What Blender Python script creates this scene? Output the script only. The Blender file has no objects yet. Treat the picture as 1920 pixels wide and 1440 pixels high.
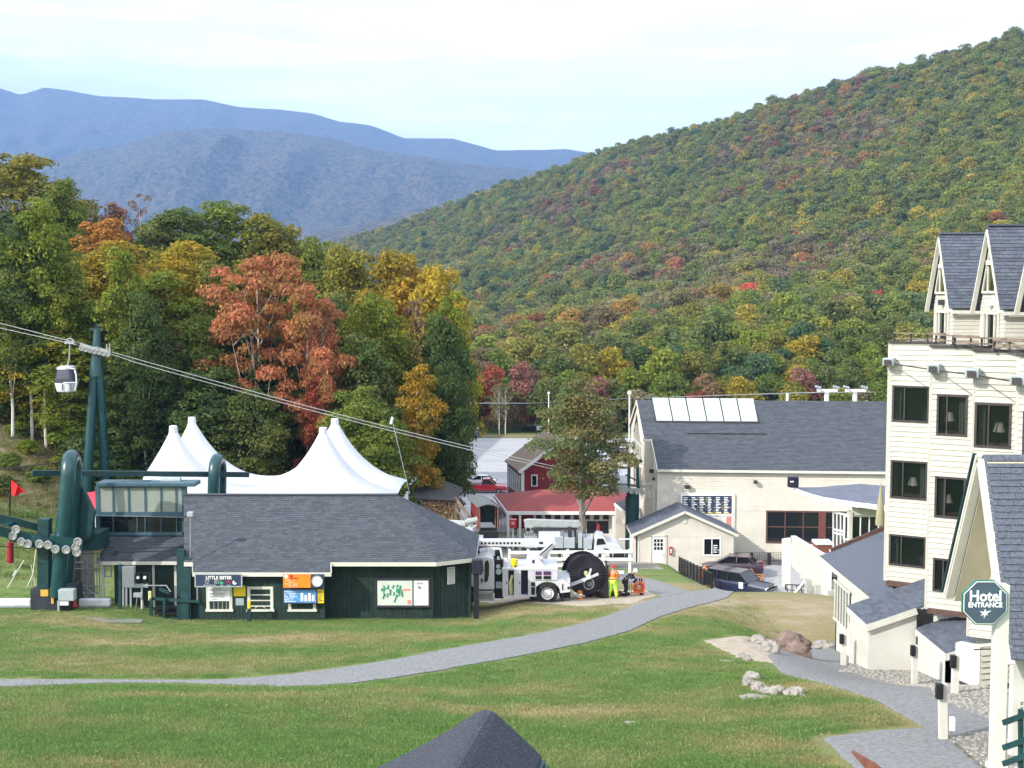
import bpy, bmesh, math, random
import numpy as np
from mathutils import Vector, Matrix, noise as mnoise
random.seed(7)
R = math.radians
scene = bpy.context.scene
COL = scene.collection

# ------------------------------------------------------------------ camera
F_PX, TILT = 2318.0, R(3.95)
cam_data = bpy.data.cameras.new("camera")
cam_data.sensor_fit = 'HORIZONTAL'; cam_data.sensor_width = 36.0
cam_data.lens = 36.0 * F_PX / 1920.0
cam_data.clip_start = 0.1; cam_data.clip_end = 40000.0
cam = bpy.data.objects.new("camera", cam_data); COL.objects.link(cam)
cam.location = (0, 0, 0); cam.rotation_euler = (R(90) - TILT, 0, 0)
scene.camera = cam

# ------------------------------------------------------------------ light
SUN_TO = Vector((-1.0, -0.70, 0.74)).normalized()       # towards the sun
SUN_EL = math.asin(SUN_TO.z); SUN_AZ = math.atan2(SUN_TO.x, SUN_TO.y)
world = bpy.data.worlds.new("World"); scene.world = world; world.use_nodes = True
wn, wl = world.node_tree.nodes, world.node_tree.links
wn.clear()
wout = wn.new('ShaderNodeOutputWorld'); bg = wn.new('ShaderNodeBackground')
sky = wn.new('ShaderNodeTexSky'); sky.sky_type = 'NISHITA'; sky.sun_disc = False
sky.sun_elevation = SUN_EL; sky.sun_rotation = SUN_AZ
sky.air_density = 1.0; sky.dust_density = 2.0; sky.ozone_density = 1.0
tc = wn.new('ShaderNodeTexCoord'); mp = wn.new('ShaderNodeMapping')
mp.inputs['Scale'].default_value = (1.0, 1.0, 4.5)
nz = wn.new('ShaderNodeTexNoise'); nz.inputs['Scale'].default_value = 2.3
nz.inputs['Detail'].default_value = 6; nz.inputs['Roughness'].default_value = 0.55
cr = wn.new('ShaderNodeValToRGB'); cr.color_ramp.elements[0].position = 0.34
cr.color_ramp.elements[1].position = 0.62
cr.color_ramp.elements[0].color = (0.45, 0.45, 0.45, 1); cr.color_ramp.elements[1].color = (0.95, 0.92, 0.92, 1)
nz2 = wn.new('ShaderNodeTexNoise'); nz2.inputs['Scale'].default_value = 6.0; nz2.inputs['Detail'].default_value = 5
cr2 = wn.new('ShaderNodeValToRGB'); cr2.color_ramp.elements[0].position = 0.42; cr2.color_ramp.elements[1].position = 0.58
cr2.color_ramp.elements[0].color = (9.7, 10.0, 10.7, 1); cr2.color_ramp.elements[1].color = (11.2, 11.6, 11.6, 1)
mx = wn.new('ShaderNodeMix'); mx.data_type = 'RGBA'
wl.new(tc.outputs['Generated'], mp.inputs[0]); wl.new(mp.outputs[0], nz.inputs['Vector']); mp2 = wn.new('ShaderNodeMapping'); mp2.inputs['Scale'].default_value = (0.8, 0.8, 9.0); wl.new(tc.outputs['Generated'], mp2.inputs[0]); wl.new(mp2.outputs[0], nz2.inputs['Vector'])
wl.new(nz.outputs['Fac'], cr.inputs[0]); wl.new(nz2.outputs['Fac'], cr2.inputs[0])
sx = wn.new('ShaderNodeSeparateXYZ'); wl.new(tc.outputs['Generated'], sx.inputs[0])
ml_ = wn.new('ShaderNodeMapRange'); ml_.inputs['From Min'].default_value = 0.17; ml_.inputs['From Max'].default_value = 0.10; ml_.inputs['To Max'].default_value = 0.75; wl.new(sx.outputs['Z'], ml_.inputs['Value'])
mmx = wn.new('ShaderNodeMath'); mmx.operation = 'MAXIMUM'; wl.new(cr.outputs[0], mmx.inputs[0]); wl.new(ml_.outputs[0], mmx.inputs[1])
wl.new(mmx.outputs[0], mx.inputs['Factor']); wl.new(sky.outputs[0], mx.inputs['A']); wl.new(cr2.outputs[0], mx.inputs['B'])
wl.new(mx.outputs['Result'], bg.inputs[0]); bg.inputs[1].default_value = 0.145
wl.new(bg.outputs[0], wout.inputs[0])
sun_d = bpy.data.lights.new("sun", 'SUN'); sun_d.energy = 3.7; sun_d.angle = R(0.53); sun_d.color = (1.0, 0.95, 0.87)
sun = bpy.data.objects.new("sun", sun_d); COL.objects.link(sun)
sun.rotation_euler = (-SUN_TO).to_track_quat('-Z', 'Y').to_euler()
scene.view_settings.view_transform = 'Standard'; scene.view_settings.look = 'None'
scene.view_settings.exposure = 0.68; scene.view_settings.gamma = 1.0
scene.view_settings.use_curve_mapping = False
scene.render.engine = 'CYCLES'
scene.cycles.use_denoising = True
scene.cycles.max_bounces = 6; scene.cycles.diffuse_bounces = 3; scene.cycles.volume_bounces = 0
scene.cycles.transparent_max_bounces = 8
scene.cycles.use_adaptive_sampling = True; scene.cycles.adaptive_threshold = 0.02

# ------------------------------------------------------------------ helpers
CT, ST = math.cos(TILT), math.sin(TILT)
def W(px, py, Y):                       # a photo pixel at forward distance Y -> world point (design aid)
    k = (720 - py) / F_PX
    Z = Y * (k * CT - ST) / (CT + k * ST)
    D = Y * CT - Z * ST
    return Vector(((px - 960) / F_PX * D, Y, Z))
def sstep(a, b, x):
    t = min(1.0, max(0.0, (x - a) / (b - a))); return t * t * (3 - 2 * t)
def base_z(y):
    if y < 112: return -6 - 0.15 * y
    return -22.8 - 2.2 * sstep(112, 132, y)
def G(x, y):                            # height of the ground
    z = base_z(y)
    if y > 58:                          # grassy slope that climbs to the left
        hz = -15.2 + 0.10 * (min(y, 260) - 62)
        x1 = -15 - 7 * sstep(60, 90, y) + 10 * sstep(104, 130, y)
        s = sstep(x1, x1 - 23, x) * sstep(58, 70, y)
        z = z + s * (hz - z)
    if x > 9 and y > 66 and y < 112:    # sunken plaza by the lodge
        d = max(z + 20.4, 0) if y < 97 else 0
        if y < 97: z -= d * sstep(11.3, 12.6, x) * sstep(65.5, 77.5, y) * (1 - sstep(24, 30, x) * 0)
        else: z = z + (-20.4 - z) * sstep(11.3, 12.6, x) * (1 - sstep(104, 112, y))
    z -= sstep(8.5, 12.5, x) * sstep(34, 41, y) * (0.75 + 0.5 * sstep(44, 52, y)) * (1 - sstep(53, 64, y))
    z -= 0.6 * sstep(14, 20, x) * sstep(58, 70, y) * (1 - sstep(78, 92, y))
    z -= 0.48 * sstep(46, 56, y) * (1 - sstep(60, 72, y)) * sstep(1.0, -1.8, x) * sstep(-19, -15.5, x)
    # foreground undulation
    a = sstep(200, 60, y)
    z += a * 0.10 * math.sin(x * 0.21 + 1.3) * math.sin(y * 0.17)
    z += 0.22 * math.exp(-((y - 31) / 3.0) ** 2) * sstep(2, -6, x)
    z -= 0.15 * math.exp(-((y - 36) / 3.0) ** 2) * sstep(-2, -9, x)
    return z
def P(px, py, lo=15.0, hi=260.0):       # photo pixel -> point on the ground
    Y = lo
    prev = None
    while Y < hi:
        w = W(px, py, Y); d = w.z - G(w.x, Y)
        if d <= 0:
            a, b = Y - 0.5, Y
            for _ in range(14):
                m = (a + b) / 2; w = W(px, py, m)
                if w.z - G(w.x, m) <= 0: b = m
                else: a = m
            w = W(px, py, b); w.z = G(w.x, b); return w
        Y += 0.5
    return W(px, py, hi)

# ------------------------------------------------------------------ materials
MATS = {}
def mat(name, col, rough=0.7, var=0.12, scale=6.0, bump=0.0, bscale=40.0, metal=0.0, spec=0.4, stretch=None,
        col2=None, island=0.0, coat=0.0, dirt=0.0, dirtcol=(0.12, 0.11, 0.09)):
    if name in MATS: return MATS[name]
    m = bpy.data.materials.new(name); m.use_nodes = True
    n, l = m.node_tree.nodes, m.node_tree.links
    b = n['Principled BSDF']
    b.inputs['Roughness'].default_value = rough; b.inputs['Metallic'].default_value = metal
    b.inputs['Specular IOR Level'].default_value = spec
    if coat: b.inputs['Coat Weight'].default_value = coat
    t = n.new('ShaderNodeTexCoord'); mpn = n.new('ShaderNodeMapping'); l.new(t.outputs['Object'], mpn.inputs[0])
    if stretch: mpn.inputs['Scale'].default_value = stretch
    nt = n.new('ShaderNodeTexNoise'); nt.inputs['Scale'].default_value = scale; nt.inputs['Detail'].default_value = 5
    nt.inputs['Roughness'].default_value = 0.65
    l.new(mpn.outputs[0], nt.inputs['Vector'])
    c2 = col2 or tuple(min(1, c * (1 + 2.2 * var)) for c in col)
    c1 = tuple(c * (1 - 1.6 * var) for c in col) if col2 is None else col
    ramp = n.new('ShaderNodeValToRGB'); ramp.color_ramp.elements[0].position = 0.3; ramp.color_ramp.elements[1].position = 0.7
    ramp.color_ramp.elements[0].color = (*c1, 1); ramp.color_ramp.elements[1].color = (*c2, 1)
    l.new(nt.outputs['Fac'], ramp.inputs[0]); out = ramp.outputs[0]
    if island:
        g = n.new('ShaderNodeNewGeometry'); mr = n.new('ShaderNodeMapRange')
        mr.inputs['To Min'].default_value = 1 - island; mr.inputs['To Max'].default_value = 1 + island
        l.new(g.outputs['Random Per Island'], mr.inputs['Value'])
        mu = n.new('ShaderNodeVectorMath'); mu.operation = 'SCALE'
        l.new(out, mu.inputs[0]); l.new(mr.outputs[0], mu.inputs['Scale']); out = mu.outputs[0]
    if dirt:
        nd = n.new('ShaderNodeTexNoise'); nd.inputs['Scale'].default_value = scale * 0.35; nd.inputs['Detail'].default_value = 8
        nd.inputs['Roughness'].default_value = 0.75
        l.new(mpn.outputs[0], nd.inputs['Vector'])
        rd = n.new('ShaderNodeMapRange'); rd.inputs['From Min'].default_value = 0.5; rd.inputs['From Max'].default_value = 0.75
        rd.inputs['To Max'].default_value = dirt; l.new(nd.outputs['Fac'], rd.inputs['Value'])
        md = n.new('ShaderNodeMix'); md.data_type = 'RGBA'; md.inputs['B'].default_value = (*dirtcol, 1)
        l.new(rd.outputs[0], md.inputs['Factor']); l.new(out, md.inputs['A']); out = md.outputs['Result']
    l.new(out, b.inputs['Base Color'])
    if bump:
        nb = n.new('ShaderNodeTexNoise'); nb.inputs['Scale'].default_value = bscale; nb.inputs['Detail'].default_value = 4
        l.new(mpn.outputs[0], nb.inputs['Vector'])
        bp = n.new('ShaderNodeBump'); bp.inputs['Strength'].default_value = bump; bp.inputs['Distance'].default_value = 0.05
        l.new(nb.outputs['Fac'], bp.inputs['Height']); l.new(bp.outputs[0], b.inputs['Normal'])
    MATS[name] = m; return m
def glass(name, tint, clear=0.0, rough=0.05):
    if name in MATS: return MATS[name]
    m = bpy.data.materials.new(name); m.use_nodes = True
    n, l = m.node_tree.nodes, m.node_tree.links
    b = n['Principled BSDF']; b.inputs['Base Color'].default_value = (*tint, 1)
    b.inputs['Roughness'].default_value = rough; b.inputs['Specular IOR Level'].default_value = 0.6
    t = n.new('ShaderNodeTexCoord'); nt = n.new('ShaderNodeTexNoise'); nt.inputs['Scale'].default_value = 1.5
    l.new(t.outputs['Object'], nt.inputs['Vector'])
    bp = n.new('ShaderNodeBump'); bp.inputs['Strength'].default_value = 0.05; l.new(nt.outputs['Fac'], bp.inputs['Height'])
    l.new(bp.outputs[0], b.inputs['Normal'])
    if clear:
        tr = n.new('ShaderNodeBsdfTransparent'); mxs = n.new('ShaderNodeMixShader'); mxs.inputs[0].default_value = clear
        l.new(b.outputs[0], mxs.inputs[1]); l.new(tr.outputs[0], mxs.inputs[2])
        l.new(mxs.outputs[0], n['Material Output'].inputs['Surface'])
    MATS[name] = m; return m

CREAM = mat('cream_siding', (0.48, 0.47, 0.41), 0.75, 0.05, 1.2, 0.15, 30, island=0.05, dirt=0.30, dirtcol=(0.36, 0.34, 0.27))
CREAM2 = mat('pale_siding', (0.56, 0.525, 0.455), 0.75, 0.05, 1.0, 0.15, 30, dirt=0.12, dirtcol=(0.36, 0.33, 0.27))
TRIM = mat('cream_trim', (0.57, 0.56, 0.49), 0.6, 0.04, 3, dirt=0.1, dirtcol=(0.4, 0.38, 0.3))
WHITE = mat('white_paint', (0.70, 0.70, 0.69), 0.45, 0.03, 3, dirt=0.08, dirtcol=(0.4, 0.38, 0.34))
SHING = mat('slate_shingle', (0.064, 0.072, 0.087), 0.9, 0.32, 30, 0.4, 120, island=0.20)
SHING2 = mat('blue_grey_shingle', (0.088, 0.100, 0.130), 0.9, 0.25, 20, 0.4, 120, island=0.22)
DGREEN = mat('dark_green_board', (0.010, 0.026, 0.022), 0.65, 0.25, 3, 0.2, 30, dirt=0.2, dirtcol=(0.02, 0.035, 0.03))
TEAL = mat('teal_steel', (0.006, 0.046, 0.052), 0.32, 0.15, 2, metal=0.0, spec=0.6, dirt=0.25, dirtcol=(0.01, 0.05, 0.05))
TEALD = mat('dark_teal_steel', (0.010, 0.040, 0.045), 0.4, 0.2, 3, spec=0.5)
STEEL = mat('galvanised_steel', (0.36, 0.37, 0.38), 0.4, 0.2, 8, metal=0.6)
BLACK = mat('black_metal', (0.012, 0.012, 0.014), 0.45, 0.2, 5)
RUBBER = mat('tyre_rubber', (0.018, 0.018, 0.02), 0.85, 0.25, 12, 0.3, 60)
ASPH = mat('asphalt', (0.190, 0.192, 0.194), 0.9, 0.20, 9.0, 0.35, 70, dirt=0.35, dirtcol=(0.26, 0.25, 0.24))
LOT = mat('pale_asphalt_lot', (0.33, 0.33, 0.34), 0.9, 0.12, 0.12, 0.1, 20, dirt=0.4, dirtcol=(0.22, 0.22, 0.235), stretch=(0.5, 2.5, 1))
BROWN = mat('brown_trim', (0.085, 0.045, 0.035), 0.6, 0.2, 5)
DARKFR = mat('dark_window_frame', (0.040, 0.034, 0.036), 0.5, 0.2, 5)
GLASSD = glass('dark_glass', (0.012, 0.014, 0.018))
GLASSR = glass('room_glass', (0.010, 0.016, 0.014), clear=0.62)
RED = mat('red_paint', (0.42, 0.02, 0.025), 0.4, 0.15, 3, coat=0.3)
REDROOF = mat('red_roofing', (0.25, 0.048, 0.045), 0.8, 0.12, 2, 0.2, 40, dirt=0.25, dirtcol=(0.28, 0.08, 0.07))
BARN = mat('barn_red_boards', (0.17, 0.018, 0.024), 0.75, 0.2, 2, 0.3, 20, stretch=(6, 6, 0.4))
CONC = mat('concrete', (0.40, 0.39, 0.37), 0.9, 0.12, 3, 0.3, 40)
BARK = mat('bark', (0.13, 0.105, 0.085), 0.95, 0.35, 3, 0.6, 18, stretch=(1, 1, 0.3))
PALEBARK = mat('pale_birch_bark', (0.42, 0.40, 0.36), 0.85, 0.3, 2.5, 0.4, 18, col2=(0.62, 0.60, 0.55))
WOOD = mat('weathered_wood', (0.17, 0.13, 0.10), 0.9, 0.25, 3, 0.4, 20, stretch=(1, 1, 0.2))
ROCK = mat('grey_boulder', (0.17, 0.155, 0.14), 0.95, 0.28, 2.5, 0.9, 9, col2=(0.40, 0.375, 0.33), dirt=0.5, dirtcol=(0.16, 0.14, 0.12))
ROCKR = mat('reddish_boulder', (0.11, 0.075, 0.062), 0.95, 0.3, 3, 1.0, 9, col2=(0.27, 0.20, 0.165), dirt=0.5, dirtcol=(0.09, 0.06, 0.05))
NAVY = mat('navy_sign_paint', (0.028, 0.042, 0.085), 0.5, 0.06, 3)
PRINT = mat('white_print', (0.78, 0.78, 0.78), 0.6, 0.02, 3)
GREYBOX = mat('grey_utility_box', (0.30, 0.35, 0.36), 0.5, 0.08, 3)
YELLOW = mat('yellow_paint', (0.72, 0.52, 0.02), 0.5, 0.06, 3)
ORANGE = mat('orange_paint', (0.78, 0.22, 0.02), 0.5, 0.08, 3)

# ------------------------------------------------------------------ mesh builder
WM = {}
class MB:
    def __init__(s): s.v = []; s.f = []
    def add(s, vs, fs):
        o = len(s.v); s.v += [tuple(v) for v in vs]; s.f += [tuple(i + o for i in f) for f in fs]; return s
    def box(s, c, size, rz=0, M=None):
        hx, hy, hz = size[0] / 2, size[1] / 2, size[2] / 2
        vs = [Vector((x, y, z)) for z in (-hz, hz) for y in (-hy, hy) for x in (-hx, hx)]
        T = Matrix.Translation(Vector(c)) @ (M.to_4x4() if M is not None else Matrix.Rotation(rz, 4, 'Z'))
        return s.add([T @ v for v in vs], [(0, 2, 3, 1), (4, 5, 7, 6), (0, 1, 5, 4), (2, 6, 7, 3), (0, 4, 6, 2), (1, 3, 7, 5)])
    def bar(s, a, b, w, h=None, up=(0, 0, 1)):
        a, b = Vector(a), Vector(b); h = w if h is None else h
        d = (b - a); L = d.length; d.normalize(); up = Vector(up)
        if abs(d.dot(up)) > 0.98: up = Vector((0, 1, 0))
        sx = d.cross(up).normalized(); uz = sx.cross(d)
        M = Matrix((sx, d, uz)).transposed()
        return s.box((a + b) / 2, (w, L, h), M=M)
    def tube(s, pts, rs, n=10, caps=True, closed=False):
        pts = [Vector(p) for p in pts]
        if not isinstance(rs, (list, tuple)): rs = [rs] * len(pts)
        rings = []; ref = None
        for i, p in enumerate(pts):
            a = pts[max(i - 1, 0)] if not closed else pts[i - 1]
            b = pts[min(i + 1, len(pts) - 1)] if not closed else pts[(i + 1) % len(pts)]
            t = (b - a).normalized()
            if ref is None:
                ref = Vector((0, 0, 1)) if abs(t.z) < 0.9 else Vector((1, 0, 0))
            x = (ref - t * ref.dot(t)).normalized(); y = t.cross(x); ref = x
            rings.append([p + (x * math.cos(2 * math.pi * k / n) + y * math.sin(2 * math.pi * k / n)) * rs[i] for k in range(n)])
        vs = [v for r in rings for v in r]; fs = []
        m = len(pts)
        for i in range(m if closed else m - 1):
            j = (i + 1) % m
            for k in range(n):
                fs.append((i * n + k, i * n + (k + 1) % n, j * n + (k + 1) % n, j * n + k))
        if caps and not closed: fs += [tuple(range(n - 1, -1, -1)), tuple((m - 1) * n + k for k in range(n))]
        return s.add(vs, fs)
    def cyl(s, a, b, r, n=16): return s.tube([a, b], r, n)
    def ring(s, c, axis, R_, r, n=28, m=8):
        c = Vector(c); ax = Vector(axis).normalized()
        x = ax.orthogonal().normalized(); y = ax.cross(x)
        return s.tube([c + (x * math.cos(t) + y * math.sin(t)) * R_ for t in [2 * math.pi * i / n for i in range(n)]], r, m, closed=True)
    def prism(s, pts, off):             # polygon extruded by a vector
        pts = [Vector(p) for p in pts]; off = Vector(off); n = len(pts)
        return s.add(pts + [p + off for p in pts], [tuple(range(n)), tuple(range(2 * n - 1, n - 1, -1))] +
                     [(i, i + n, (i + 1) % n + n, (i + 1) % n) for i in range(n)])
    def loft(s, secs, caps=True):
        n = len(secs[0]); vs = [v for c in secs for v in c]; fs = []
        for i in range(len(secs) - 1):
            for k in range(n): fs.append((i * n + k, i * n + (k + 1) % n, (i + 1) * n + (k + 1) % n, (i + 1) * n + k))
        if caps: fs += [tuple(range(n - 1, -1, -1)), tuple((len(secs) - 1) * n + k for k in range(n))]
        return s.add(vs, fs)
    def lathe(s, c, prof, n=20, caps=True):        # prof: (r, z)
        return s.add([(c[0] + r * math.cos(2 * math.pi * k / n), c[1] + r * math.sin(2 * math.pi * k / n), c[2] + z) for r, z in prof for k in range(n)],
                     [(i * n + k, i * n + (k + 1) % n, (i + 1) * n + (k + 1) % n, (i + 1) * n + k) for i in range(len(prof) - 1) for k in range(n)] +
                     ([tuple(range(n - 1, -1, -1)), tuple((len(prof) - 1) * n + k for k in range(n))] if caps else [(k, (k + 1) % n, (len(prof) - 1) * n + (k + 1) % n, (len(prof) - 1) * n + k) for k in range(n)]))
    def build(s, name, m, parent=None, smooth=False, local=False, bevel=0, stuff=False, label=None):
        me = bpy.data.meshes.new(name); vs = s.v
        if parent is not None and not local:
            inv = WM[parent].inverted(); vs = [inv @ Vector(v) for v in vs]
        me.from_pydata([tuple(v) for v in vs], [], s.f); me.update()
        bm = bmesh.new(); bm.from_mesh(me); bmesh.ops.recalc_face_normals(bm, faces=bm.faces); bm.to_mesh(me); bm.free()
        me.materials.append(m)
        if smooth:
            me.polygons.foreach_set('use_smooth', [True] * len(me.polygons)); me.set_sharp_from_angle(angle=R(38))
        o = bpy.data.objects.new(name, me); COL.objects.link(o)
        if parent is not None: o.parent = parent; WM[o] = WM[parent]
        else: WM[o] = Matrix.Identity(4)
        if bevel:
            b = o.modifiers.new('bevel', 'BEVEL'); b.width = bevel; b.segments = 2; b.limit_method = 'ANGLE'; b.angle_limit = R(35)
        if stuff: o['kind'] = 'stuff'
        if label: o['label'] = label
        return o
def thing(name, label, cat, loc=(0, 0, 0), rz=0.0, group=None):
    o = bpy.data.objects.new(name, None); COL.objects.link(o); o.empty_display_size = 0.3
    o.location = loc; o.rotation_euler = (0, 0, rz); o['label'] = label; o['category'] = cat
    if group: o['group'] = group
    WM[o] = Matrix.Translation(Vector(loc)) @ Matrix.Rotation(rz, 4, 'Z'); return o
def tag(o, label, cat, group=None):
    o['label'] = label; o['category'] = cat
    if group: o['group'] = group
    return o
def struct(o): o['kind'] = 'structure'; return o
def dup(root, loc=None, rz=None, label=None, group=None, tints=None):
    def cp(o, par):
        c = o.copy(); COL.objects.link(c)
        if par is not None: c.parent = par
        for ch in kids.get(o, ()): cp(ch, c)
        return c
    kids = {}
    stack = [root]
    while stack:
        o = stack.pop(); kids[o] = list(o.children); stack += kids[o]
    c = cp(root, None)
    if loc is not None: c.location = loc
    if rz is not None: c.rotation_euler = (0, 0, rz)
    if label: c['label'] = label
    if group: c['group'] = group
    return c
def text(name, s, size, m, o, right, up, parent, depth=0.01, align='CENTER', bold=0.0, sx=1.0):
    cu = bpy.data.curves.new(name, 'FONT'); cu.body = s; cu.size = size; cu.extrude = depth; cu.align_x = align; cu.align_y = 'CENTER'
    cu.resolution_u = 3; cu.offset = bold
    ob = bpy.data.objects.new(name, cu); COL.objects.link(ob)
    dg = bpy.context.evaluated_depsgraph_get(); me = bpy.data.meshes.new_from_object(ob.evaluated_get(dg))
    bpy.data.objects.remove(ob); bpy.data.curves.remove(cu)
    right, up = Vector(right).normalized(), Vector(up).normalized(); nrm = right.cross(up)
    M = Matrix((right * sx, up, nrm)).transposed().to_4x4(); M.translation = Vector(o)
    inv = WM[parent].inverted() if parent is not None else Matrix.Identity(4)
    me.transform(inv @ M); me.materials.clear(); me.materials.append(m)
    t = bpy.data.objects.new(name, me); COL.objects.link(t)
    if parent is not None: t.parent = parent; WM[t] = WM[parent]
    else: WM[t] = Matrix.Identity(4)
    return t

# ---- row-by-row coverings: shingles on a roof plane, boards on a wall
def spans(poly, v):                     # where a horizontal line crosses a polygon
    xs = []
    n = len(poly)
    for i in range(n):
        (x0, y0), (x1, y1) = poly[i], poly[(i + 1) % n]
        if (y0 <= v) != (y1 <= v): xs.append(x0 + (v - y0) / (y1 - y0) * (x1 - x0))
    xs.sort(); return [(xs[i], xs[i + 1]) for i in range(0, len(xs) - 1, 2)]
def frame(pts):
    pts = [Vector(p) for p in pts]
    n = Vector((0, 0, 0))
    for i in range(len(pts)): n += (pts[i] - pts[0]).cross(pts[(i + 1) % len(pts)] - pts[0])
    n.normalize()
    return pts, n
def shingles(pts, course=0.14, tab=0.32, th=0.02, seed=1, lift=0.03, separate=None, mat_=None, parent=None, slab=0.08):
    """pts: planar roof polygon (world). Courses run level; each tab is a small raised slab. Returns MB (or objects)."""
    rnd = random.Random(seed)
    pts, n = frame(pts)
    if n.z < 0: n = -n
    up = (Vector((0, 0, 1)) - n * n.z)
    if up.length < 1e-3: up = Vector((0, 1, 0))
    up.normalize(); u = up.cross(n).normalized()
    o = pts[0]
    poly = [((p - o).dot(u), (p - o).dot(up)) for p in pts]
    v0 = min(p[1] for p in poly); v1 = max(p[1] for p in poly)
    mb = MB(); pieces = []
    mb.prism([p + n * 0.0 for p in pts], -n * slab)
    rows = max(1, round((v1 - v0) / course)); c = (v1 - v0) / rows
    for r in range(rows):
        a, b = v0 + r * c, v0 + (r + 1) * c
        sp = spans(poly, a + c * 0.5)
        for (x0, x1) in sp:
            x = x0 - rnd.random() * tab
            while x < x1:
                w = tab * rnd.uniform(0.75, 1.25)
                l_, r_ = max(x, x0), min(x + w, x1); x += w
                if r_ - l_ < 0.02: continue
                j = rnd.uniform(0, 0.35) * th; g = 0.004
                h0 = lift * 0.2 + th + j; h1 = lift * 0.2
                q = lambda X, V, H: o + u * X + up * V + n * H
                vs = [q(l_ + g, a, 0.002), q(r_ - g, a, 0.002), q(l_ + g, a, h0), q(r_ - g, a, h0), q(l_ + g, b + .01, h1), q(r_ - g, b + .01, h1), q(l_ + g, b + .01, .001), q(r_ - g, b + .01, .001)]
                fs = [(0, 1, 3, 2), (2, 3, 5, 4), (0, 2, 4, 6), (1, 7, 5, 3), (4, 5, 7, 6)]
                if separate is None: mb.add(vs, fs)
                else: pieces.append((vs, fs, r_ - l_))
    if separate is None: return mb
    # the largest-showing pieces (nearest) are objects; the remainder is one joined part
    pieces.sort(key=lambda t: sum((Vector(v).length for v in t[0][:2])))
    for vs, fs, w in pieces[:separate]: MB().add(vs, fs).build('shingle', mat_, parent)
    for vs, fs, w in pieces[separate:]: mb.add(vs, fs)
    return mb
def wall(o, u, poly, holes=(), board=0.2, t=0.16, proud=0.02, separate=None, mat_=None, parent=None, seed=0, name='siding_board', build='wall', flip=False):
    """Clapboard wall. o: origin, u: horizontal direction; poly in (u, z) coordinates relative to o; outside = u x z (right-hand) unless flip."""
    o, u = Vector(o), Vector(u).normalized(); z = Vector((0, 0, 1)); n = u.cross(z).normalized()
    if flip: n = -n
    z0 = min(p[1] for p in poly); z1 = max(p[1] for p in poly)
    lv = [z0]; 
    k = math.floor(z0 / board) + 1
    while k * board < z1 - 0.01:
        if k * board - lv[-1] > 0.02: lv.append(k * board)
        k += 1
    lv.append(z1)
    for h in holes:
        for e in (h[1], h[3]):
            if all(abs(e - q) > 0.015 for q in lv) and z0 < e < z1: lv.append(e)
    lv.sort()
    mb = MB(); out = []
    for a, b in zip(lv[:-1], lv[1:]):
        if b - a < 0.004: continue
        sa, sb = spans(poly, a + 0.002), spans(poly, b - 0.002)
        if len(sa) != len(sb): sa = sb = spans(poly, (a + b) / 2)
        for (p0, p1), (q0, q1) in zip(sa, sb):
            segs = [(p0, p1, q0, q1)]
            for (hx0, hz0, hx1, hz1) in holes:
                if hz0 < (a + b) / 2 < hz1:
                    ns = []
                    for (e0, e1, g0, g1) in segs:
                        if hx1 <= min(e0, g0) or hx0 >= max(e1, g1): ns.append((e0, e1, g0, g1)); continue
                        if hx0 > e0: ns.append((e0, hx0, g0, hx0))
                        if hx1 < e1: ns.append((hx1, e1, hx1, g1))
                    segs = ns
            for (e0, e1, g0, g1) in segs:
                if e1 - e0 < 0.01 and g1 - g0 < 0.01: continue
                q = lambda X, Z, H: o + u * X + z * Z + n * H
                fr = (a / board) % 1.0
                pa = proud; pb = 0.001
                vs = [q(e0, a, pa), q(e1, a, pa), q(g1, b, pb), q(g0, b, pb), q(e0, a, -t), q(e1, a, -t), q(g1, b, -t), q(g0, b, -t)]
                fs = [(0, 1, 2, 3), (7, 6, 5, 4), (0, 4, 5, 1), (3, 2, 6, 7), (0, 3, 7, 4), (1, 5, 6, 2)]
                if separate is None: mb.add(vs, fs)
                else: out.append((vs, fs))
    if separate is None:
        if build: return mb.build(build, mat_, parent)
        return mb
    for vs, fs in out[:separate]: MB().add(vs, fs).build(name, mat_, parent)
    if out[separate:]:
        for vs, fs in out[separate:]: mb.add(vs, fs)
        mb.build(build, mat_, parent, stuff=True)
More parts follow.
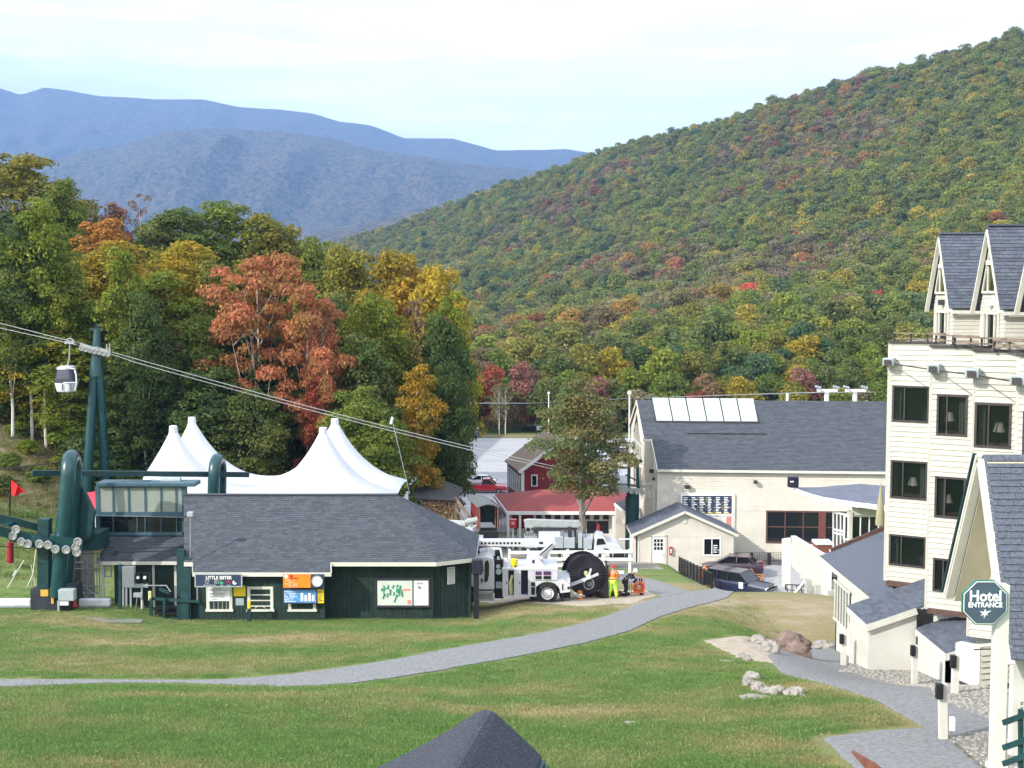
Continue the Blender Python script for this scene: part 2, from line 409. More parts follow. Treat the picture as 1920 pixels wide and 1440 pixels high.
def window(o, u, rect, parent, fm=None, gm=None, fw=0.07, cols=(0.5,), rows=(), depth=0.06, flip=False, name='window', mid=None, sill=False, recess=0.03):
    """Frame part with bars and one glass pane sub-part per light."""
    fm = fm or DARKFR; gm = gm or GLASSD; mid = mid or fw * 0.7
    o, u = Vector(o), Vector(u).normalized(); z = Vector((0, 0, 1)); n = u.cross(z).normalized()
    if flip: n = -n
    x0, z0, x1, z1 = rect
    q = lambda X, Z, H: o + u * X + z * Z + n * H
    mb = MB()
    def bx(a0, b0, a1, b1, h0, h1):
        vs = [q(a0, b0, h0), q(a1, b0, h0), q(a1, b1, h0), q(a0, b1, h0)]
        mb.prism(vs, n * (h1 - h0))
    H0, H1 = -0.05, depth
    bx(x0 - .01, z0 - .01, x0 + fw, z1 + .01, H0, H1); bx(x1 - fw, z0 - .01, x1 + .01, z1 + .01, H0, H1)
    bx(x0 + fw, z1 - fw, x1 - fw, z1 + .01, H0, H1); bx(x0 + fw, z0 - .01, x1 - fw, z0 + fw, H0, H1)
    W_, H_ = x1 - x0, z1 - z0
    cx = [x0 + fw] + [c for c in [x0 + W_ * k for k in cols]] + [x1 - fw]
    rz_ = [z0 + fw] + [z0 + H_ * k for k in rows] + [z1 - fw]
    for c in cx[1:-1]: bx(c - mid / 2, z0 + fw, c + mid / 2, z1 - fw, H0, H1 - 0.015)
    for r in rz_[1:-1]: bx(x0 + fw, r - mid / 2, x1 - fw, r + mid / 2, H0 + .002, H1 - 0.018)
    if sill: bx(x0 - .06, z0 - .08, x1 + .06, z0 - .012, H0, H1 + .05)
    fo = mb.build(name, fm, parent)
    for i in range(len(cx) - 1):
        for j in range(len(rz_) - 1):
            m2 = MB(); a0, a1, b0, b1 = cx[i], cx[i + 1], rz_[j], rz_[j + 1]
            vs = [q(a0, b0, -recess), q(a1, b0, -recess), q(a1, b1, -recess), q(a0, b1, -recess)]
            m2.prism(vs, n * 0.012); m2.build('pane', gm, fo)
    return fo
# =================================================================== LAND
def interp(tab, x):
    if x <= tab[0][0]: return tab[0][1]
    for (a, p), (b, q) in zip(tab, tab[1:]):
        if x <= b: return p + (q - p) * (x - a) / (b - a)
    return tab[-1][1]
DRY = []
for px, py, rx, ry, w in [(60, 1160, 4, 1.6, .7), (300, 1200, 6, 2.0, .9), (160, 1170, 3, 1, 1.0), (520, 1195, 6, 1.4, .75), (700, 1200, 5, 1.2, .6), (880, 1190, 4, 1.2, .5),
                         (420, 1255, 5, 1.3, .6), (150, 1240, 7, 1.5, .55), (400, 1305, 7, 0.9, .6), (700, 1320, 5, 1.0, .55), (950, 1300, 4, 1.0, .45),
                         (1150, 1335, 4, .6, .9), (1400, 1345, 5, .6, .5), (1500, 1150, 4, 3.0, 1.3), (1540, 1120, 4, 3.0, 1.2), (1420, 1125, 3, 2.0, .8),
                         (1400, 1225, 3.0, 1.2, 1.0), (1480, 1190, 3, 1.5, .7), (1060, 1135, 5, 2.6, 1.5), (1150, 1130, 3, 2.2, 1.5), (980, 1150, 4, 1.8, .9), (950, 1120, 4, 2.5, .9),
                         (1120, 1165, 3, 1.3, 1.2), (1210, 1180, 2.5, 1.2, 1.0), (1290, 1150, 2.0, 1.5, 1.0), (1330, 1130, 2, 2, 1.0), (1290, 1100, 2.5, 3, 1.0), (1180, 1095, 3, 2, .7),
                         (1500, 1290, 2, .7, 1.1), (1590, 1305, 2, .6, 1.1), (1650, 1330, 2, .6, 1.1), (1720, 1350, 1.5, .6, 1.1), (1500, 1400, 1.6, .6, .8), (1540, 1435, 1.4, .8, .9),
                         (20, 830, 14, 14, .8), (90, 800, 10, 10, .9), (60, 900, 8, 8, .55)]:
    p = P(px, py); DRY.append((p.x, p.y, rx, ry, w))
xs = np.concatenate([np.array([-9000, -6000, -3500, -2000, -1200, -700, -420, -260, -180, -130, -100]), np.arange(-85, -46, 2.0), np.arange(-46, 34, 0.62), np.arange(34, 70, 3.0), np.array([80, 100, 130, 180, 260, 420, 700, 1200, 2000, 3500, 6000, 9000])])
ys = np.concatenate([np.array([-60, -30, -10]), np.arange(0, 16, 2.0), np.arange(16, 100, 0.6), np.arange(100, 140, 1.5), np.arange(140, 290, 6.0), np.array([330, 420, 600, 900, 1400, 2200, 3400, 5000, 7000, 9000])])
NX, NY = len(xs), len(ys)
verts = np.zeros((NY, NX, 3)); dry = np.zeros((NY, NX)); wood = np.zeros((NY, NX))
for j, y in enumerate(ys):
    for i, x in enumerate(xs):
        verts[j, i] = (x, y, G(float(x), float(min(y, 280))) - (0 if y < 290 else 3))
for (cx, cy, rx, ry, w) in DRY:
    X, Y = np.meshgrid(xs, ys); dry += w * np.exp(-((X - cx) / rx) ** 2 - ((Y - cy) / ry) ** 2)
X, Y = np.meshgrid(xs, ys)
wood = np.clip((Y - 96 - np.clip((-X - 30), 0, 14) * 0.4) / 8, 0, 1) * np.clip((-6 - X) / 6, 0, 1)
me = bpy.data.meshes.new('ground')
idx = np.arange(NX * NY).reshape(NY, NX)
faces = np.stack([idx[:-1, :-1], idx[:-1, 1:], idx[1:, 1:], idx[1:, :-1]], -1).reshape(-1, 4)
me.from_pydata(verts.reshape(-1, 3).tolist(), [], faces.tolist()); me.update()
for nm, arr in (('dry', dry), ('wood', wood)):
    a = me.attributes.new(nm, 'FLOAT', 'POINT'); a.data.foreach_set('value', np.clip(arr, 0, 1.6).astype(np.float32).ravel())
me.polygons.foreach_set('use_smooth', [True] * len(me.polygons))
gm = bpy.data.materials.new('lawn'); gm.use_nodes = True
n, l = gm.node_tree.nodes, gm.node_tree.links; b = n['Principled BSDF']; b.inputs['Roughness'].default_value = 0.95; b.inputs['Specular IOR Level'].default_value = 0.15
t = n.new('ShaderNodeTexCoord')
def noi(sc, det=5, ro=0.6, st=None):
    k = n.new('ShaderNodeTexNoise'); k.inputs['Scale'].default_value = sc; k.inputs['Detail'].default_value = det; k.inputs['Roughness'].default_value = ro
    if st:
        m_ = n.new('ShaderNodeMapping'); m_.inputs['Scale'].default_value = st; l.new(t.outputs['Object'], m_.inputs[0]); l.new(m_.outputs[0], k.inputs['Vector'])
    else: l.new(t.outputs['Object'], k.inputs['Vector'])
    return k.outputs['Fac']
def math_(op, a, b_=None, clamp=False):
    k = n.new('ShaderNodeMath'); k.operation = op; k.use_clamp = clamp
    for i, v in enumerate((a, b_)):
        if v is None: continue
        if isinstance(v, (int, float)): k.inputs[i].default_value = v
        else: l.new(v, k.inputs[i])
    return k.outputs[0]
def mixc(f, a, b_):
    k = n.new('ShaderNodeMix'); k.data_type = 'RGBA'
    for s_, v in (('Factor', f), ('A', a), ('B', b_)):
        if isinstance(v, (int, float)): k.inputs[s_].default_value = v
        elif isinstance(v, tuple): k.inputs[s_].default_value = (*v, 1)
        else: l.new(v, k.inputs[s_])
    return k.outputs['Result']
ad = n.new('ShaderNodeAttribute'); ad.attribute_name = 'dry'; aw = n.new('ShaderNodeAttribute'); aw.attribute_name = 'wood'
big = noi(0.10, 6, 0.62, (1, 2.2, 1)); mid = noi(0.55, 6, 0.7, (1, 2.0, 1)); fine = noi(9, 5, 0.75); vfine = noi(38, 3, 0.7)
d1 = math_('ADD', math_('MULTIPLY', math_('SUBTRACT', big, 0.47), 2.4), math_('MULTIPLY', math_('SUBTRACT', mid, 0.5), 2.1))
d2 = math_('ADD', math_('ADD', d1, math_('MULTIPLY', ad.outputs['Fac'], 0.95)), math_('MULTIPLY', math_('SUBTRACT', fine, 0.5), 1.3))
dr = n.new('ShaderNodeMapRange'); dr.interpolation_type = 'SMOOTHSTEP'; dr.inputs['From Min'].default_value = -0.15; dr.inputs['From Max'].default_value = 1.05; l.new(d2, dr.inputs['Value'])
green = mixc(mid, (0.090, 0.155, 0.036), (0.155, 0.235, 0.070)); green = mixc(math_('MULTIPLY', vfine, 0.55), green, (0.16, 0.19, 0.06))
tan = mixc(fine, (0.185, 0.155, 0.070), (0.33, 0.275, 0.15))
c = mixc(dr.outputs[0], green, tan)
dirt = n.new('ShaderNodeMapRange'); dirt.inputs['From Min'].default_value = 1.25; dirt.inputs['From Max'].default_value = 1.9; l.new(d2, dirt.inputs['Value'])
c = mixc(dirt.outputs[0], c, (0.36, 0.30, 0.225))
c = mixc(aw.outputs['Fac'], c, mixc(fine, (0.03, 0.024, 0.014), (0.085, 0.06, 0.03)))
l.new(c, b.inputs['Base Color'])
bp = n.new('ShaderNodeBump'); bp.inputs['Strength'].default_value = 0.7; bp.inputs['Distance'].default_value = 0.06
l.new(math_('ADD', fine, math_('MULTIPLY', vfine, 0.6)), bp.inputs['Height']); l.new(bp.outputs[0], b.inputs['Normal'])
me.materials.append(gm)
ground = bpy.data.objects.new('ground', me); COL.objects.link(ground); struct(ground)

# ---- draped strips (paths, gravel)
def resample(pts, N):
    ds = [0]
    for a, b in zip(pts, pts[1:]): ds.append(ds[-1] + (b - a).length)
    out = []
    for i in range(N):
        s = ds[-1] * i / (N - 1); k = 0
        while k < len(ds) - 2 and ds[k + 1] < s: k += 1
        f = (s - ds[k]) / max(1e-6, ds[k + 1] - ds[k]); out.append(pts[k].lerp(pts[k + 1], f))
    return out
def strip(name, e1, e2, m, lift=0.03, N=90, M=14, jag=0.0, world=False, flat=None):
    a = resample([Vector(p) if world else P(*p) for p in e1], N); b = resample([Vector(p) if world else P(*p) for p in e2], N)
    vs, fs = [], []
    rnd = random.Random(3)
    for i in range(N):
        if jag:
            d = (b[i] - a[i]); d = d.normalized() if d.length > 0 else Vector((1, 0, 0))
            ja, jb = a[i] + d * rnd.uniform(-jag, jag), b[i] + d * rnd.uniform(-jag, jag)
        else: ja, jb = a[i], b[i]
        for j in range(M + 1):
            p = ja.lerp(jb, j / M); e = lift if 0 < j < M else lift - 0.012
            vs.append((p.x, p.y, (G(p.x, p.y) if flat is None else flat) + e))
    for i in range(N - 1):
        for j in range(M): fs.append((i * (M + 1) + j, i * (M + 1) + j + 1, (i + 1) * (M + 1) + j + 1, (i + 1) * (M + 1) + j))
    mb = MB(); n0 = len(vs)
    # skirt
    ring = [i * (M + 1) for i in range(N)] + [(N - 1) * (M + 1) + j for j in range(1, M + 1)] + [i * (M + 1) + M for i in range(N - 2, -1, -1)] + [j for j in range(M - 1, 0, -1)]
    for k in ring: vs.append((vs[k][0], vs[k][1], vs[k][2] - 0.16))
    for q in range(len(ring)): r = (q + 1) % len(ring); fs.append((ring[q], ring[r], n0 + r, n0 + q))
    mb.add(vs, fs); return struct(mb.build(name, m, smooth=False))
strip('path', [(-260, 1272), (0, 1275), (180, 1276), (330, 1277), (420, 1275), (530, 1267), (640, 1254), (760, 1234), (880, 1211), (1000, 1191), (1090, 1171), (1160, 1148), (1215, 1126), (1275, 1111), (1335, 1106), (1372, 1104)],
      [(-260, 1290), (0, 1289), (200, 1281), (330, 1281), (440, 1284), (520, 1288), (640, 1284), (760, 1269), (880, 1248), (1000, 1226), (1100, 1206), (1180, 1184), (1240, 1156), (1310, 1135), (1365, 1120), (1425, 1109)], ASPH, 0.045, 160, 14, 0.05)
strip('footpath', [(1080, 1066), (1130, 1069), (1190, 1081), (1235, 1090), (1290, 1110)], [(1080, 1072), (1120, 1077), (1165, 1088), (1205, 1104), (1245, 1122)], ASPH, 0.055, 60, 8, 0.04)
strip('hotel_path', [(1500, 1206), (1438, 1232), (1466, 1264), (1545, 1281), (1640, 1312), (1735, 1366), (1810, 1400)],
      [(1640, 1206), (1640, 1240), (1660, 1262), (1700, 1284), (1770, 1316), (1860, 1350), (1930, 1375)], ASPH, 0.04, 100, 32, 0.03)
strip('lower_path', [(1740, 1367), (1640, 1373), (1543, 1386), (1600, 1440), (1680, 1530)], [(1990, 1362), (1900, 1366), (1775, 1386), (1840, 1440), (1930, 1530)], ASPH, 0.052, 70, 32, 0.03)
GRAVEL = mat('pale_gravel', (0.19, 0.175, 0.15), 0.95, 0.3, 14, 1.0, 60, col2=(0.38, 0.36, 0.32))
SAND = mat('sandy_dirt', (0.33, 0.27, 0.20), 0.95, 0.15, 3, 0.5, 30, col2=(0.46, 0.40, 0.32))
strip('gravel_bed', [(1568, 1262), (1600, 1264), (1690, 1287), (1770, 1320), (1860, 1353), (1940, 1380)], [(1600, 1248), (1660, 1246), (1760, 1268), (1850, 1290), (1930, 1310), (2010, 1330)], GRAVEL, 0.058, 60, 12, 0.06)
strip('gravel_bed', [(1768, 1385), (1800, 1402), (1845, 1442), (1900, 1500)], [(1860, 1378), (1960, 1382), (2010, 1440), (2050, 1500)], GRAVEL, 0.068, 40, 10, 0.06)
strip('dirt_patch', [(1322, 1202), (1345, 1215), (1395, 1236), (1452, 1244)], [(1360, 1197), (1400, 1194), (1440, 1206), (1462, 1228)], SAND, 0.03, 40, 10, 0.12)
strip('dirt_patch', [(900, 1128), (1000, 1131), (1100, 1137), (1180, 1132), (1240, 1113)], [(900, 1110), (1000, 1112), (1100, 1110), (1180, 1106), (1225, 1105)], SAND, 0.02, 50, 8, 0.30)
# paved plaza, lower yard, parking lot, road
strip('plaza', [(12.7, 80.3, 0), (12.9, 88, 0), (13.0, 98, 0)], [(40, 80.3, 0), (40, 88, 0), (40, 98, 0)], mat('plaza_paving', (0.34, 0.34, 0.35), 0.9, 0.08, 1.5, 0.2, 30), 0.05, 60, 30, world=True)
strip('parking_lot', [(-24, 131, 0), (-22, 160, 0), (-18, 220, 0)], [(75, 131, 0), (75, 160, 0), (75, 220, 0)], LOT, 0.10, 60, 40, world=True)
strip('road_verge', [(-22, 220.5, 0), (-22, 224, 0), (-22, 226, 0)], [(75, 222, 0), (75, 226, 0), (75, 228, 0)], mat('verge_grass', (0.13, 0.14, 0.06), 0.95, 0.25, 1.0, 0.3, 20, col2=(0.24, 0.21, 0.11)), 0.14, 8, 20, world=True)
strip('back_yard', [(-9, 84, 0), (-9, 100, 0), (-12, 128, 0)], [(10.5, 84.5, 0), (11.0, 100, 0), (16, 128, 0)], mat('packed_gravel', (0.24, 0.22, 0.19), 0.95, 0.2, 1.5, 0.5, 20), 0.05, 40, 20, 0.3, world=True)

# ---- hillside
YF, HY0 = 250.0, 236.0
SKYL = [(-300, 468), (300, 470), (600, 462), (640, 455), (740, 425), (850, 385), (950, 345), (1060, 318), (1120, 295), (1200, 270), (1330, 240), (1410, 215), (1500, 190), (1620, 158), (1720, 130), (1800, 105), (1920, 70), (2200, -10), (2800, -120), (3600, -200)]
def hill_z(tx, s):
    px = 960 + tx * F_PX; y1 = interp([(-300, 1500), (600, 1500), (1100, 1250), (1500, 1060), (1920, 900), (3600, 800)], px)
    Y = HY0 + (y1 - HY0) * s
    e0 = -0.106; e1 = (560 - (interp(SKYL, px) + 15)) / F_PX
    if s <= 1: zy = e0 + (e1 - e0) * (s ** 0.78)
    else: zy = e1 - (s - 1) * (e1 - e0) * 1.1
    X_ = tx * Y; Z = zy * Y
    nzv = mnoise.fractal(Vector((X_ * 0.006, Y * 0.006, 3.1)), 1.0, 2.0, 4)
    Z += nzv * 9 * sstep(0, .15, s) * (1 - 0.75 * sstep(.8, 1, s)) + mnoise.noise(Vector((X_ * 0.03, Y * 0.03, 1))) * 1.6 * sstep(0, .1, s)
    return Vector((X_, Y, Z))
NT, NS = 190, 90
hv = [hill_z(-0.50 + 1.45 * i / (NT - 1), 1.3 * j / (NS - 1)) for j in range(NS) for i in range(NT)]
hf = [(j * NT + i, j * NT + i + 1, (j + 1) * NT + i + 1, (j + 1) * NT + i) for j in range(NS - 1) for i in range(NT - 1)]
HILLM = mat('forest_floor', (0.035, 0.045, 0.022), 0.95, 0.35, 0.08, col2=(0.10, 0.085, 0.045))
hill = struct(MB().add(hv, hf).build('hillside_terrain', HILLM, smooth=True))

# ---- far mountains
def mountain(name, Yr, depth, tab, zfoot, m, seed, rough, spur):
    NT, NS = 420, 60
    vs = []
    for j in range(NS):
        s = j / (NS - 1) * 1.25
        for i in range(NT):
            px = -1500 + 4600 * i / (NT - 1); tx = (px - 960) / F_PX
            Y = Yr - depth * (1 - s); top = (560 - interp(tab, px)) / F_PX * Yr
            X_ = tx * Y
            nv = mnoise.fractal(Vector((X_ * rough, Y * rough * 0.6, seed)), 1.0, 2.1, 7)
            rv = abs(mnoise.fractal(Vector((X_ * rough * 1.6, Y * rough * 0.5, seed + 9)), 1.0, 2.0, 4))
            g = s ** 0.85 if s <= 1 else 1 - (s - 1) * 1.5
            Z = zfoot + (top - zfoot) * g + (nv - rv * 1.1 + 0.25) * spur * math.sin(math.pi * min(1, s)) + nv * spur * 0.06
            vs.append((X_, Y, Z))
    fs = [(j * NT + i, j * NT + i + 1, (j + 1) * NT + i + 1, (j + 1) * NT + i) for j in range(NS - 1) for i in range(NT - 1)]
    return struct(MB().add(vs, fs).build(name, m, smooth=True))
MTN = mat('mountain_forest', (0.012, 0.016, 0.014), 0.95, 0.3, 0.055, 1.0, 0.05, col2=(0.105, 0.092, 0.065), dirt=0.6, dirtcol=(0.14, 0.085, 0.085))
for nd in MTN.node_tree.nodes:
    if nd.type == 'BUMP': nd.inputs['Distance'].default_value = 30; nd.inputs['Strength'].default_value = 0.25
    if nd.type == 'TEX_NOISE': nd.inputs['Detail'].default_value = 6; nd.inputs['Roughness'].default_value = 0.7
    if nd.type == 'VALTORGB': nd.color_ramp.elements[0].position = 0.44; nd.color_ramp.elements[1].position = 0.56
MFAR = [(-1500, 150), (-600, 190), (-200, 176), (0, 168), (52, 183), (95, 169), (140, 174), (200, 186), (300, 191), (390, 191), (450, 204), (540, 211), (590, 217), (640, 232), (700, 239), (760, 262), (850, 264), (930, 285), (1000, 283), (1060, 281), (1115, 291), (1300, 330), (1700, 380), (3100, 300)]
mountain('mountain_range', 8400, 2300, MFAR, 60, MTN, 1.0, 0.0012, 130)
mountain('mountain_range', 5600, 1700, [(-1500, 330), (-300, 330), (0, 318), (80, 312), (150, 288), (250, 272), (330, 250), (420, 244), (520, 249), (620, 263), (700, 285), (790, 296), (900, 312), (1000, 322), (1100, 330), (1400, 400), (3100, 420)], 0, MTN, 4.0, 0.0020, 105)
mountain('mountain_range', 3300, 1100, [(-1500, 430), (0, 440), (300, 452), (420, 470), (560, 446), (700, 412), (820, 384), (950, 365), (1100, 360), (1500, 420), (3100, 430)], -30, MTN, 7.0, 0.004, 30)

# ---- haze: one closed box round everything
hb = MB().box((0, 5000, 740), (22000, 11000, 1640)); hz = hb.build('haze', MATS['lawn'] if 'lawn' in MATS else gm)
hm = bpy.data.materials.new('haze_air'); hm.use_nodes = True; hn = hm.node_tree.nodes; hn.clear()
ho = hn.new('ShaderNodeOutputMaterial'); pv = hn.new('ShaderNodeVolumePrincipled')
pv.inputs['Color'].default_value = (0.27, 0.50, 0.95, 1); pv.inputs['Density'].default_value = 0.000125; pv.inputs['Anisotropy'].default_value = 0.1
hm.node_tree.links.new(pv.outputs[0], ho.inputs['Volume']); hz.data.materials.clear(); hz.data.materials.append(hm); hz['kind'] = 'stuff'
hz.display_type = 'BOUNDS'
# =================================================================== TREES
LEAF = bpy.data.materials.new('foliage'); LEAF.use_nodes = True
n, l = LEAF.node_tree.nodes, LEAF.node_tree.links; b = n['Principled BSDF']; b.inputs['Roughness'].default_value = 0.55; b.inputs['Specular IOR Level'].default_value = 0.25
a1 = n.new('ShaderNodeAttribute'); a1.attribute_type = 'INSTANCER'; a1.attribute_name = 'tint'
a2 = n.new('ShaderNodeAttribute'); a2.attribute_type = 'INSTANCER'; a2.attribute_name = 'tint2'
t = n.new('ShaderNodeTexCoord'); k = n.new('ShaderNodeTexNoise'); k.inputs['Scale'].default_value = 0.42; k.inputs['Detail'].default_value = 4
oi = n.new('ShaderNodeObjectInfo'); va = n.new('ShaderNodeVectorMath'); va.operation = 'ADD'
sc_ = n.new('ShaderNodeVectorMath'); sc_.operation = 'SCALE'; sc_.inputs[0].default_value = (37, 61, 23); l.new(oi.outputs['Random'], sc_.inputs['Scale'])
l.new(t.outputs['Object'], va.inputs[0]); l.new(sc_.outputs[0], va.inputs[1]); l.new(va.outputs[0], k.inputs['Vector'])
mr = n.new('ShaderNodeMapRange'); mr.inputs['From Min'].default_value = 0.38; mr.inputs['From Max'].default_value = 0.62; l.new(k.outputs['Fac'], mr.inputs['Value'])
gi = n.new('ShaderNodeNewGeometry'); m1 = n.new('ShaderNodeMix'); m1.data_type = 'RGBA'
l.new(mr.outputs[0], m1.inputs['Factor']); l.new(a1.outputs['Color'], m1.inputs['A']); l.new(a2.outputs['Color'], m1.inputs['B'])
mr2 = n.new('ShaderNodeMapRange'); mr2.inputs['To Min'].default_value = 0.6; mr2.inputs['To Max'].default_value = 1.5; l.new(gi.outputs['Random Per Island'], mr2.inputs['Value'])
s2 = n.new('ShaderNodeVectorMath'); s2.operation = 'SCALE'; l.new(m1.outputs['Result'], s2.inputs[0]); l.new(mr2.outputs[0], s2.inputs['Scale'])
l.new(s2.outputs[0], b.inputs['Base Color'])
tr = n.new('ShaderNodeBsdfTranslucent'); l.new(s2.outputs[0], tr.inputs['Color']); ms = n.new('ShaderNodeMixShader'); ms.inputs[0].default_value = 0.48
l.new(b.outputs[0], ms.inputs[1]); l.new(tr.outputs[0], ms.inputs[2]); l.new(ms.outputs[0], n['Material Output'].inputs['Surface'])

def clumps(rng, K, R_, z0, z1, shape):
    out = []
    for i in range(K):
        t = (i + rng.random()) / K
        prof = {'dome': math.sin(math.pi * (0.14 + 0.80 * t)) ** 0.6, 'round': math.sin(math.pi * (0.12 + 0.84 * t)) ** 0.7, 'tall': (math.sin(math.pi * (0.15 + 0.8 * t)) ** 0.6) * 0.95,
                'cone': (1 - t) ** 0.85 + 0.05, 'open': math.sin(math.pi * (0.1 + 0.8 * t)) ** 0.5}[shape]
        a = rng.random() * 2 * math.pi; rr = R_ * prof * (0.30 + 0.62 * rng.random() ** 0.6)
        if rng.random() < 0.18: rr *= 0.3
        if shape == 'dome': rr *= 0.55
        cr_ = R_ * (0.26 + 0.16 * rng.random()) * (0.55 + 0.45 * prof) * {'dome': 1.55, 'round': 0.78, 'tall': 0.9}.get(shape, 1)
        if shape == 'open': cr_ *= 0.75
        out.append((rr * math.cos(a), rr * math.sin(a), z0 + (z1 - z0) * t - cr_ * 0.2, cr_))
    if shape in ('round', 'tall'):
        for t in (.2, .38, .55, .7, .84): out.append((rng.uniform(-.15, .15) * R_, rng.uniform(-.15, .15) * R_, z0 + (z1 - z0) * t, R_ * (.62 if t < .8 else .42)))
    return out
def leaf_mesh(name, rng, cl, nleaf, size, flat=0.62, droop=0.15):
    w = np.array([c[3] ** 2 for c in cl]); w /= w.sum(); rs = np.random.RandomState(rng.randrange(10 ** 6))
    ci = rs.choice(len(cl), nleaf, p=w); C_ = np.array([c[:3] for c in cl])[ci]; r = np.array([c[3] for c in cl])[ci]
    d = rs.normal(size=(nleaf, 3)); d /= np.linalg.norm(d, axis=1)[:, None]
    d[:, 2] = np.where(d[:, 2] < -0.35, -d[:, 2], d[:, 2])
    # ragged clump surface: radius varies with direction
    ph = np.sin(d[:, 0] * 5 + C_[:, 0] * 3) * np.sin(d[:, 1] * 6 + C_[:, 1] * 2) * np.sin(d[:, 2] * 5 + 1)
    rad = r * (0.62 + 0.38 * rs.random_sample(nleaf) ** 0.5) * (1 + 0.3 * ph)
    out = rs.random_sample(nleaf) < 0.07; rad = np.where(out, rad * 1.25, rad)
    p = C_ + d * rad[:, None] * np.array([1, 1, flat])
    nrm = d + rs.normal(size=(nleaf, 3)) * 0.55; nrm[:, 2] += 0.25; nrm /= np.linalg.norm(nrm, axis=1)[:, None]
    a = rs.normal(size=(nleaf, 3)); a[:, 2] *= 0.5; a -= nrm * (a * nrm).sum(1)[:, None]; a /= np.linalg.norm(a, axis=1)[:, None]; c = np.cross(nrm, a)
    s = size * (0.6 + 0.8 * rs.random_sample(nleaf))[:, None]
    v = np.stack([p - a * s * 0.62, p - c * s * 0.40 + a * s * 0.05, p + a * s * 0.62 - nrm * s * 0.15, p + c * s * 0.40 + a * s * 0.05], 1).reshape(-1, 3)
    me = bpy.data.meshes.new(name); me.vertices.add(nleaf * 4); me.vertices.foreach_set('co', v.astype(np.float32).ravel())
    me.loops.add(nleaf * 4); me.loops.foreach_set('vertex_index', np.arange(nleaf * 4, dtype=np.int32))
    me.polygons.add(nleaf); me.polygons.foreach_set('loop_start', np.arange(0, nleaf * 4, 4, dtype=np.int32)); me.polygons.foreach_set('loop_total', np.full(nleaf, 4, dtype=np.int32))
    me.update(calc_edges=True); me.validate(); me.materials.append(LEAF); return me
def trunk_mesh(rng, cl, h, r0, m, limbs=9, fork=0.35, name='trunk', n=7, twigs=0):
    mb = MB(); top = h * 0.86
    kx, ky = rng.uniform(-.5, .5), rng.uniform(-.5, .5)
    ax = lambda z: Vector((kx * (z / h) ** 2 * 1.4 + 0.12 * math.sin(z * .7), ky * (z / h) ** 2 * 1.4, z))
    zs = [-0.8, 0, .4, h * .15, h * .3, h * .45, h * .6, h * .75, top]
    mb.tube([ax(z) for z in zs], [r0 * 1.35 if z <= 0 else max(0.03, r0 * (1 - z / h) ** 0.8) for z in zs], n)
    for (x, y, z, r) in sorted(cl, key=lambda c: -c[3])[:limbs]:
        zb = max(h * 0.12, z - (x * x + y * y) ** 0.5 * rng.uniform(.7, 1.3) - 0.6); s = ax(zb); e = Vector((x, y, z + r * 0.25))
        m_ = s.lerp(e, 0.5) + Vector((0, 0, -0.08 * (e - s).length)); rb = max(0.025, r0 * (1 - zb / h) ** 0.8 * 0.45)
        mb.tube([s, m_, e], [rb, rb * .6, rb * .15], 5)
        for _ in range(twigs):
            f = rng.uniform(.4, 1); q = s.lerp(e, f); dd = Vector((rng.uniform(-1, 1), rng.uniform(-1, 1), rng.uniform(.3, 1.3))) * r * .9
            mb.tube([q, q + dd * .5 + Vector((0, 0, .1)), q + dd], [rb * .35, rb * .22, rb * .08], 4)
    o = mb.build(name, m, smooth=True); me = o.data; bpy.data.objects.remove(o); return me
rng = random.Random(11)
PROTO = {}
def proto(key, K, R_, z0, z1, shape, nleaf, size, r0, bark, h, limbs=9, twigs=0, flat=0.62):
    cl = clumps(rng, K, R_, z0, z1, shape)
    PROTO[key] = (leaf_mesh(key + '_crown', rng, cl, nleaf, size, flat), trunk_mesh(rng, cl, h, r0, bark, limbs, twigs=twigs), h, R_)
for i in range(5): proto('broad%d' % i, 84 + i * 2, 4.9, 4.2, 17.6, 'round', 26000, 0.215, 0.24, BARK, 18, flat=0.68)
for i in range(3): proto('tall%d' % i, 64, 3.5, 4.5, 17.8, 'tall', 17000, 0.21, 0.18, PALEBARK, 18, 10, flat=0.7)
for i in range(2): proto('sparse%d' % i, 24, 3.9, 6.5, 17.5, 'open', 1500, 0.24, 0.17, PALEBARK, 18, 18, 4, flat=0.5)
for i in range(2): proto('crownly%d' % i, 62, 5.2, 8.8, 17.4, 'open', 21000, 0.20, 0.20, PALEBARK, 18, 16, 2, flat=0.42)
proto('yard', 52, 4.5, 6.6, 17.6, 'round', 22000, 0.19, 0.34, mat('grey_bark', (.17, .155, .13), .95, .3, 3, .6, 18, stretch=(1, 1, .3)), 18, 18, 2, flat=0.6)
for i in range(2): proto('shrub%d' % i, 13, 2.6, 0.5, 3.6, 'round', 4200, 0.26, 0.07, BARK, 4.2, 6, flat=0.7)
for i in range(2): proto('spruce%d' % i, 46, 3.3, 1.5, 17.5, 'cone', 7000, 0.34, 0.2, BARK, 18, 4, flat=0.35)
for i in range(6): proto('hill%d' % i, 20, 4.9, 2.2, 11.6, 'dome', 4200, 0.42, 0.16, BARK, 12.5, 5, flat=0.6)
for i in range(2): proto('hillspruce%d' % i, 26, 2.7, 1.0, 12.6, 'cone', 2000, 0.45, 0.15, BARK, 13, 3, flat=0.4)
for i in range(6): proto('far%d' % i, 14, 5.0, 1.6, 10.0, 'dome', 1500, 0.66, 0.15, BARK, 11, 2, flat=0.65)

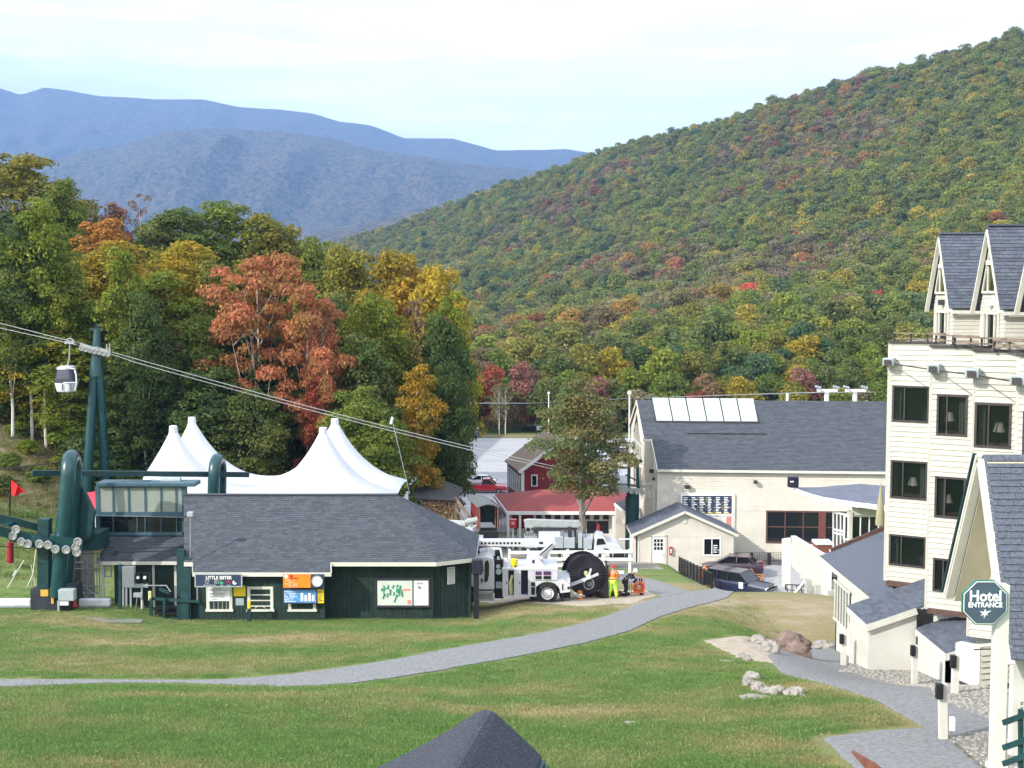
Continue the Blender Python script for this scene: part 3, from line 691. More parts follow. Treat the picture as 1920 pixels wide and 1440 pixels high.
C = {'dark': ((0.050, 0.088, 0.024), (0.090, 0.130, 0.030)), 'green': ((0.115, 0.170, 0.026), (0.190, 0.225, 0.036)), 'bright': ((0.150, 0.210, 0.022), (0.240, 0.260, 0.030)),
     'olive': ((0.165, 0.175, 0.028), (0.260, 0.225, 0.036)), 'yellow': ((0.290, 0.260, 0.024), (0.400, 0.280, 0.028)), 'gold': ((0.420, 0.240, 0.024), (0.260, 0.210, 0.026)),
     'orange': ((0.430, 0.190, 0.040), (0.300, 0.180, 0.040)), 'coral': ((0.520, 0.190, 0.095), (0.330, 0.180, 0.060)), 'red': ((0.380, 0.070, 0.045), (0.200, 0.090, 0.035)),
     'pink': ((0.330, 0.130, 0.105), (0.230, 0.140, 0.095)), 'maroon': ((0.130, 0.055, 0.055), (0.170, 0.105, 0.055)), 'brown': ((0.175, 0.120, 0.060), (0.150, 0.140, 0.055)),
     'rust': ((0.230, 0.130, 0.070), (0.190, 0.140, 0.070)), 'tan': ((0.280, 0.225, 0.130), (0.200, 0.190, 0.090)), 'purple': ((0.130, 0.090, 0.090), (0.170, 0.125, 0.095)),
     'teal': ((0.060, 0.115, 0.052), (0.090, 0.145, 0.055)), 'scarlet': ((0.600, 0.050, 0.055), (0.480, 0.060, 0.050)), 'moss': ((0.100, 0.145, 0.036), (0.150, 0.165, 0.040))}
def tree(key, x, y, h, w, col, name, label, group, z=None, cat='tree', lean=0.0):
    cm, tm, H0, R0 = PROTO[key]
    r = bpy.data.objects.new(name, None); COL.objects.link(r); r['label'] = label; r['category'] = cat
    if group: r['group'] = group
    r.location = (x, y, (G(x, y) if z is None else z) - 0.1); s = w / (2 * R0); r.scale = (s, s, h / H0); r.rotation_euler = (0, 0, random.uniform(0, 6.28))
    a = bpy.data.objects.new('trunk', tm); COL.objects.link(a); a.parent = r
    c = bpy.data.objects.new('crown', cm); COL.objects.link(c); c.parent = r
    c1, c2 = C[col]; j = random.uniform(0.88, 1.14)
    c['tint'] = [v * j for v in c1]; c['tint2'] = [v * j for v in c2]
    return r
# ---- wood behind the tent: px centre, py top, crown width px, distance, prototype, colour, words
WOODS = [
 (40, 296, 210, 136, 'broad0', 'olive', 'tallest tree at the left edge, olive green crown browning at the tip'),
 (118, 345, 110, 128, 'broad1', 'green', 'deep green tree just right of the tallest one at the left edge'),
 (5, 410, 210, 117, 'broad2', 'dark', 'huge near-black green tree filling the left edge'),
 (75, 470, 170, 114, 'broad3', 'dark', 'dark green tree standing left of the yellow-green one'),
 (150, 368, 110, 134, 'sparse0', 'brown', 'thinning brown tree with pale forked branches near the left skyline'),
 (213, 392, 90, 138, 'broad4', 'pink', 'pink-red treetop showing on the left skyline'),
 (190, 425, 120, 126, 'tall0', 'orange', 'orange-gold tree below the pink treetop'),
 (262, 362, 70, 140, 'sparse1', 'rust', 'almost bare reddish treetop poking above the left skyline'),
 (330, 400, 170, 134, 'broad1', 'moss', 'rounded green tree on the skyline left of the highest dark green dome'),
 (415, 386, 170, 138, 'broad0', 'green', 'dark green dome forming the skyline above the coral maple'),
 (505, 412, 170, 136, 'broad3', 'olive', 'olive tree on the skyline behind the coral maple'),
 (590, 452, 120, 134, 'broad2', 'green', 'green tree on the skyline right of the olive one'),
 (215, 465, 230, 116, 'broad4', 'yellow', 'big yellow-green tree above the gondola tower'),
 (140, 500, 140, 112, 'broad2', 'yellow', 'yellow-leaved tree left above the gondola tower'),
 (345, 462, 160, 122, 'broad2', 'yellow', 'mustard yellow tree left of the coral maple'),
 (300, 520, 170, 113, 'broad1', 'bright', 'olive-yellow tree between gondola tower and coral maple'),
 (400, 505, 110, 117, 'tall2', 'olive', 'slim olive tree beside the coral maple'),
 (478, 474, 200, 107, 'crownly0', 'coral', 'bright coral-orange maple in the middle of the wood'),
 (572, 540, 160, 106, 'crownly1', 'coral', 'smaller coral-orange maple right below the big one'),
 (600, 655, 80, 104, 'crownly1', 'coral', 'red-leaved young maple above the tent'),
 (590, 720, 70, 103, 'tall0', 'red', 'low scarlet-red maple just above the tent peaks'),
 (650, 470, 170, 130, 'broad4', 'olive', 'olive-gold tree on the skyline right of the maples'),
 (750, 478, 180, 128, 'broad1', 'gold', 'golden tree on the skyline near the right end of the wood'),
 (820, 505, 130, 124, 'broad0', 'yellow', 'yellow tree at the right shoulder of the wood'),
 (845, 560, 75, 120, 'tall1', 'bright', 'yellow-green tree at the right edge of the wood'),
 (700, 560, 150, 114, 'broad2', 'bright', 'bright yellow-green tree in the right half of the wood'),
 (785, 555, 130, 117, 'sparse1', 'maroon', 'maroon tree shedding its leaves in the right half of the wood'),
 (680, 640, 120, 106, 'tall1', 'moss', 'white-stemmed birch with thin green crown above the right tent peaks'),
 (825, 600, 115, 114, 'broad3', 'dark', 'dark green tree overhanging the parking lot'),
 (838, 690, 90, 110, 'broad0', 'dark', 'low dark green tree next to the parking lot'),
 (785, 700, 80, 103, 'tall2', 'gold', 'narrow golden tree at the right end of the wood'),
 (620, 560, 130, 120, 'broad1', 'moss', 'mid green tree behind the coral maples'),
 (480, 620, 200, 110, 'broad4', 'dark', 'broad dark green tree under the coral maple'),
 (385, 600, 160, 109, 'broad2', 'green', 'green tree left under the coral maple'),
 (540, 690, 150, 107, 'broad1', 'dark', 'dark tree directly behind the tent'),
 (310, 610, 120, 107, 'sparse0', 'brown', 'bare-branched grey tree between gondola tower and tent'),
 (60, 588, 170, 106, 'broad1', 'yellow', 'yellow-green tree leaning out behind the gondola cabin'),
 (20, 600, 140, 114, 'spruce0', 'dark', 'dark green spruce behind the gondola cabin'),
 (225, 560, 190, 110, 'broad3', 'bright', 'green tree right behind the gondola tower'),
 (130, 640, 120, 104, 'tall1', 'bright', 'fresh green tree with pale stems beside the gondola tower'),
 (250, 680, 120, 104, 'tall0', 'dark', 'dark tree with a pale straight stem right of the gondola tower'),
 (400, 700, 170, 104, 'broad0', 'dark', 'dark tree behind the left tent peaks'),
 (470, 740, 140, 102, 'broad2', 'moss', 'moss green tree behind the sag of the tent'),
 (670, 740, 140, 100, 'broad4', 'green', 'bushy green tree right of the tent'),
 (712, 780, 120, 99, 'broad1', 'green', 'low green tree between tent and firewood shed'),
 (820, 640, 90, 118, 'tall2', 'green', 'slim green tree in the dark right part of the wood'),
 (-60, 560, 160, 108, 'broad3', 'green', 'green tree partly cut by the left edge of the view'),
 (-90, 380, 200, 125, 'broad0', 'olive', 'olive tree partly cut by the left edge of the view'),
]
for k, (px, py, wpx, D, key, col, words_) in enumerate(WOODS):
    top = W(px, py, D); g = G(top.x, D); h = top.z - g + 0.8
    nm = {'c': 'maple_tree', 'r': 'maple_tree'}.get(col[0] if col in ('coral', 'red') else '', 'birch_tree' if key.startswith('tall') else ('spruce_tree' if key.startswith('spruce') else 'deciduous_tree'))
    tree(key, top.x, D, h, wpx / F_PX * D * (1.0 if key.startswith('sparse') else 1.12 if col in ('coral', 'red') else 1.32), col, nm, words_, None)
# extra pale stems and understory shrubs at the foot of the wood
def zone(px, Z):
    for lim, w in Z:
        if px < lim: return w
    return Z[-1][1]
BZ = [(120, 'near the left edge of the wood'), (230, 'around the feet of the gondola tower'), (330, 'left of the tent peaks'), (480, 'behind the left tent peaks'), (620, 'behind the sag of the tent'), (740, 'right of the right tent peaks'), (9999, 'between tent and firewood shed')]
HZ = [(960, 'left of the road signs'), (1060, 'behind the barn roof'), (1180, 'behind the yard maple'), (1320, 'above the left half of the skylight panels'), (1430, 'above the right half of the skylight panels'), (1540, 'above the middle of the lodge ridge'), (1660, 'by the T-shaped lift towers'), (9999, 'behind the hotel')]
SHRUBW = ['dark', 'green', 'moss', 'dark', 'bright', 'green', 'olive', 'dark']
CW = {'dark': 'dark green', 'green': 'green', 'moss': 'moss green', 'bright': 'bright green', 'olive': 'olive', 'tan': 'tan', 'rust': 'rust coloured', 'teal': 'blue-green', 'yellow': 'yellow', 'gold': 'golden', 'orange': 'orange',
      'pink': 'pinkish red', 'purple': 'dull purple', 'brown': 'brown', 'red': 'red', 'maroon': 'maroon', 'coral': 'coral', 'scarlet': 'scarlet'}
for i in range(40):
    px = -30 + i * 19.5 + random.uniform(-8, 8); D = random.uniform(94, 101) + (4 if px < 250 else 0)
    p = W(px, 800, D)
    if px < 130: D += 8; p = W(px, 800, D)
    c_ = random.choice(SHRUBW); zz = G(p.x, D)
    tree('shrub%d' % (i % 2), p.x, D, random.uniform(3.2, 6.0), random.uniform(4.5, 6.5), c_, 'bush', CW[c_] + ' undergrowth bush ' + zone(px, BZ), CW[c_] + ' undergrowth bushes ' + zone(px, BZ), cat='bush')
for i, px in enumerate((22, 58, 232, 128, 272, 85, 246)):
    D = 103 + (i * 5) % 4; p = W(px, 760, D)
    tree('tall%d' % (i % 3), p.x, D, 17 + i % 3 * 2, 5.5, ('green', 'dark', 'bright')[i % 3], 'birch_tree', ['pale-stemmed tree %s' % s for s in ('nearest the left edge under dark foliage', 'left of the hanging gondola cabin', 'with a long bare stem left of the tent', 'directly under the gondola cabin', 'just left of the white tent', 'between left edge and gondola cabin', 'with twin stem beside the tower leg')][i], None)
for i, (px, py) in enumerate(((52, 850), (20, 880), (95, 835), (35, 815), (75, 905), (8, 930), (110, 880))):
    p = P(px, py, 60); c_ = ('bright', 'green', 'moss')[i % 3]
    tree('shrub%d' % (i % 2), p.x, p.y, 1.3 + .25 * (i % 3), 2.4, c_, 'bush', CW[c_] + ' low bush growing on the open grassy slope at the left', CW[c_] + ' bushes on the left slope', cat='bush')
# ---- big tree in the yard
p = W(1092, 1052, 93)
yt = tree('yard', p.x, 93, W(0, 712, 93).z - p.z + .3, 8.2, 'olive', 'maple_tree', 'large half-turned maple with grey trunk in front of the red-roofed pavilion', None, z=G(p.x, 93))
for ch in yt.children:
    if ch.name.startswith('crown'): ch['tint'] = (0.120, 0.165, 0.055); ch['tint2'] = (0.215, 0.175, 0.065)
# ---- row beyond the parking lot
LOTT = ['green', 'olive', 'rust', 'bright', 'moss', 'green', 'pink', 'olive', 'tan', 'green', 'red', 'moss', 'yellow']
for i in range(30):
    px = 850 + i * 30 + random.uniform(-8, 8); D = 229 + (i % 3) * 3.0; p = W(px, 800, D); c_ = LOTT[(i * 5) % len(LOTT)]
    tree('hill%d' % (i % 6), p.x, D, random.uniform(8, 13), random.uniform(7, 9.5), c_, 'deciduous_tree', CW[c_] + ' tree bordering the parking lot ' + zone(px, HZ), CW[c_] + ' trees bordering the parking lot ' + zone(px, HZ), z=-25)
for px in (936, 948): 
    p = W(px, 800, 226); tree('sparse%d' % (px % 2), p.x, 226, 10, 5, 'moss', 'birch_tree', 'white-stemmed birch at the far edge of the parking lot', 'birches at the parking lot', z=-25)
p = W(975, 800, 232); tree('hill1', p.x, 232, 14, 8, 'pink', 'maple_tree', 'pinkish-red rounded tree right above the road signs', None, z=-25)

# ---- trees of the hillside
pts = []
hr = random.Random(5)
CL = ['green'] * 5 + ['moss'] * 7 + ['olive'] * 10 + ['teal'] * 2 + ['bright'] * 3 + ['yellow'] * 2 + ['dark'] * 1
CR = ['rust'] * 6 + ['pink'] * 1 + ['tan'] * 5 + ['purple'] * 2 + ['orange'] * 1 + ['olive'] * 3 + ['brown'] * 3 + ['gold'] + ['red'] + ['moss'] * 3
s = 0.004
while s < 1.12:
    Yc = HY0 + 900 * s; step_s = 7.2 / 1000.0 * (0.62 if s < .15 else 0.8)
    tx = -0.34
    while tx < 0.62:
        q = hill_z(tx + hr.uniform(-.5, .5) * 6.5 / Yc, s + hr.uniform(-.5, .5) * step_s)
        tx += (6.3 + hr.uniform(-1, 2)) / q.y
        nv = mnoise.fractal(Vector((q.x * 0.007 + 4, q.y * 0.0045, 0)), 1, 2, 3) + 0.20 * (1 - s) ** 2 - 0.17 + (0.25 if s < 0.06 else 0)
        nv += 0.18 * math.exp(-((s - 0.22) / 0.10) ** 2) 
        col = hr.choice(CR) if nv + hr.uniform(-.28, .28) > 0.17 else hr.choice(CL)
        if hr.random() < 0.004: col = 'scarlet' if s < .25 else 'red'
        pts.append((q, col, hr.uniform(0.62, 1.42), hr.random() * 6.28, hr.randrange(6)))
    s += step_s
seen_ = [p for p in pts if -0.17 < p[0].x / p[0].y < 0.32]
seen_.sort(key=lambda p: p[0].y)
near = set(id(p) for p in seen_[:215])
for p in seen_[:215]:
    q, col, sc, ro, k = p; c_ = col
    spr = hr.random() < 0.07 and col in ('green', 'moss', 'teal', 'dark')
    tree(('hillspruce%d' % (k % 2)) if spr else 'hill%d' % k, q.x, q.y, (15 if spr else 11.5) * sc, 8.6 * sc * (0.7 if spr else 1), 'dark' if spr else col, 'spruce_tree' if spr else 'deciduous_tree',
         ('dark pointed spruce' if spr else CW[c_] + ' broadleaf tree') + ' low on the hillside ' + zone(960 + q.x / q.y * F_PX, HZ), ('dark spruces' if spr else CW[c_] + ' trees') + ' low on the hillside ' + zone(960 + q.x / q.y * F_PX, HZ), z=q.z)
# the rest of the wood reads as one mass: instances of crown meshes on points
rest = [p for p in pts if id(p) not in near]
me = bpy.data.meshes.new('hillside_forest'); me.from_pydata([tuple(p[0]) for p in rest], [], [])
def at_(nm, ty, vals, key='value'):
    a = me.attributes.new(nm, ty, 'POINT'); a.data.foreach_set(key, np.array(vals, dtype=np.float32 if ty != 'INT' else np.int32).ravel())
jit = [hr.uniform(1.0, 1.45) for _ in rest]
mute = lambda c: [v * .70 + w * .30 for v, w in zip(c, (.150, .165, .055))]
at_('tint', 'FLOAT_VECTOR', [[v * j for v in mute(C[p[1]][0])] for p, j in zip(rest, jit)], 'vector'); at_('tint2', 'FLOAT_VECTOR', [[v * j for v in mute(C[p[1]][1])] for p, j in zip(rest, jit)], 'vector')
at_('siz', 'FLOAT', [p[2] * hr.uniform(.85, 1.12) for p in rest]); at_('rot', 'FLOAT', [p[3] for p in rest])
at_('idx', 'INT', [p[4] if p[0].y > 520 else 6 + p[4] for p in rest])
forest = bpy.data.objects.new('hillside_forest', me); COL.objects.link(forest); forest['kind'] = 'stuff'
pc = bpy.data.collections.new('forest_sources')
for i in range(12):
    key = 'far%d' % i if i < 6 else 'hill%d' % (i - 6)
    o = bpy.data.objects.new('src_%02d' % i, PROTO[key][0]); pc.objects.link(o)
def instancer(obj, coll):
    ng = bpy.data.node_groups.new(obj.name, 'GeometryNodeTree')
    ng.interface.new_socket('Geometry', in_out='INPUT', socket_type='NodeSocketGeometry'); ng.interface.new_socket('Geometry', in_out='OUTPUT', socket_type='NodeSocketGeometry')
    N, L = ng.nodes, ng.links; gi = N.new('NodeGroupInput'); go = N.new('NodeGroupOutput')
    ip = N.new('GeometryNodeInstanceOnPoints'); ci = N.new('GeometryNodeCollectionInfo'); ci.inputs['Collection'].default_value = coll
    ci.inputs['Separate Children'].default_value = True; ci.inputs['Reset Children'].default_value = True
    def na(nm, ty):
        k = N.new('GeometryNodeInputNamedAttribute'); k.data_type = ty; k.inputs['Name'].default_value = nm; return k.outputs[0]
    cx = N.new('ShaderNodeCombineXYZ'); L.new(na('rot', 'FLOAT'), cx.inputs[2])
    L.new(gi.outputs[0], ip.inputs['Points']); L.new(ci.outputs[0], ip.inputs['Instance']); ip.inputs['Pick Instance'].default_value = True
    L.new(na('idx', 'INT'), ip.inputs['Instance Index']); L.new(cx.outputs[0], ip.inputs['Rotation']); L.new(na('siz', 'FLOAT'), ip.inputs['Scale'])
    L.new(ip.outputs[0], go.inputs[0]); m = obj.modifiers.new('scatter', 'NODES'); m.node_group = ng
instancer(forest, pc)
print('hill trees', len(pts))

# ---- short grass tufts over the near lawn
gr = np.random.RandomState(4); NB = 46
def tuft_mesh(k):
    vs, fs = [], []
    for i in range(NB):
        x, y = gr.normal(size=2) * 0.16; a = gr.uniform(0, 6.28); h = gr.uniform(.025, .06); w = 0.010
        dx, dy = math.cos(a) * w, math.sin(a) * w; lx, ly = gr.normal(size=2) * 0.03
        o = len(vs); vs += [(x - dx, y - dy, -0.01), (x + dx, y + dy, -0.01), (x + lx, y + ly, h)]; fs.append((o, o + 1, o + 2))
    m_ = bpy.data.meshes.new('tuft'); m_.from_pydata(vs, [], fs); m_.materials.append(LEAF); return m_
gc = bpy.data.collections.new('grass_sources')
for i in range(4): gc.objects.link(bpy.data.objects.new('tuft_%d' % i, tuft_mesh(i)))
# =================================================================== TICKET BOOTH AND HELPERS
def PB(mb, px0, py0, px1, py1, Y, dy=0.05):
    a, b = W(px0, py1, Y), W(px1, py0, Y)
    return mb.box(((a.x + b.x) / 2, Y + dy / 2, (a.z + b.z) / 2), (abs(b.x - a.x), dy, abs(b.z - a.z)))
def pbox(name, m, parent, px0, py0, px1, py1, Y, dy=0.05, **k):
    mb = MB(); PB(mb, px0, py0, px1, py1, Y, dy); return mb.build(name, m, parent, **k)
def vboards(mb, a, b, z0, z1, w=0.2, t=0.12, n_out=None):
    a, b = Vector((a[0], a[1], 0)), Vector((b[0], b[1], 0)); u = (b - a); L = u.length; u.normalize(); nn = Vector((u.y, -u.x, 0)) if n_out is None else Vector(n_out)
    k = max(1, round(L / w)); w = L / k
    mb.prism([a + Vector((0, 0, z0)), b + Vector((0, 0, z0)), b + Vector((0, 0, z1)), a + Vector((0, 0, z1))], -nn * t)
    for i in range(k):
        p, q = a + u * (i * w + .008), a + u * ((i + 1) * w - .008)
        mb.prism([p + Vector((0, 0, z0)) + nn * .003, q + Vector((0, 0, z0)) + nn * .003, q + Vector((0, 0, z1 - .002)) + nn * .003, p + Vector((0, 0, z1 - .002)) + nn * .003], nn * 0.018)
    return mb
def lines(mb, x0, z0, x1, z1, Y, n, rnd, h=0.5, fill=(0.5, 1.0)):      # rows of unreadable small print
    for i in range(n):
        zc = z1 - (i + 0.5) * (z1 - z0) / n; hh = (z1 - z0) / n * h
        x = x0
        while x < x1 - 0.02:
            w = rnd.uniform(0.04, 0.16) * (x1 - x0); e = min(x1, x + w)
            if rnd.random() < .85: mb.box(((x + e) / 2, Y - 0.004, zc), (e - x, 0.006, hh))
            x = e + 0.02 * (x1 - x0)
            if x > x0 + (x1 - x0) * rnd.uniform(*fill): break
rn = random.Random(21)
booth = thing('ticket_booth', 'long dark green ticket booth with grey shingled roof and signs on its front', 'ticket booth', (W(600, 1170, 57).x, 58.5, G(-9, 58)))
zr = W(0, 928, 61).z; ze = W(0, 1054, 57.1).z; ms_ = (zr - ze) / (61 - 57.1)
RL = W(345, 928, 61); RR = W(745, 928, 61); RL.z = RR.z = zr
def onroof(px, Y): p = W(px, 1050, Y); return Vector(((px - 960) / F_PX * (Y * CT - (ze + (Y - 57.1) * ms_) * ST), Y, ze + (Y - 57.1) * ms_))
C1 = onroof(818, 57.1); C2 = Vector((-1.72, 58.1, ze)); E1 = onroof(620, 57.1); E2 = onroof(621, 56.55); E3 = onroof(361, 56.55); E4 = onroof(361, 57.1); E5 = onroof(345, 57.1)
main_roof = shingles([E5, E4, E3, E2, E1, C1, RR, RL], 0.135, 0.30, 0.016, 1, lift=0.02)
C3 = Vector((-1.72, 63.8, ze)); C4 = Vector((-3.5, 64.9, ze)); B4 = Vector((RL.x, 64.9, ze))
main_roof.add(*(lambda m: (m.v, m.f))(shingles([C1, C2, RR], 0.135, 0.30, 0.016, 2, lift=0.02)))
main_roof.add(*(lambda m: (m.v, m.f))(shingles([C2, C3, RR], 0.135, 0.30, 0.016, 3, lift=0.02)))
main_roof.prism([RR, RL, B4, C4], (0, 0, -.08)); main_roof.prism([RR, C4, C3], (0, 0, -.08))
main_roof.bar(RL + Vector((0, 0, .03)), RR + Vector((0, 0, .03)), .26, .06)
ro = main_roof.build('roof', SHING, booth)
# fascia boards
fb = MB(); dz = Vector((0, 0, -.10))
for a, b in ((E3, E2), (E2, E1), (E1, C1), (C1, C2), (C2, C3), (E4, E3), (E5, E4)): fb.bar(a + dz, b + dz, 0.05, 0.19)
fb.build('fascia', TRIM, booth)
x_l, x_m, x_r = E3.x + .28, onroof(606, 56.9).x, C1.x - .25
wz = ze - 0.06
wb = MB(); zb = lambda x, y: G(x, y) - .3
vboards(wb, (x_l, 56.95), (x_m, 56.95), -15.1, wz - .32, .2)
vboards(wb, (x_m, 56.95), (x_m, 57.75), -15.4, wz - .1, .2, n_out=(1, 0, 0)); vboards(wb, (x_m, 57.75), (x_r, 57.75), -15.6, wz, .2)
vboards(wb, (x_r, 57.75), (C2.x - .35, 58.5), -15.6, wz, .2); vboards(wb, (C2.x - .35, 58.5), (C2.x - .35, 63.5), -16, wz, .2, n_out=(1, 0, 0))
vboards(wb, (E5.x + .3, 64), (E5.x + .3, 57.3), -15.6, wz, .2, n_out=(-1, 0, 0)); vboards(wb, (E5.x + .3, 57.3), (x_l, 57.3), -15.3, wz - .05, .2)
vboards(wb, (x_l, 57.3), (x_l, 56.95), -15.3, wz - .2, .2, n_out=(-1, 0, 0))
wb.prism([(E5.x + .3, 57.4, wz), (E5.x + .3, 64.6, wz), (E5.x + .3, 61, zr - .15)], (.12, 0, 0))
wb.build('wall', DGREEN, booth)
pb = MB()
pb.bar((x_m + .02, 56.88, -15.1), (x_m + .02, 56.88, wz - .35), .09, .09); pb.bar((x_r, 57.69, -15.6), (x_r, 57.69, wz - .02), .10, .10)
pb.bar((C2.x - .33, 58.46, -15.6), (C2.x - .33, 58.46, wz - .02), .10, .10); pb.bar((x_m + .1, 57.69, G(x_m, 57.7) + .02), (x_r, 57.69, G(x_r, 57.7) + .02), .06, .1)
pb.bar((x_r, 57.68, G(x_r, 57.7) + .05), (C2.x - .35, 58.44, G(x_r, 58.4) + .05), .06, .16)
pb.build('corner_board', DGREEN, booth)
YB = 56.90
# service windows
def service(px0, py0, px1, py1, bars, name='service_window', notice=False):
    fr = MB(); w = 5.0
    PB(fr, px0, py0, px0 + w, py1, YB, .07); PB(fr, px1 - w, py0, px1, py1, YB, .07); PB(fr, px0 + w, py0, px1 - w, py0 + w, YB, .068)
    PB(fr, px0 - 2, py1 - 4, px1 + 2, py1, YB - .06, .12)
    for k in range(bars): y = py0 + w + (py1 - py0 - w) * (k + 1) / (bars + 1); PB(fr, px0 + w, y - 1, px1 - w, y + 1, YB + .01, .04)
    f = fr.build(name, TRIM, booth)
    if notice:
        pbox('shutter', CREAM2, f, px0 + w, py0 + w, px1 - w, py1 - 4, YB + .03, .02)
        n_ = pbox('notice', PRINT, f, px0 + 4, py0 + 1, px1 - 4, py0 + 27, YB - .02, .015)
        m = MB(); a, b = W(px0 + 6, py0 + 25, YB - .02), W(px1 - 6, py0 + 3, YB - .02); lines(m, a.x, a.z, b.x, b.z, YB - .022, 8, rn, .35); m.build('print', NAVY, f)
    else: pbox('pane', GLASSD, f, px0 + w, py0 + w, px1 - w, py1 - 4, YB + .04, .015)
    return f
service(387, 1100, 435, 1147, 0, notice=True); sw = service(464, 1100, 512, 1147, 3); service(541, 1124, 592, 1147, 0)
m = MB(); m.tube([W(478 + 6 * math.cos(t) * 1.6 + 10, 1141 - 4 * math.sin(t), YB + .02) for t in [math.pi * i / 8 for i in range(9)]], .015, 5); m.build('speak_arch', TRIM, sw)
# sign boards on the booth
def board(px0, py0, px1, py1, Y, m_, label, name='sign_board', rim=None):
    s = thing(name, label, 'sign', W((px0 + px1) / 2, py1, Y)); pbox('panel', m_, s, px0, py0, px1, py1, Y, .05)
    if rim:
        r = MB(); 
        for q in ((px0 - 1, py0 - 1, px1 + 1, py0 + 1), (px0 - 1, py1 - 1, px1 + 1, py1 + 1)): PB(r, *q, Y - .02, .08)
        for q in ((px0 - 1, py0 + 1, px0 + 1, py1 - 1), (px1 - 1, py0 + 1, px1 + 1, py1 - 1)): PB(r, *q, Y - .02, .079)
        r.build('rim', rim, s)
    return s
X_, Z_ = (1, 0, 0), (0, 0, 1)
def tx(par, s, px, py, Y, hpx, m_=PRINT, al='CENTER', bold=0.0, sx=1.0): return text('lettering', s, hpx / F_PX * Y * 1.38, m_, W(px, py, Y - .012), X_, Z_, par, .004, al, bold, sx)
Y1 = 56.35
s = board(366, 1077, 453, 1100, Y1, NAVY, 'navy LITTLE SISTER sign over the left ticket window', rim=GREYBOX)
tx(s, 'LITTLE SISTER', 410, 1083.5, Y1, 6.4, bold=.006, sx=.92)
for px, lab in ((388, 'This lift'), (406, 'Easiest')): tx(s, lab, px, 1089, Y1, 2.2)
for px, lab in ((388, 'serves'), (406, 'Way off')): tx(s, lab, px, 1093, Y1, 2.2)
tx(s, 'ski and ride terrain', 393, 1097, Y1, 2.2)
m = MB(); m.cyl(W(416, 1092, Y1 - .01), W(416, 1092, Y1 + .01), .10, 14); m.build('green_dot', mat('sign_green', (.02, .30, .14), .5), s)
m = MB(); m.box(W(428, 1091, Y1 - .005), (.20, .01, .08)); m.build('red_slot', RED, s)
m = MB(); m.cyl(W(440, 1092, Y1 - .01), W(440, 1092, Y1 + .01), .10, 14); m.build('white_dot', PRINT, s)
tx(s, 'T', 440, 1092, Y1 - .012, 4.5, NAVY)
for px in (416, 428): tx(s, 'Open' if px == 416 else 'Closed', px, 1097.4, Y1, 1.7)
s = board(438, 1098, 460, 1118, YB, YELLOW, 'small plain yellow sign between the two left ticket windows')
s = board(442, 1122, 457, 1135, YB, GREYBOX, 'grey metal plate under the small yellow sign', 'wall_plate')
s = board(531, 1077, 582, 1102, Y1, ORANGE, 'orange price board left of the clock'); 
m = MB(); a, b = W(535, 1100, Y1), W(578, 1083, Y1); lines(m, a.x, a.z, b.x, b.z, Y1, 5, rn, .22, (.2, .7)); PB(m, 533, 1078, 539, 1083, Y1 - .01, .01); m.build('print', PRINT, s)
m = MB(); PB(m, 543, 1078, 549, 1083, Y1 - .01, .01); PB(m, 541, 1084, 560, 1085.5, Y1 - .01, .01); m.build('red_tab', RED, s)
ck = thing('wall_clock', 'round white clock on a navy panel on the booth front', 'clock', W(595, 1102, Y1)); pbox('panel', NAVY, ck, 583, 1077, 608, 1103, Y1, .05)
m = MB(); c_ = W(595, 1089.5, Y1); m.cyl(c_ + Vector((0, -.05, 0)), c_, .235, 28); m.build('dial', PRINT, ck); m = MB(); m.ring(c_ + Vector((0, -.05, 0)), (0, 1, 0), .245, .022, 28, 6)
for k in range(12): a = k * math.pi / 6; m.box(c_ + Vector((math.sin(a) * .19, -.055, math.cos(a) * .19)), (.015, .01, .03))
m.bar(c_ + Vector((0, -.06, 0)), c_ + Vector((.10, -.06, .04)), .02, .01); m.bar(c_ + Vector((0, -.065, 0)), c_ + Vector((-.03, -.065, .15)), .015, .01); m.build('rim', GREYBOX, ck)
BLUE = mat('bright_blue_print', (.05, .20, .50), .5, .1, 4, col2=(.16, .38, .70))
s = board(531, 1105, 594, 1131, Y1 + .3, BLUE, 'blue ticket price poster under the orange board', rim=NAVY)
m = MB(); a, b = W(533, 1129, Y1 + .3), W(560, 1108, Y1 + .3); lines(m, a.x, a.z, b.x, b.z, Y1 + .3, 7, rn, .4)
for k in range(4): PB(m, 564 + k * 7, 1112 + (k % 2) * 4, 568.5 + k * 7, 1127, Y1 + .285, .01)
m.build('print', PRINT, s)
s = board(595, 1105, 607, 1131, Y1 + .3, YELLOW, 'narrow yellow notice at the right end of the blue poster'); m = MB(); a, b = W(597, 1128, Y1 + .3), W(605, 1108, Y1 + .3); lines(m, a.x, a.z, b.x, b.z, Y1 + .3, 6, rn, .4); m.build('print', NAVY, s)
# map board
YM = 57.62
s = board(705, 1086, 806, 1138, YM, NAVY, 'wide trail map board in a dark frame on the booth wall', 'map_board', rim=DARKFR)
MAPM = mat('trail_map_print', (.50, .58, .46), .5, .2, 3.0, col2=(.62, .64, .62), dirt=.5, dirtcol=(.62, .42, .38))
p_ = pbox('map_sheet', MAPM, s, 708, 1089, 773, 1135, YM - .012, .01); m = MB()
mr_ = random.Random(8)
for k in range(26):
    x, y = 728 + mr_.gauss(9, 13), 1106 + mr_.gauss(-3, 7)
    if 710 < x < 770 and 1091 < y < 1130: m.tube([W(x, y, YM - .022), W(x + mr_.uniform(-4, 4), y + mr_.uniform(4, 10), YM - .022)], .035, 4)
m.build('trail_drawing', mat('map_green', (.05, .28, .19), .6, .2, 5), s)
m = MB(); PB(m, 755, 1104, 770, 1108, YM - .02, .006); PB(m, 764, 1125, 771, 1133, YM - .02, .006); m.build('map_key', mat('map_key_red', (.6, .25, .2), .6), s)
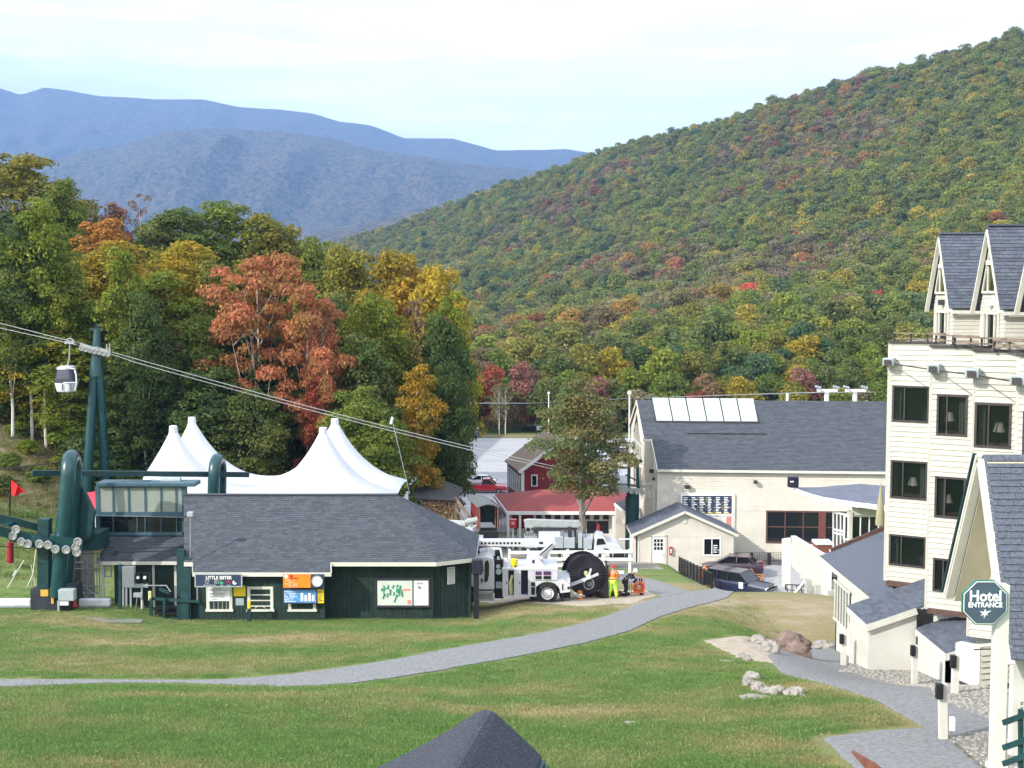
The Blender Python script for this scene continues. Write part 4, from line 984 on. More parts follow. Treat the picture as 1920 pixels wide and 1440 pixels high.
q_ = pbox('info_sheet', PRINT, s, 776, 1089, 803, 1135, YM - .012, .01)
tx(s, 'LOON', 786, 1094, YM - .01, 4, NAVY, sx=.9)
m = MB(); a, b = W(779, 1130, YM), W(800, 1108, YM); lines(m, a.x, a.z, b.x, b.z, YM - .012, 9, rn, .25); m.build('print', GREYBOX, s)
m = MB(); c0 = W(785, 1103, YM - .02)
for a_ in (-.2, .35, .9, 1.5, 2.2): m.bar(c0, c0 + Vector((math.cos(a_) * .14, 0, math.sin(a_) * .12)), .03, .006)
m.build('leaf_mark', BLACK, s)
v = thing('wall_vent', 'white louvred vent on the angled end wall of the booth', 'vent', W(846, 1096, 58.0)); m = MB()
d_ = Vector((C2.x - .35 - x_r, .75, 0)).normalized(); o_ = W(839, 1096, 58.0); o_.y = 57.75 + (o_.x - x_r) * d_.y / d_.x - .05; hh = W(0, 1064, 58).z - o_.z
m.prism([o_, o_ + d_ * .38, o_ + d_ * .38 + Vector((0, 0, hh)), o_ + Vector((0, 0, hh))], Vector((-d_.y, d_.x, 0)) * .04); m.build('panel', WHITE, v); m = MB()
for k in range(9): m.prism([o_ + d_ * .04 + Vector((0, -.015, hh * (k + .5) / 9.5)), o_ + d_ * .34 + Vector((0, -.015, hh * (k + .5) / 9.5)), o_ + d_ * .34 + Vector((0, -.03, hh * (k + .9) / 9.5)), o_ + d_ * .04 + Vector((0, -.03, hh * (k + .9) / 9.5))], (0, .01, 0))
m.build('louvres', GREYBOX, v)
# posts
p = P(893, 1161); t_ = thing('speaker_post', 'black post with a dark speaker box on top beside the booth', 'post', p)
m = MB(); m.bar(p + Vector((0, 0, -.2)), (p.x, p.y, W(0, 1072, p.y).z), .24, .24); m.build('pole', BLACK, t_)
zt = W(0, 1062, p.y).z; m = MB(); m.box((p.x + .05, p.y - .02, zt), (.50, .42, .72)); m.build('speaker_box', mat('purple_black', (.016, .013, .03), .5), t_, bevel=.05)
p = P(448, 1176); p.y = 56.2; p.z = G(p.x, p.y); t_ = thing('bollard', 'short dark green post with yellow cap before the ticket window', 'post', p)
m = MB(); m.bar(p + Vector((0, 0, -.2)), p + Vector((0, 0, .62)), .16, .16); m.build('pole', TEALD, t_); m = MB(); m.box(p + Vector((0, 0, .80)), (.14, .14, .34)); m.build('cap', YELLOW, t_, bevel=.02)
fl = thing('flood_light', 'floodlight on a thin white pole at the left verge of the booth roof', 'light', W(358, 1030, 56.8)); m = MB(); m.tube([W(357, 1042, 57), W(357, 968, 57)], .03, 6); m.build('pole', STEEL, fl)
m = MB(); m.box(W(357, 964, 56.9), (.28, .25, .22)); m.build('lamp_head', GREYBOX, fl, bevel=.03); m = MB(); m.bar(W(346, 968, 57), W(357, 966, 57), .05); m.build('bracket', BLACK, fl)
m = MB(); m.tube([W(370, 1102, YB - .06), W(370, 1126, YB - .06)], .035, 6); tag(m.build('downpipe', STEEL), 'thin white pipe on the booth wall under the LITTLE SISTER sign', 'pipe')
# =================================================================== LODGE
lodge = thing('lodge', 'long cream lodge with dark shingled gable roof and brown framed windows', 'building', (20, 100, -20.4))
zEL = W(0, 874, 95).z; zRL = W(0, 750, 105).z; slope = (zRL - zEL) / 10.0
rz_ = lambda y: zEL + (y - 95) * slope if y <= 105 else zRL - (y - 105) * slope
XL, XR = 10.6, 42.0; ux = -0.075
LF = Vector((11.25, 95, zEL)); 
def lp(x, y): return Vector((x, y + (x - 11.25) * ux * (1 if y < 104 else 1), 0))
def lr(x, y): p = lp(x, y); p.z = rz_(y); return p
roofpts = [lr(11.25, 94.6), lr(XR, 94.6), lr(XR, 105), lr(XL, 105), lr(XL, 98.9), lr(11.25, 98.9)]
rb = shingles(roofpts, 0.20, 0.42, 0.022, 5, lift=0.02, slab=.14); rb.prism([lr(XL, 105), lr(XR, 105), lr(XR, 111.3), lr(XL, 111.3)], (0, 0, -.14)); rb.build('roof', SHING, lodge)
zb_ = -20.6
fu = (lp(20, 95) - lp(11.35, 95)).normalized()
o_ = lp(11.35, 95.0); 
def lx(px):                              # u coordinate on the front wall for a photo column
    k = (px - 960) / F_PX; 
    D = lambda u: (o_.y + fu.y * u) * CT + 1.05
    u = 0
    for _ in range(12): u = (k * D(u) - o_.x) / fu.x
    return u
def lz(py, u): return W(0, py, o_.y + fu.y * u).z
def lrect(px0, py0, px1, py1):
    u0, u1 = lx(px0), lx(px1); um = (u0 + u1) / 2; return (u0, lz(py1, um), u1, lz(py0, um))
big = lrect(1437, 958, 1600, 1019)
wall(o_, fu, [(0, zb_), (31, zb_), (31, zEL - .10), (0, zEL - .10)], [big], 0.19, .2, .036, None, CREAM2, lodge, build='front_wall')
# left gable end and the side of the projecting front
wall((XL + .15, 111, 0), (0, -1, 0), [(0, -24), (12, -24), (12, rz_(99) - .14), (6, zRL - .16), (0, rz_(111) - .14)], [], .19, .2, .02, None, CREAM2, lodge, build='gable_wall')
wall((XL + .15, 99, 0), (1, 0, 0), [(0, -21), (.75, -21), (.75, rz_(99) - .1), (0, rz_(99) - .14)], [], .19, .1, .02, None, CREAM2, lodge, build='gable_wall')
wall((11.37, 99.1, 0), (0, -1, 0), [(0, -21), (4.1, -21), (4.1, zEL - .12), (0, rz_(99) - .14)], [], .19, .2, .02, None, CREAM2, lodge, build='side_wall')
tb = MB(); e0, e1 = lr(11.2, 94.62), lr(XR, 94.62); dz = Vector((0, 0, -.13)); tb.bar(e0 + dz, e1 + dz, .06, .2)
tb.bar(lr(11.2, 94.6) + dz, lr(11.2, 98.9) + dz, .06, .26); tb.bar(lr(XL, 98.9) + dz, lr(XL, 105) + dz, .06, .28); tb.bar(lr(XL, 105) + dz, lr(XL, 111.3) + dz, .06, .28); tb.bar(lr(XL, 98.9) + dz, lr(11.2, 98.9) + dz, .06, .2)
tb.bar(o_ + Vector((0, -.03, zb_)), o_ + Vector((0, -.03, zEL - .12)), .2, .08); tb.build('trim', TRIM, lodge)
# gable window with panes
gw = MB(); X0 = XL + .12
def gy(y, z): return Vector((X0 - .05, y, z))
poly = [(101.2, -13.4), (107.6, -13.4), (107.6, -11.6), (104.8, -9.6), (101.2, -11.9)]
m = MB(); m.prism([gy(y, z) for y, z in poly], (.04, 0, 0)); 
for a, b in zip(poly, poly[1:] + poly[:1]): gw.bar(gy(*a), gy(*b), .12, .12)
for y in (102.5, 103.8, 105.1, 106.4): gw.bar(gy(y, -13.4), gy(y, -11 + .5 * (1 - abs(y - 104.8) / 2)), .09, .09)
gw.bar(gy(101.2, -12.2), gy(107.6, -12.2), .1, .1)
f = gw.build('gable_window', TRIM, lodge); m.build('pane', GLASSD, f)
m = MB(); gw = MB(); poly = [(101.2, -16.2), (107.6, -16.2), (107.6, -13.9), (101.2, -13.9)]
for a, b in zip(poly, poly[1:] + poly[:1]): gw.bar(gy(*a), gy(*b), .12, .12)
for y in (102.8, 104.4, 106.0): gw.bar(gy(y, -16.2), gy(y, -13.9), .09, .09)
m.prism([gy(y, z) for y, z in poly], (.04, 0, 0)); f = gw.build('side_window', TRIM, lodge); m.build('pane', GLASSD, f)
window(o_, fu, (big[0], big[1], big[2] - 0.0, big[3]), lodge, BROWN, GLASSD, .12, (0.22, 0.43, 0.64, 0.82), (0.5,), .06)
m = MB(); q = o_ + fu * (big[0] + (big[2] - big[0]) * .645); m.bar(q + Vector((0, -.06, big[1])), q + Vector((0, -.06, big[3])), .55, .12); m.build('brown_post', mat('red_brown_post', (.13, .045, .035), .6), lodge)
# skylight panels on the roof
SKP = mat('frosted_panel', (.40, .47, .45), .35, .04, 2)
PXS = [1222 + 31.5 * i for i in range(7)]
for i in range(6):
    def rp(px, y):
        x = (px - 960) / F_PX * (y + ux * 5 + 0.6); p = lr(x, y); p.z += .22; return p
    bot = [rp(PXS[i] + 1.2 + 8.5, 101.35), rp(PXS[i + 1] - 1.2 + 8.5, 101.35)]; top = [rp(PXS[i + 1] - 1.2, 105.1), rp(PXS[i] + 1.2, 105.1)]
    sk = MB().prism(bot + top, (0, 0, -.06)).build('skylight_panel', SKP, lodge)
m = MB(); a, b = rp(1232, 101.3), rp(1419, 101.3)
a = rp(PXS[0] + 8, 101.3); b = rp(PXS[6] + 10, 101.3); c = rp(PXS[6] + 1, 105.2); d = rp(PXS[0] - 1, 105.2); o2 = Vector((0, 0, -.07))
m.prism([p + o2 for p in (a, b, c, d)], (0, 0, -.22)); m.build('skylight_kerb', DARKFR, lodge)
m = MB(); m.bar(lr(14.2, 99.6) + Vector((0, 0, .10)), lr(20.5, 99.6) + Vector((0, 0, .10)), .05, .05)
for k in range(5): m.bar(lr(14.3 + k * 1.5, 99.6) + Vector((0, 0, -.02)), lr(14.3 + k * 1.5, 99.6) + Vector((0, 0, .1)), .06, .06)
m.build('snow_guard', BLACK, lodge)
# gutters, pipes, lamps, sign boards on the front wall
def onw(px, py, off=.06):
    u = lx(px); p = o_ + fu * u; p.z = lz(py, u); return p + Vector((0, -off, 0))
for px, y0, y1, lab in ((1377, 927, 1040, 'tall cream downpipe right of the trail board'), (1228, 915, 968, 'short cream pipe at the left corner of the lodge front')):
    if px < 1240: m = MB(); m.tube([Vector((11.3, 96.5, W(0, y0, 96.5).z)), Vector((11.3, 96.5, W(0, y1, 96.5).z))], .08, 8)
    else: m = MB(); m.tube([onw(px, y0), onw(px, y1)], .09, 8)
    tag(m.build('downpipe', TRIM), lab, 'pipe')
for px, py, w, lab in ((1288, 912, .42, 'brown box lamp high on the lodge wall above the trail board'), (1415, 903, .26, 'small dark lamp high in the middle of the lodge wall')):
    t_ = thing('wall_lamp', lab, 'lamp', onw(px, py)); m = MB(); m.box(onw(px, py, .25), (w, .34, .26)); m.build('housing', DARKFR, t_, bevel=.03); m = MB(); m.box(onw(px, py + 4, .30), (w * .8, .1, .08)); m.build('lens', PRINT, t_)
t_ = thing('wall_lamp', 'pair of small floodlights on the left side of the lodge corner', 'lamp', Vector((11.1, 97, W(0, 885, 97).z))); m = MB()
m.box((11.0, 97, W(0, 883, 97).z), (.3, .4, .3)); m.box((11.15, 96.6, W(0, 898, 96.6).z), (.2, .25, .2)); m.build('housing', DARKFR, t_, bevel=.04); m = MB(); m.bar((11.2, 97, W(0, 880, 97).z), (11.2, 96.6, W(0, 900, 97).z), .05); m.build('bracket', BLACK, t_)
sb = thing('trail_board', 'navy trail status board with six columns of white names on the lodge wall', 'sign', onw(1325, 990)); 
def wq(m, px0, py0, px1, py1, off, th=.06): 
    a, b, c, d = onw(px0, py1, off), onw(px1, py1, off), onw(px1, py0, off), onw(px0, py0, off); m.prism([a, b, c, d], (0, th, 0)); return m
wq(MB(), 1279, 929, 1372, 963, .12).build('panel', NAVY, sb); m = MB()
for q in ((1276, 925, 1375, 929), (1276, 963, 1375, 966), (1276, 929, 1279, 992), (1372, 929, 1375, 992)): wq(m, *q, .16, .1)
m.build('frame', PRINT, sb)
tm = MB(); cm_ = MB(); rr = random.Random(12)
for c_ in range(6):
    x0 = 1281 + c_ * 15.2
    for r_ in range(10):
        y = 932 + r_ * 3.05; wq(tm, x0, y, x0 + rr.uniform(5, 10.5), y + 1.5, .135, .01)
        if rr.random() < .5: wq(cm_, x0 + 11.5, y, x0 + 12.8, y + 1.6, .135, .01)
    wq(cm_, x0, 962 - 1.6, x0 + 10, 962, .136, .01)
tm.build('print', PRINT, sb); cm_.build('status_marks', YELLOW, sb)
sp = thing('poster', 'pale poster with leaf drawing below the trail board', 'sign', onw(1350, 992)); wq(MB(), 1281, 967, 1371, 992, .12).build('panel', mat('poster_print', (.42, .55, .58), .5, .15, 1.2, col2=(.68, .68, .64), dirt=.5, dirtcol=(.65, .45, .42)), sp)
m = MB(); 
for k in range(7): a_ = k * .9; q = onw(1345, 975, .14); m.bar(q, q + Vector((math.cos(a_) * .5, 0, math.sin(a_) * .3)), .06, .01)
wq(m, 1362, 968, 1370, 992, .14, .01); m.build('print', mat('poster_red', (.6, .2, .15), .5), sp)
# ---- chimney-like vents and poles behind the ridge
for px, lab in ((1478, 'slim white vent pipe on the lodge ridge'),):
    x = (px - 960) / F_PX * 105; m = MB(); m.tube([(x, 105, zRL - .2), (x, 105, W(0, 738, 105).z)], .12, 8); tag(m.build('vent_pipe', WHITE), lab, 'pipe')
for px, lab in ((1552, 'left pale T-shaped lift tower behind the lodge'), (1605, 'right pale T-shaped lift tower behind the lodge')):
    x = (px - 960) / F_PX * 150; t_ = thing('lift_tower', lab, 'lift tower', (x, 150, -25)); m = MB(); m.tube([(x, 150, -25.2), (x, 150, W(0, 733, 150).z)], [.35, .28], 10); m.build('mast', WHITE, t_)
    m = MB(); z = W(0, 732, 150).z; m.bar((x - 1.2, 150, z), (x + 1.3, 150, z), .25, .3); m.build('cross_arm', WHITE, t_); m = MB()
    for s_ in (-1, 1): m.bar((x + s_ * 1.1, 148.6, z + .3), (x + s_ * 1.1, 151.4, z + .3), .12, .18); [m.cyl((x + s_ * 1.1 - .1, 149 + k, z + .4), (x + s_ * 1.1 + .1, 149 + k, z + .4), .16, 8) for k in range(3)]
    m.build('sheave_train', STEEL, t_)
for j in range(2):
    m = MB(); m.tube([W(840, 755 + j * 2, 190), W(1000, 756, 195), W(1180, 747, 200), W(1500, 736 + j, 160), W(1640, 735, 152)], .03, 4)
    tag(m.build('cable', STEEL), ['upper', 'lower'][j] + ' thin lift cable running behind the lodge roof above the parking lot', 'cable')
for px, y0, D in ((1181, 742, 125), (1029, 740, 205)):
    x = (px - 960) / F_PX * D; t_ = thing('utility_pole', 'pale pole by the lodge gable' if px > 1100 else 'thin white pole beyond the parking lot', 'pole', (x, D, G(x, D))); m = MB(); m.tube([(x, D, G(x, D) - .3), (x, D, W(0, y0, D).z)], [.10, .08], 8); m.build('mast', WHITE, t_)
    m = MB(); m.lathe((x, D, W(0, y0, D).z), [(.05, 0), (.2, .15), (.2, .4), (.05, .5)], 10); m.build('cap', WHITE, t_)

# =================================================================== SMALL WHITE HOUSE
YH = 91.0
hut = thing('patrol_hut', 'small cream gabled hut with white door in front of the lodge', 'building', W(1283, 1068, YH))
def hx(px): return (px - 960) / F_PX * (YH * CT + 1.2)
hz_ = lambda py: W(0, py, YH).z
xl, xr, xp = hx(1197), hx(1374), hx(1283); zeL, zpk = hz_(996), hz_(958); zbt = hz_(1071)
door = (hx(1222) , hz_(1064), hx(1247), hz_(1006)); win = (hx(1318), hz_(1042), hx(1352), hz_(1008))
sl = (zpk - zeL) / (xp - xl); zeR = zpk - (xr - xp) * sl
wall((0, YH, 0), (1, 0, 0), [(xl, zbt), (xr, zbt - .3), (xr, zeR), (xp, zpk), (xl, zeL)], [door, win], .15, .15, .03, None, CREAM2, hut, build='front_wall')
wall((xl - .30, YH + 1.0, 0), (.30, -1.0, 0), [(0, zbt), (1.04, zbt), (1.04, zeL - .02), (0, zeL - .16)], [], .15, .12, .018, None, CREAM2, hut, build='side_wall')
wall((xl - .30, 94.6, 0), (0, -1, 0), [(0, zbt), (3.6, zbt), (3.6, zeL - .16), (0, zeL - .16)], [], .15, .12, .018, None, CREAM2, hut, build='side_wall', flip=False)
wall((xr, YH, 0), (0, 1, 0), [(0, zbt - .3), (3.8, zbt - .3), (3.8, zeR), (0, zeR)], [], .15, .12, .018, None, CREAM2, hut, build='side_wall')
ov = .35; m = MB()
A = Vector((xl - ov - .2, YH - ov, zeL - (ov + .2) * sl + .06)); Bp = Vector((xp, YH - ov, zpk + .06)); Cp = Vector((xr + ov, YH - ov, zeR - ov * sl + .06)); bk = Vector((0, 94.7 - YH + ov, 0))
m = shingles([A, Bp, Bp + bk, A + bk], .14, .3, .016, 7, lift=.015); q = shingles([Bp, Cp, Cp + bk, Bp + bk], .14, .3, .016, 8, lift=.015); m.add(q.v, q.f); m.build('roof', SHING2, hut)
m = MB(); dd = Vector((0, -.02, -.10)); m.bar(A + dd, Bp + dd, .05, .2); m.bar(Bp + dd, Cp + dd, .05, .2); m.bar(A + dd, A + bk + dd, .05, .14)
m.bar((xl, YH - .03, zbt), (xl, YH - .03, zeL), .12, .05); m.bar((xr, YH - .03, zbt - .3), (xr, YH - .03, zeR), .12, .05); m.build('trim', TRIM, hut)
d = MB(); x0, z0, x1, z1 = door; d.box(((x0 + x1) / 2, YH, (z0 + z1) / 2), (x1 - x0 - .03, .06, z1 - z0 - .03)); dr_ = d.build('door', WHITE, hut)
m = MB()
for i in range(3):
    for j in range(3): m.box((x0 + (x1 - x0) * (.26 + .24 * i), YH - .035, z0 + (z1 - z0) * (.62 + .125 * j)), ((x1 - x0) * .17, .02, (z1 - z0) * .095))
m.build('pane', GLASSD, dr_); m = MB(); m.box((x1 - .12, YH - .07, z0 + .95), (.05, .08, .05)); m.build('handle', BLACK, dr_)
m = MB()
for a, b in (((x0 - .07, z0), (x0 - .07, z1 + .1)), ((x1 + .07, z0), (x1 + .07, z1 + .1)), ((x0 - .12, z1 + .06), (x1 + .12, z1 + .06))): m.bar((a[0], YH - .03, a[1]), (b[0], YH - .03, b[1]), .11, .11)
m.build('door_casing', TRIM, hut); m = MB(); m.box(((x0 + x1) / 2, YH - .35, z0 - .1), (1.3, .7, .14)); m.box(((x0 + x1) / 2, YH - .6, z0 - .25), (1.3, .7, .14)); m.build('door_step', CONC, hut)
wf = window((0, YH, 0), (1, 0, 0), win, hut, WHITE, GLASSD, .10, (.5,), (), .05)
m = MB(); lines(m, win[0] + .78, win[1] + .2, win[2] - .12, win[1] + .85, YH - .02, 4, rn, .5); m.build('window_notice', PRINT, hut)
m = MB(); m.box((xp, YH - .04, hz_(977)), (.34, .06, .36)); m.build('gable_vent', TRIM, hut)
eb = thing('red_wall_box', 'small red emergency box on the hut wall right of its white door', 'box', (hx(1257), YH, hz_(1040))); m = MB(); m.box((hx(1257.5), YH - .12, hz_(1032)), (.22, .2, .6)); m.build('case', RED, eb, bevel=.02); m = MB(); m.box((hx(1257.5), YH - .23, hz_(1032)), (.08, .02, .32)); m.build('window', PRINT, eb)
ll = thing('wall_lamp', 'tiny dark lamp under the left eave of the hut', 'lamp', (xl + .1, YH, zeL - .3)); m = MB(); m.box((hx(1198), YH - .12, hz_(1001)), (.22, .2, .1)); m.build('shade', BLACK, ll); m = MB(); m.bar((hx(1198), YH - .03, hz_(1000)), (hx(1198), YH - .03, hz_(1014)), .03); m.build('bracket', RED, ll)
# =================================================================== HOTEL
hotel = thing('hotel', 'tall cream clapboard hotel with sawtooth front, brown windows and steep shingled dormers', 'building', (16, 45, -13))
U = Vector((math.cos(R(31)), -math.sin(R(31)), 0))
BAYS = [((14.47, 47.44), (0.18, 1.55), [(-3.32, -4.70), (-6.2, -7.66), (-9.08, -10.28)], -10.92),
        ((14.67, 43.25), (0.25, 1.27), [(-3.34, -4.76), (-6.22, -7.66), (-9.12, -10.3)], -10.98),
        ((14.86, 39.7), (0.07, 1.17), [(-3.34, -4.76), (-6.22, -7.66)], -10.98),
        ((14.99, 36.6), (0.2, 1.3), [(-3.34, -4.76), (-6.22, -7.66)], -10.98)]
ZT = -1.68
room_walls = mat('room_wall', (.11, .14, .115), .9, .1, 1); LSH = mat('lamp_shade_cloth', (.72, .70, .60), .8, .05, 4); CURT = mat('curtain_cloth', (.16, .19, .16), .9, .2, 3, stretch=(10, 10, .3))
nb = [300]
for bi, ((bx_, by_), (w0, w1), rows, zb_) in enumerate(BAYS):
    o = Vector((bx_, by_, 0)); L_ = 2.3
    holes = [(w0, b, w1, a) for a, b in rows]
    wall(o, U, [(0, zb_), (L_, zb_), (L_, ZT), (0, ZT)], holes, .195, .14, .040, (95 if bi < 2 else 55) if bi < 3 else 1, CREAM, hotel, build='siding')
    e = o + U * L_; nx = BAYS[bi + 1][0] if bi < 3 else (15.2, 33.2)
    m = MB(); m.bar(Vector((e.x, e.y, zb_)), Vector((e.x, e.y, ZT)), .1)
    dv = (Vector((nx[0], nx[1], 0)) - e); m.prism([Vector((e.x, e.y, zb_)), e + dv * .98 + Vector((0, 0, zb_)), e + dv * .98 + Vector((0, 0, ZT)), Vector((e.x, e.y, ZT))], (.12, .05, 0)); m.build('return_wall', CREAM, hotel)
    m = MB(); m.bar(o + Vector((.02, -.03, zb_)), o + Vector((.02, -.03, ZT)), .10, .06); m.build('corner_board', TRIM, hotel)
    for ri, (a, b) in enumerate(rows):
        f = window(o, U, (w0, b, w1, a), hotel, DARKFR, GLASSR, .065, (.33 if bi < 2 else .38,) if bi < 3 else (.5,), (), .05)
        # the room behind the glass
        nrm = Vector((U.y, -U.x, 0)) * 1.0; nin = -U.cross(Vector((0, 0, 1)))
        q = lambda x, z, d: o + U * x + Vector((0, 0, z)) + nin * d
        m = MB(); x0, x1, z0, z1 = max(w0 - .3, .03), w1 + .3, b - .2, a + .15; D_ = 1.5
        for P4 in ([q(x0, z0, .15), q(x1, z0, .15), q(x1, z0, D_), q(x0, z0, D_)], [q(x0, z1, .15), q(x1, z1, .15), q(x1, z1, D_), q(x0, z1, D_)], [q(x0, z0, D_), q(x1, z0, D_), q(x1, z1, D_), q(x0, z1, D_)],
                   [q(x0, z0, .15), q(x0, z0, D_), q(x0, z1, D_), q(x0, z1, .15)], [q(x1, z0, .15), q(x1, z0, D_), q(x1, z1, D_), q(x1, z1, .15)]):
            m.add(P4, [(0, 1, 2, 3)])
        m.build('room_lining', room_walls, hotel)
        m = MB(); cx0 = w1 - .3 if (bi + ri) % 2 else w0 + .04
        for k in range(5): m.box(q(cx0 + .05 * k, (a + b) / 2, .26 + .03 * (k % 2)), (.05, .03, a - b), rz=-R(31))
        m.build('curtain', CURT, hotel)
        lx_ = w0 + (w1 - w0) * (.52, .30, .60, .4)[bi]; lb = b + .10
        fl_ = ['top', 'middle', 'bottom'][ri] + ' row'; bn = ['left', 'second', 'third', 'rightmost'][bi]
        if (bi, ri) in ((0, 0), (1, 2), (0, 2), (2, 1), (3, 0), (3, 1)): continue
        lp_ = thing('table_lamp', 'pale table lamp behind the %s hotel window of the %s' % (bn, fl_), 'lamp', q(lx_, lb, .55)); c_ = q(lx_, lb, .55)
        m = MB(); m.lathe(c_, [(.09, 0), (.05, .04), (.025, .08), (.025, .42)], 10); m.build('stand', DARKFR, lp_)
        m = MB(); m.lathe(c_, [(.20, .36), (.19, .38), (.11, .66), (.10, .66)], 16); m.build('shade', LSH, lp_, smooth=True)
        m = MB(); m.box(q(lx_, lb - .03, .6), (.7, .5, .05), rz=-R(31)); tag(m.build('side_table', WOOD), 'dark side table behind the %s hotel window of the %s' % (bn, fl_), 'table')
# boxes along the ledge with dark rail between
pr = None
for i, (px, py, D, lab) in enumerate(((1665, 678, 47.2, 'farthest left'), (1749, 690, 43.0, 'second from left'), (1821, 699, 39.5, 'third from left'), (1905, 712, 36.4, 'nearest'))):
    c_ = W(px, py, D); m = MB(); m.box(c_ + Vector((.02, -.1, 0)), (.42, .42, .30), rz=-R(31)); t_ = thing('ledge_light', 'grey box light under the hotel roof terrace, %s' % lab, 'light', c_, group='box lights along the hotel parapet')
    m.build('housing', GREYBOX, t_, bevel=.03); m = MB(); m.box(c_ + Vector((-.12, -.33, -.02)), (.26, .04, .2), rz=-R(31)); m.build('lens', DARKFR, t_)
    if pr is not None: m = MB(); m.tube([pr + Vector((0.15, -.1, -.08)), c_ + Vector((-.1, -.02, -.05))], .025, 5); m.build('cable_run', DARKFR, t_)
    pr = c_
# terrace slab, coping and railing along the parapet
m = MB(); cp = [Vector((b[0][0], b[0][1], ZT)) for b in BAYS]
for o in cp: m.bar(o + Vector((-.06, -.02, .03)) , o + U * 2.35 + Vector((0, -.02, .03)), .16, .07); 
m.build('coping', DARKFR, hotel); saw = []
for i_, b_ in enumerate(BAYS):
    o_ = Vector((b_[0][0], b_[0][1], 0)); saw += [o_ + Vector((.16, .10, 0)), o_ + U * 2.3 + Vector((.06, .16, 0))]
saw += [Vector((24, 33, 0)), Vector((24, 50, 0)), Vector((16.6, 50, 0))]
m = MB(); m.prism([p + Vector((0, 0, ZT - .06)) for p in saw], (0, 0, -.1)); m.build('terrace', CONC, hotel)
m = MB(); m.prism([p + Vector((.25, .2, -10.96)) for p in saw], (0, 0, -4.2)); m.build('lower_wall', mat('white_stucco', (.52, .515, .47), .85, .04, 1.2, .15, 30, dirt=.18, dirtcol=(.36, .34, .30)), hotel)
m = MB(); m.prism([(14.47, 47.44, -10.9), (14.47, 47.44, ZT), (19, 54, ZT), (19, 54, -14)], (.1, -.1, 0)); m.build('rear_wall', CREAM, hotel)
rl = thing('terrace_railing', 'low brown wooden railing along the edge of the hotel roof terrace', 'railing', (15, 44, ZT))
m = MB(); pp = MB()
segs = [((14.7, 47.5), (16.2, 46.3)), ((15.5, 45.2), (16.6, 43.0)), ((15.3, 42.7), (16.9, 39.6)), ((15.3, 39.2), (17.2, 36))]
for (a, b) in segs:
    A_, B_ = Vector((*a, ZT + .36)), Vector((*b, ZT + .36)); m.bar(A_, B_, .16, .05); m.bar(A_ - Vector((0, 0, .2)), B_ - Vector((0, 0, .2)), .05, .05)
    for k in range(4): p = A_.lerp(B_, k / 3); pp = MB(); pp.bar(p - Vector((0, 0, .36)), p, .06); pp.build('baluster', DARKFR, rl)
m.build('top_rail', WOOD, rl)
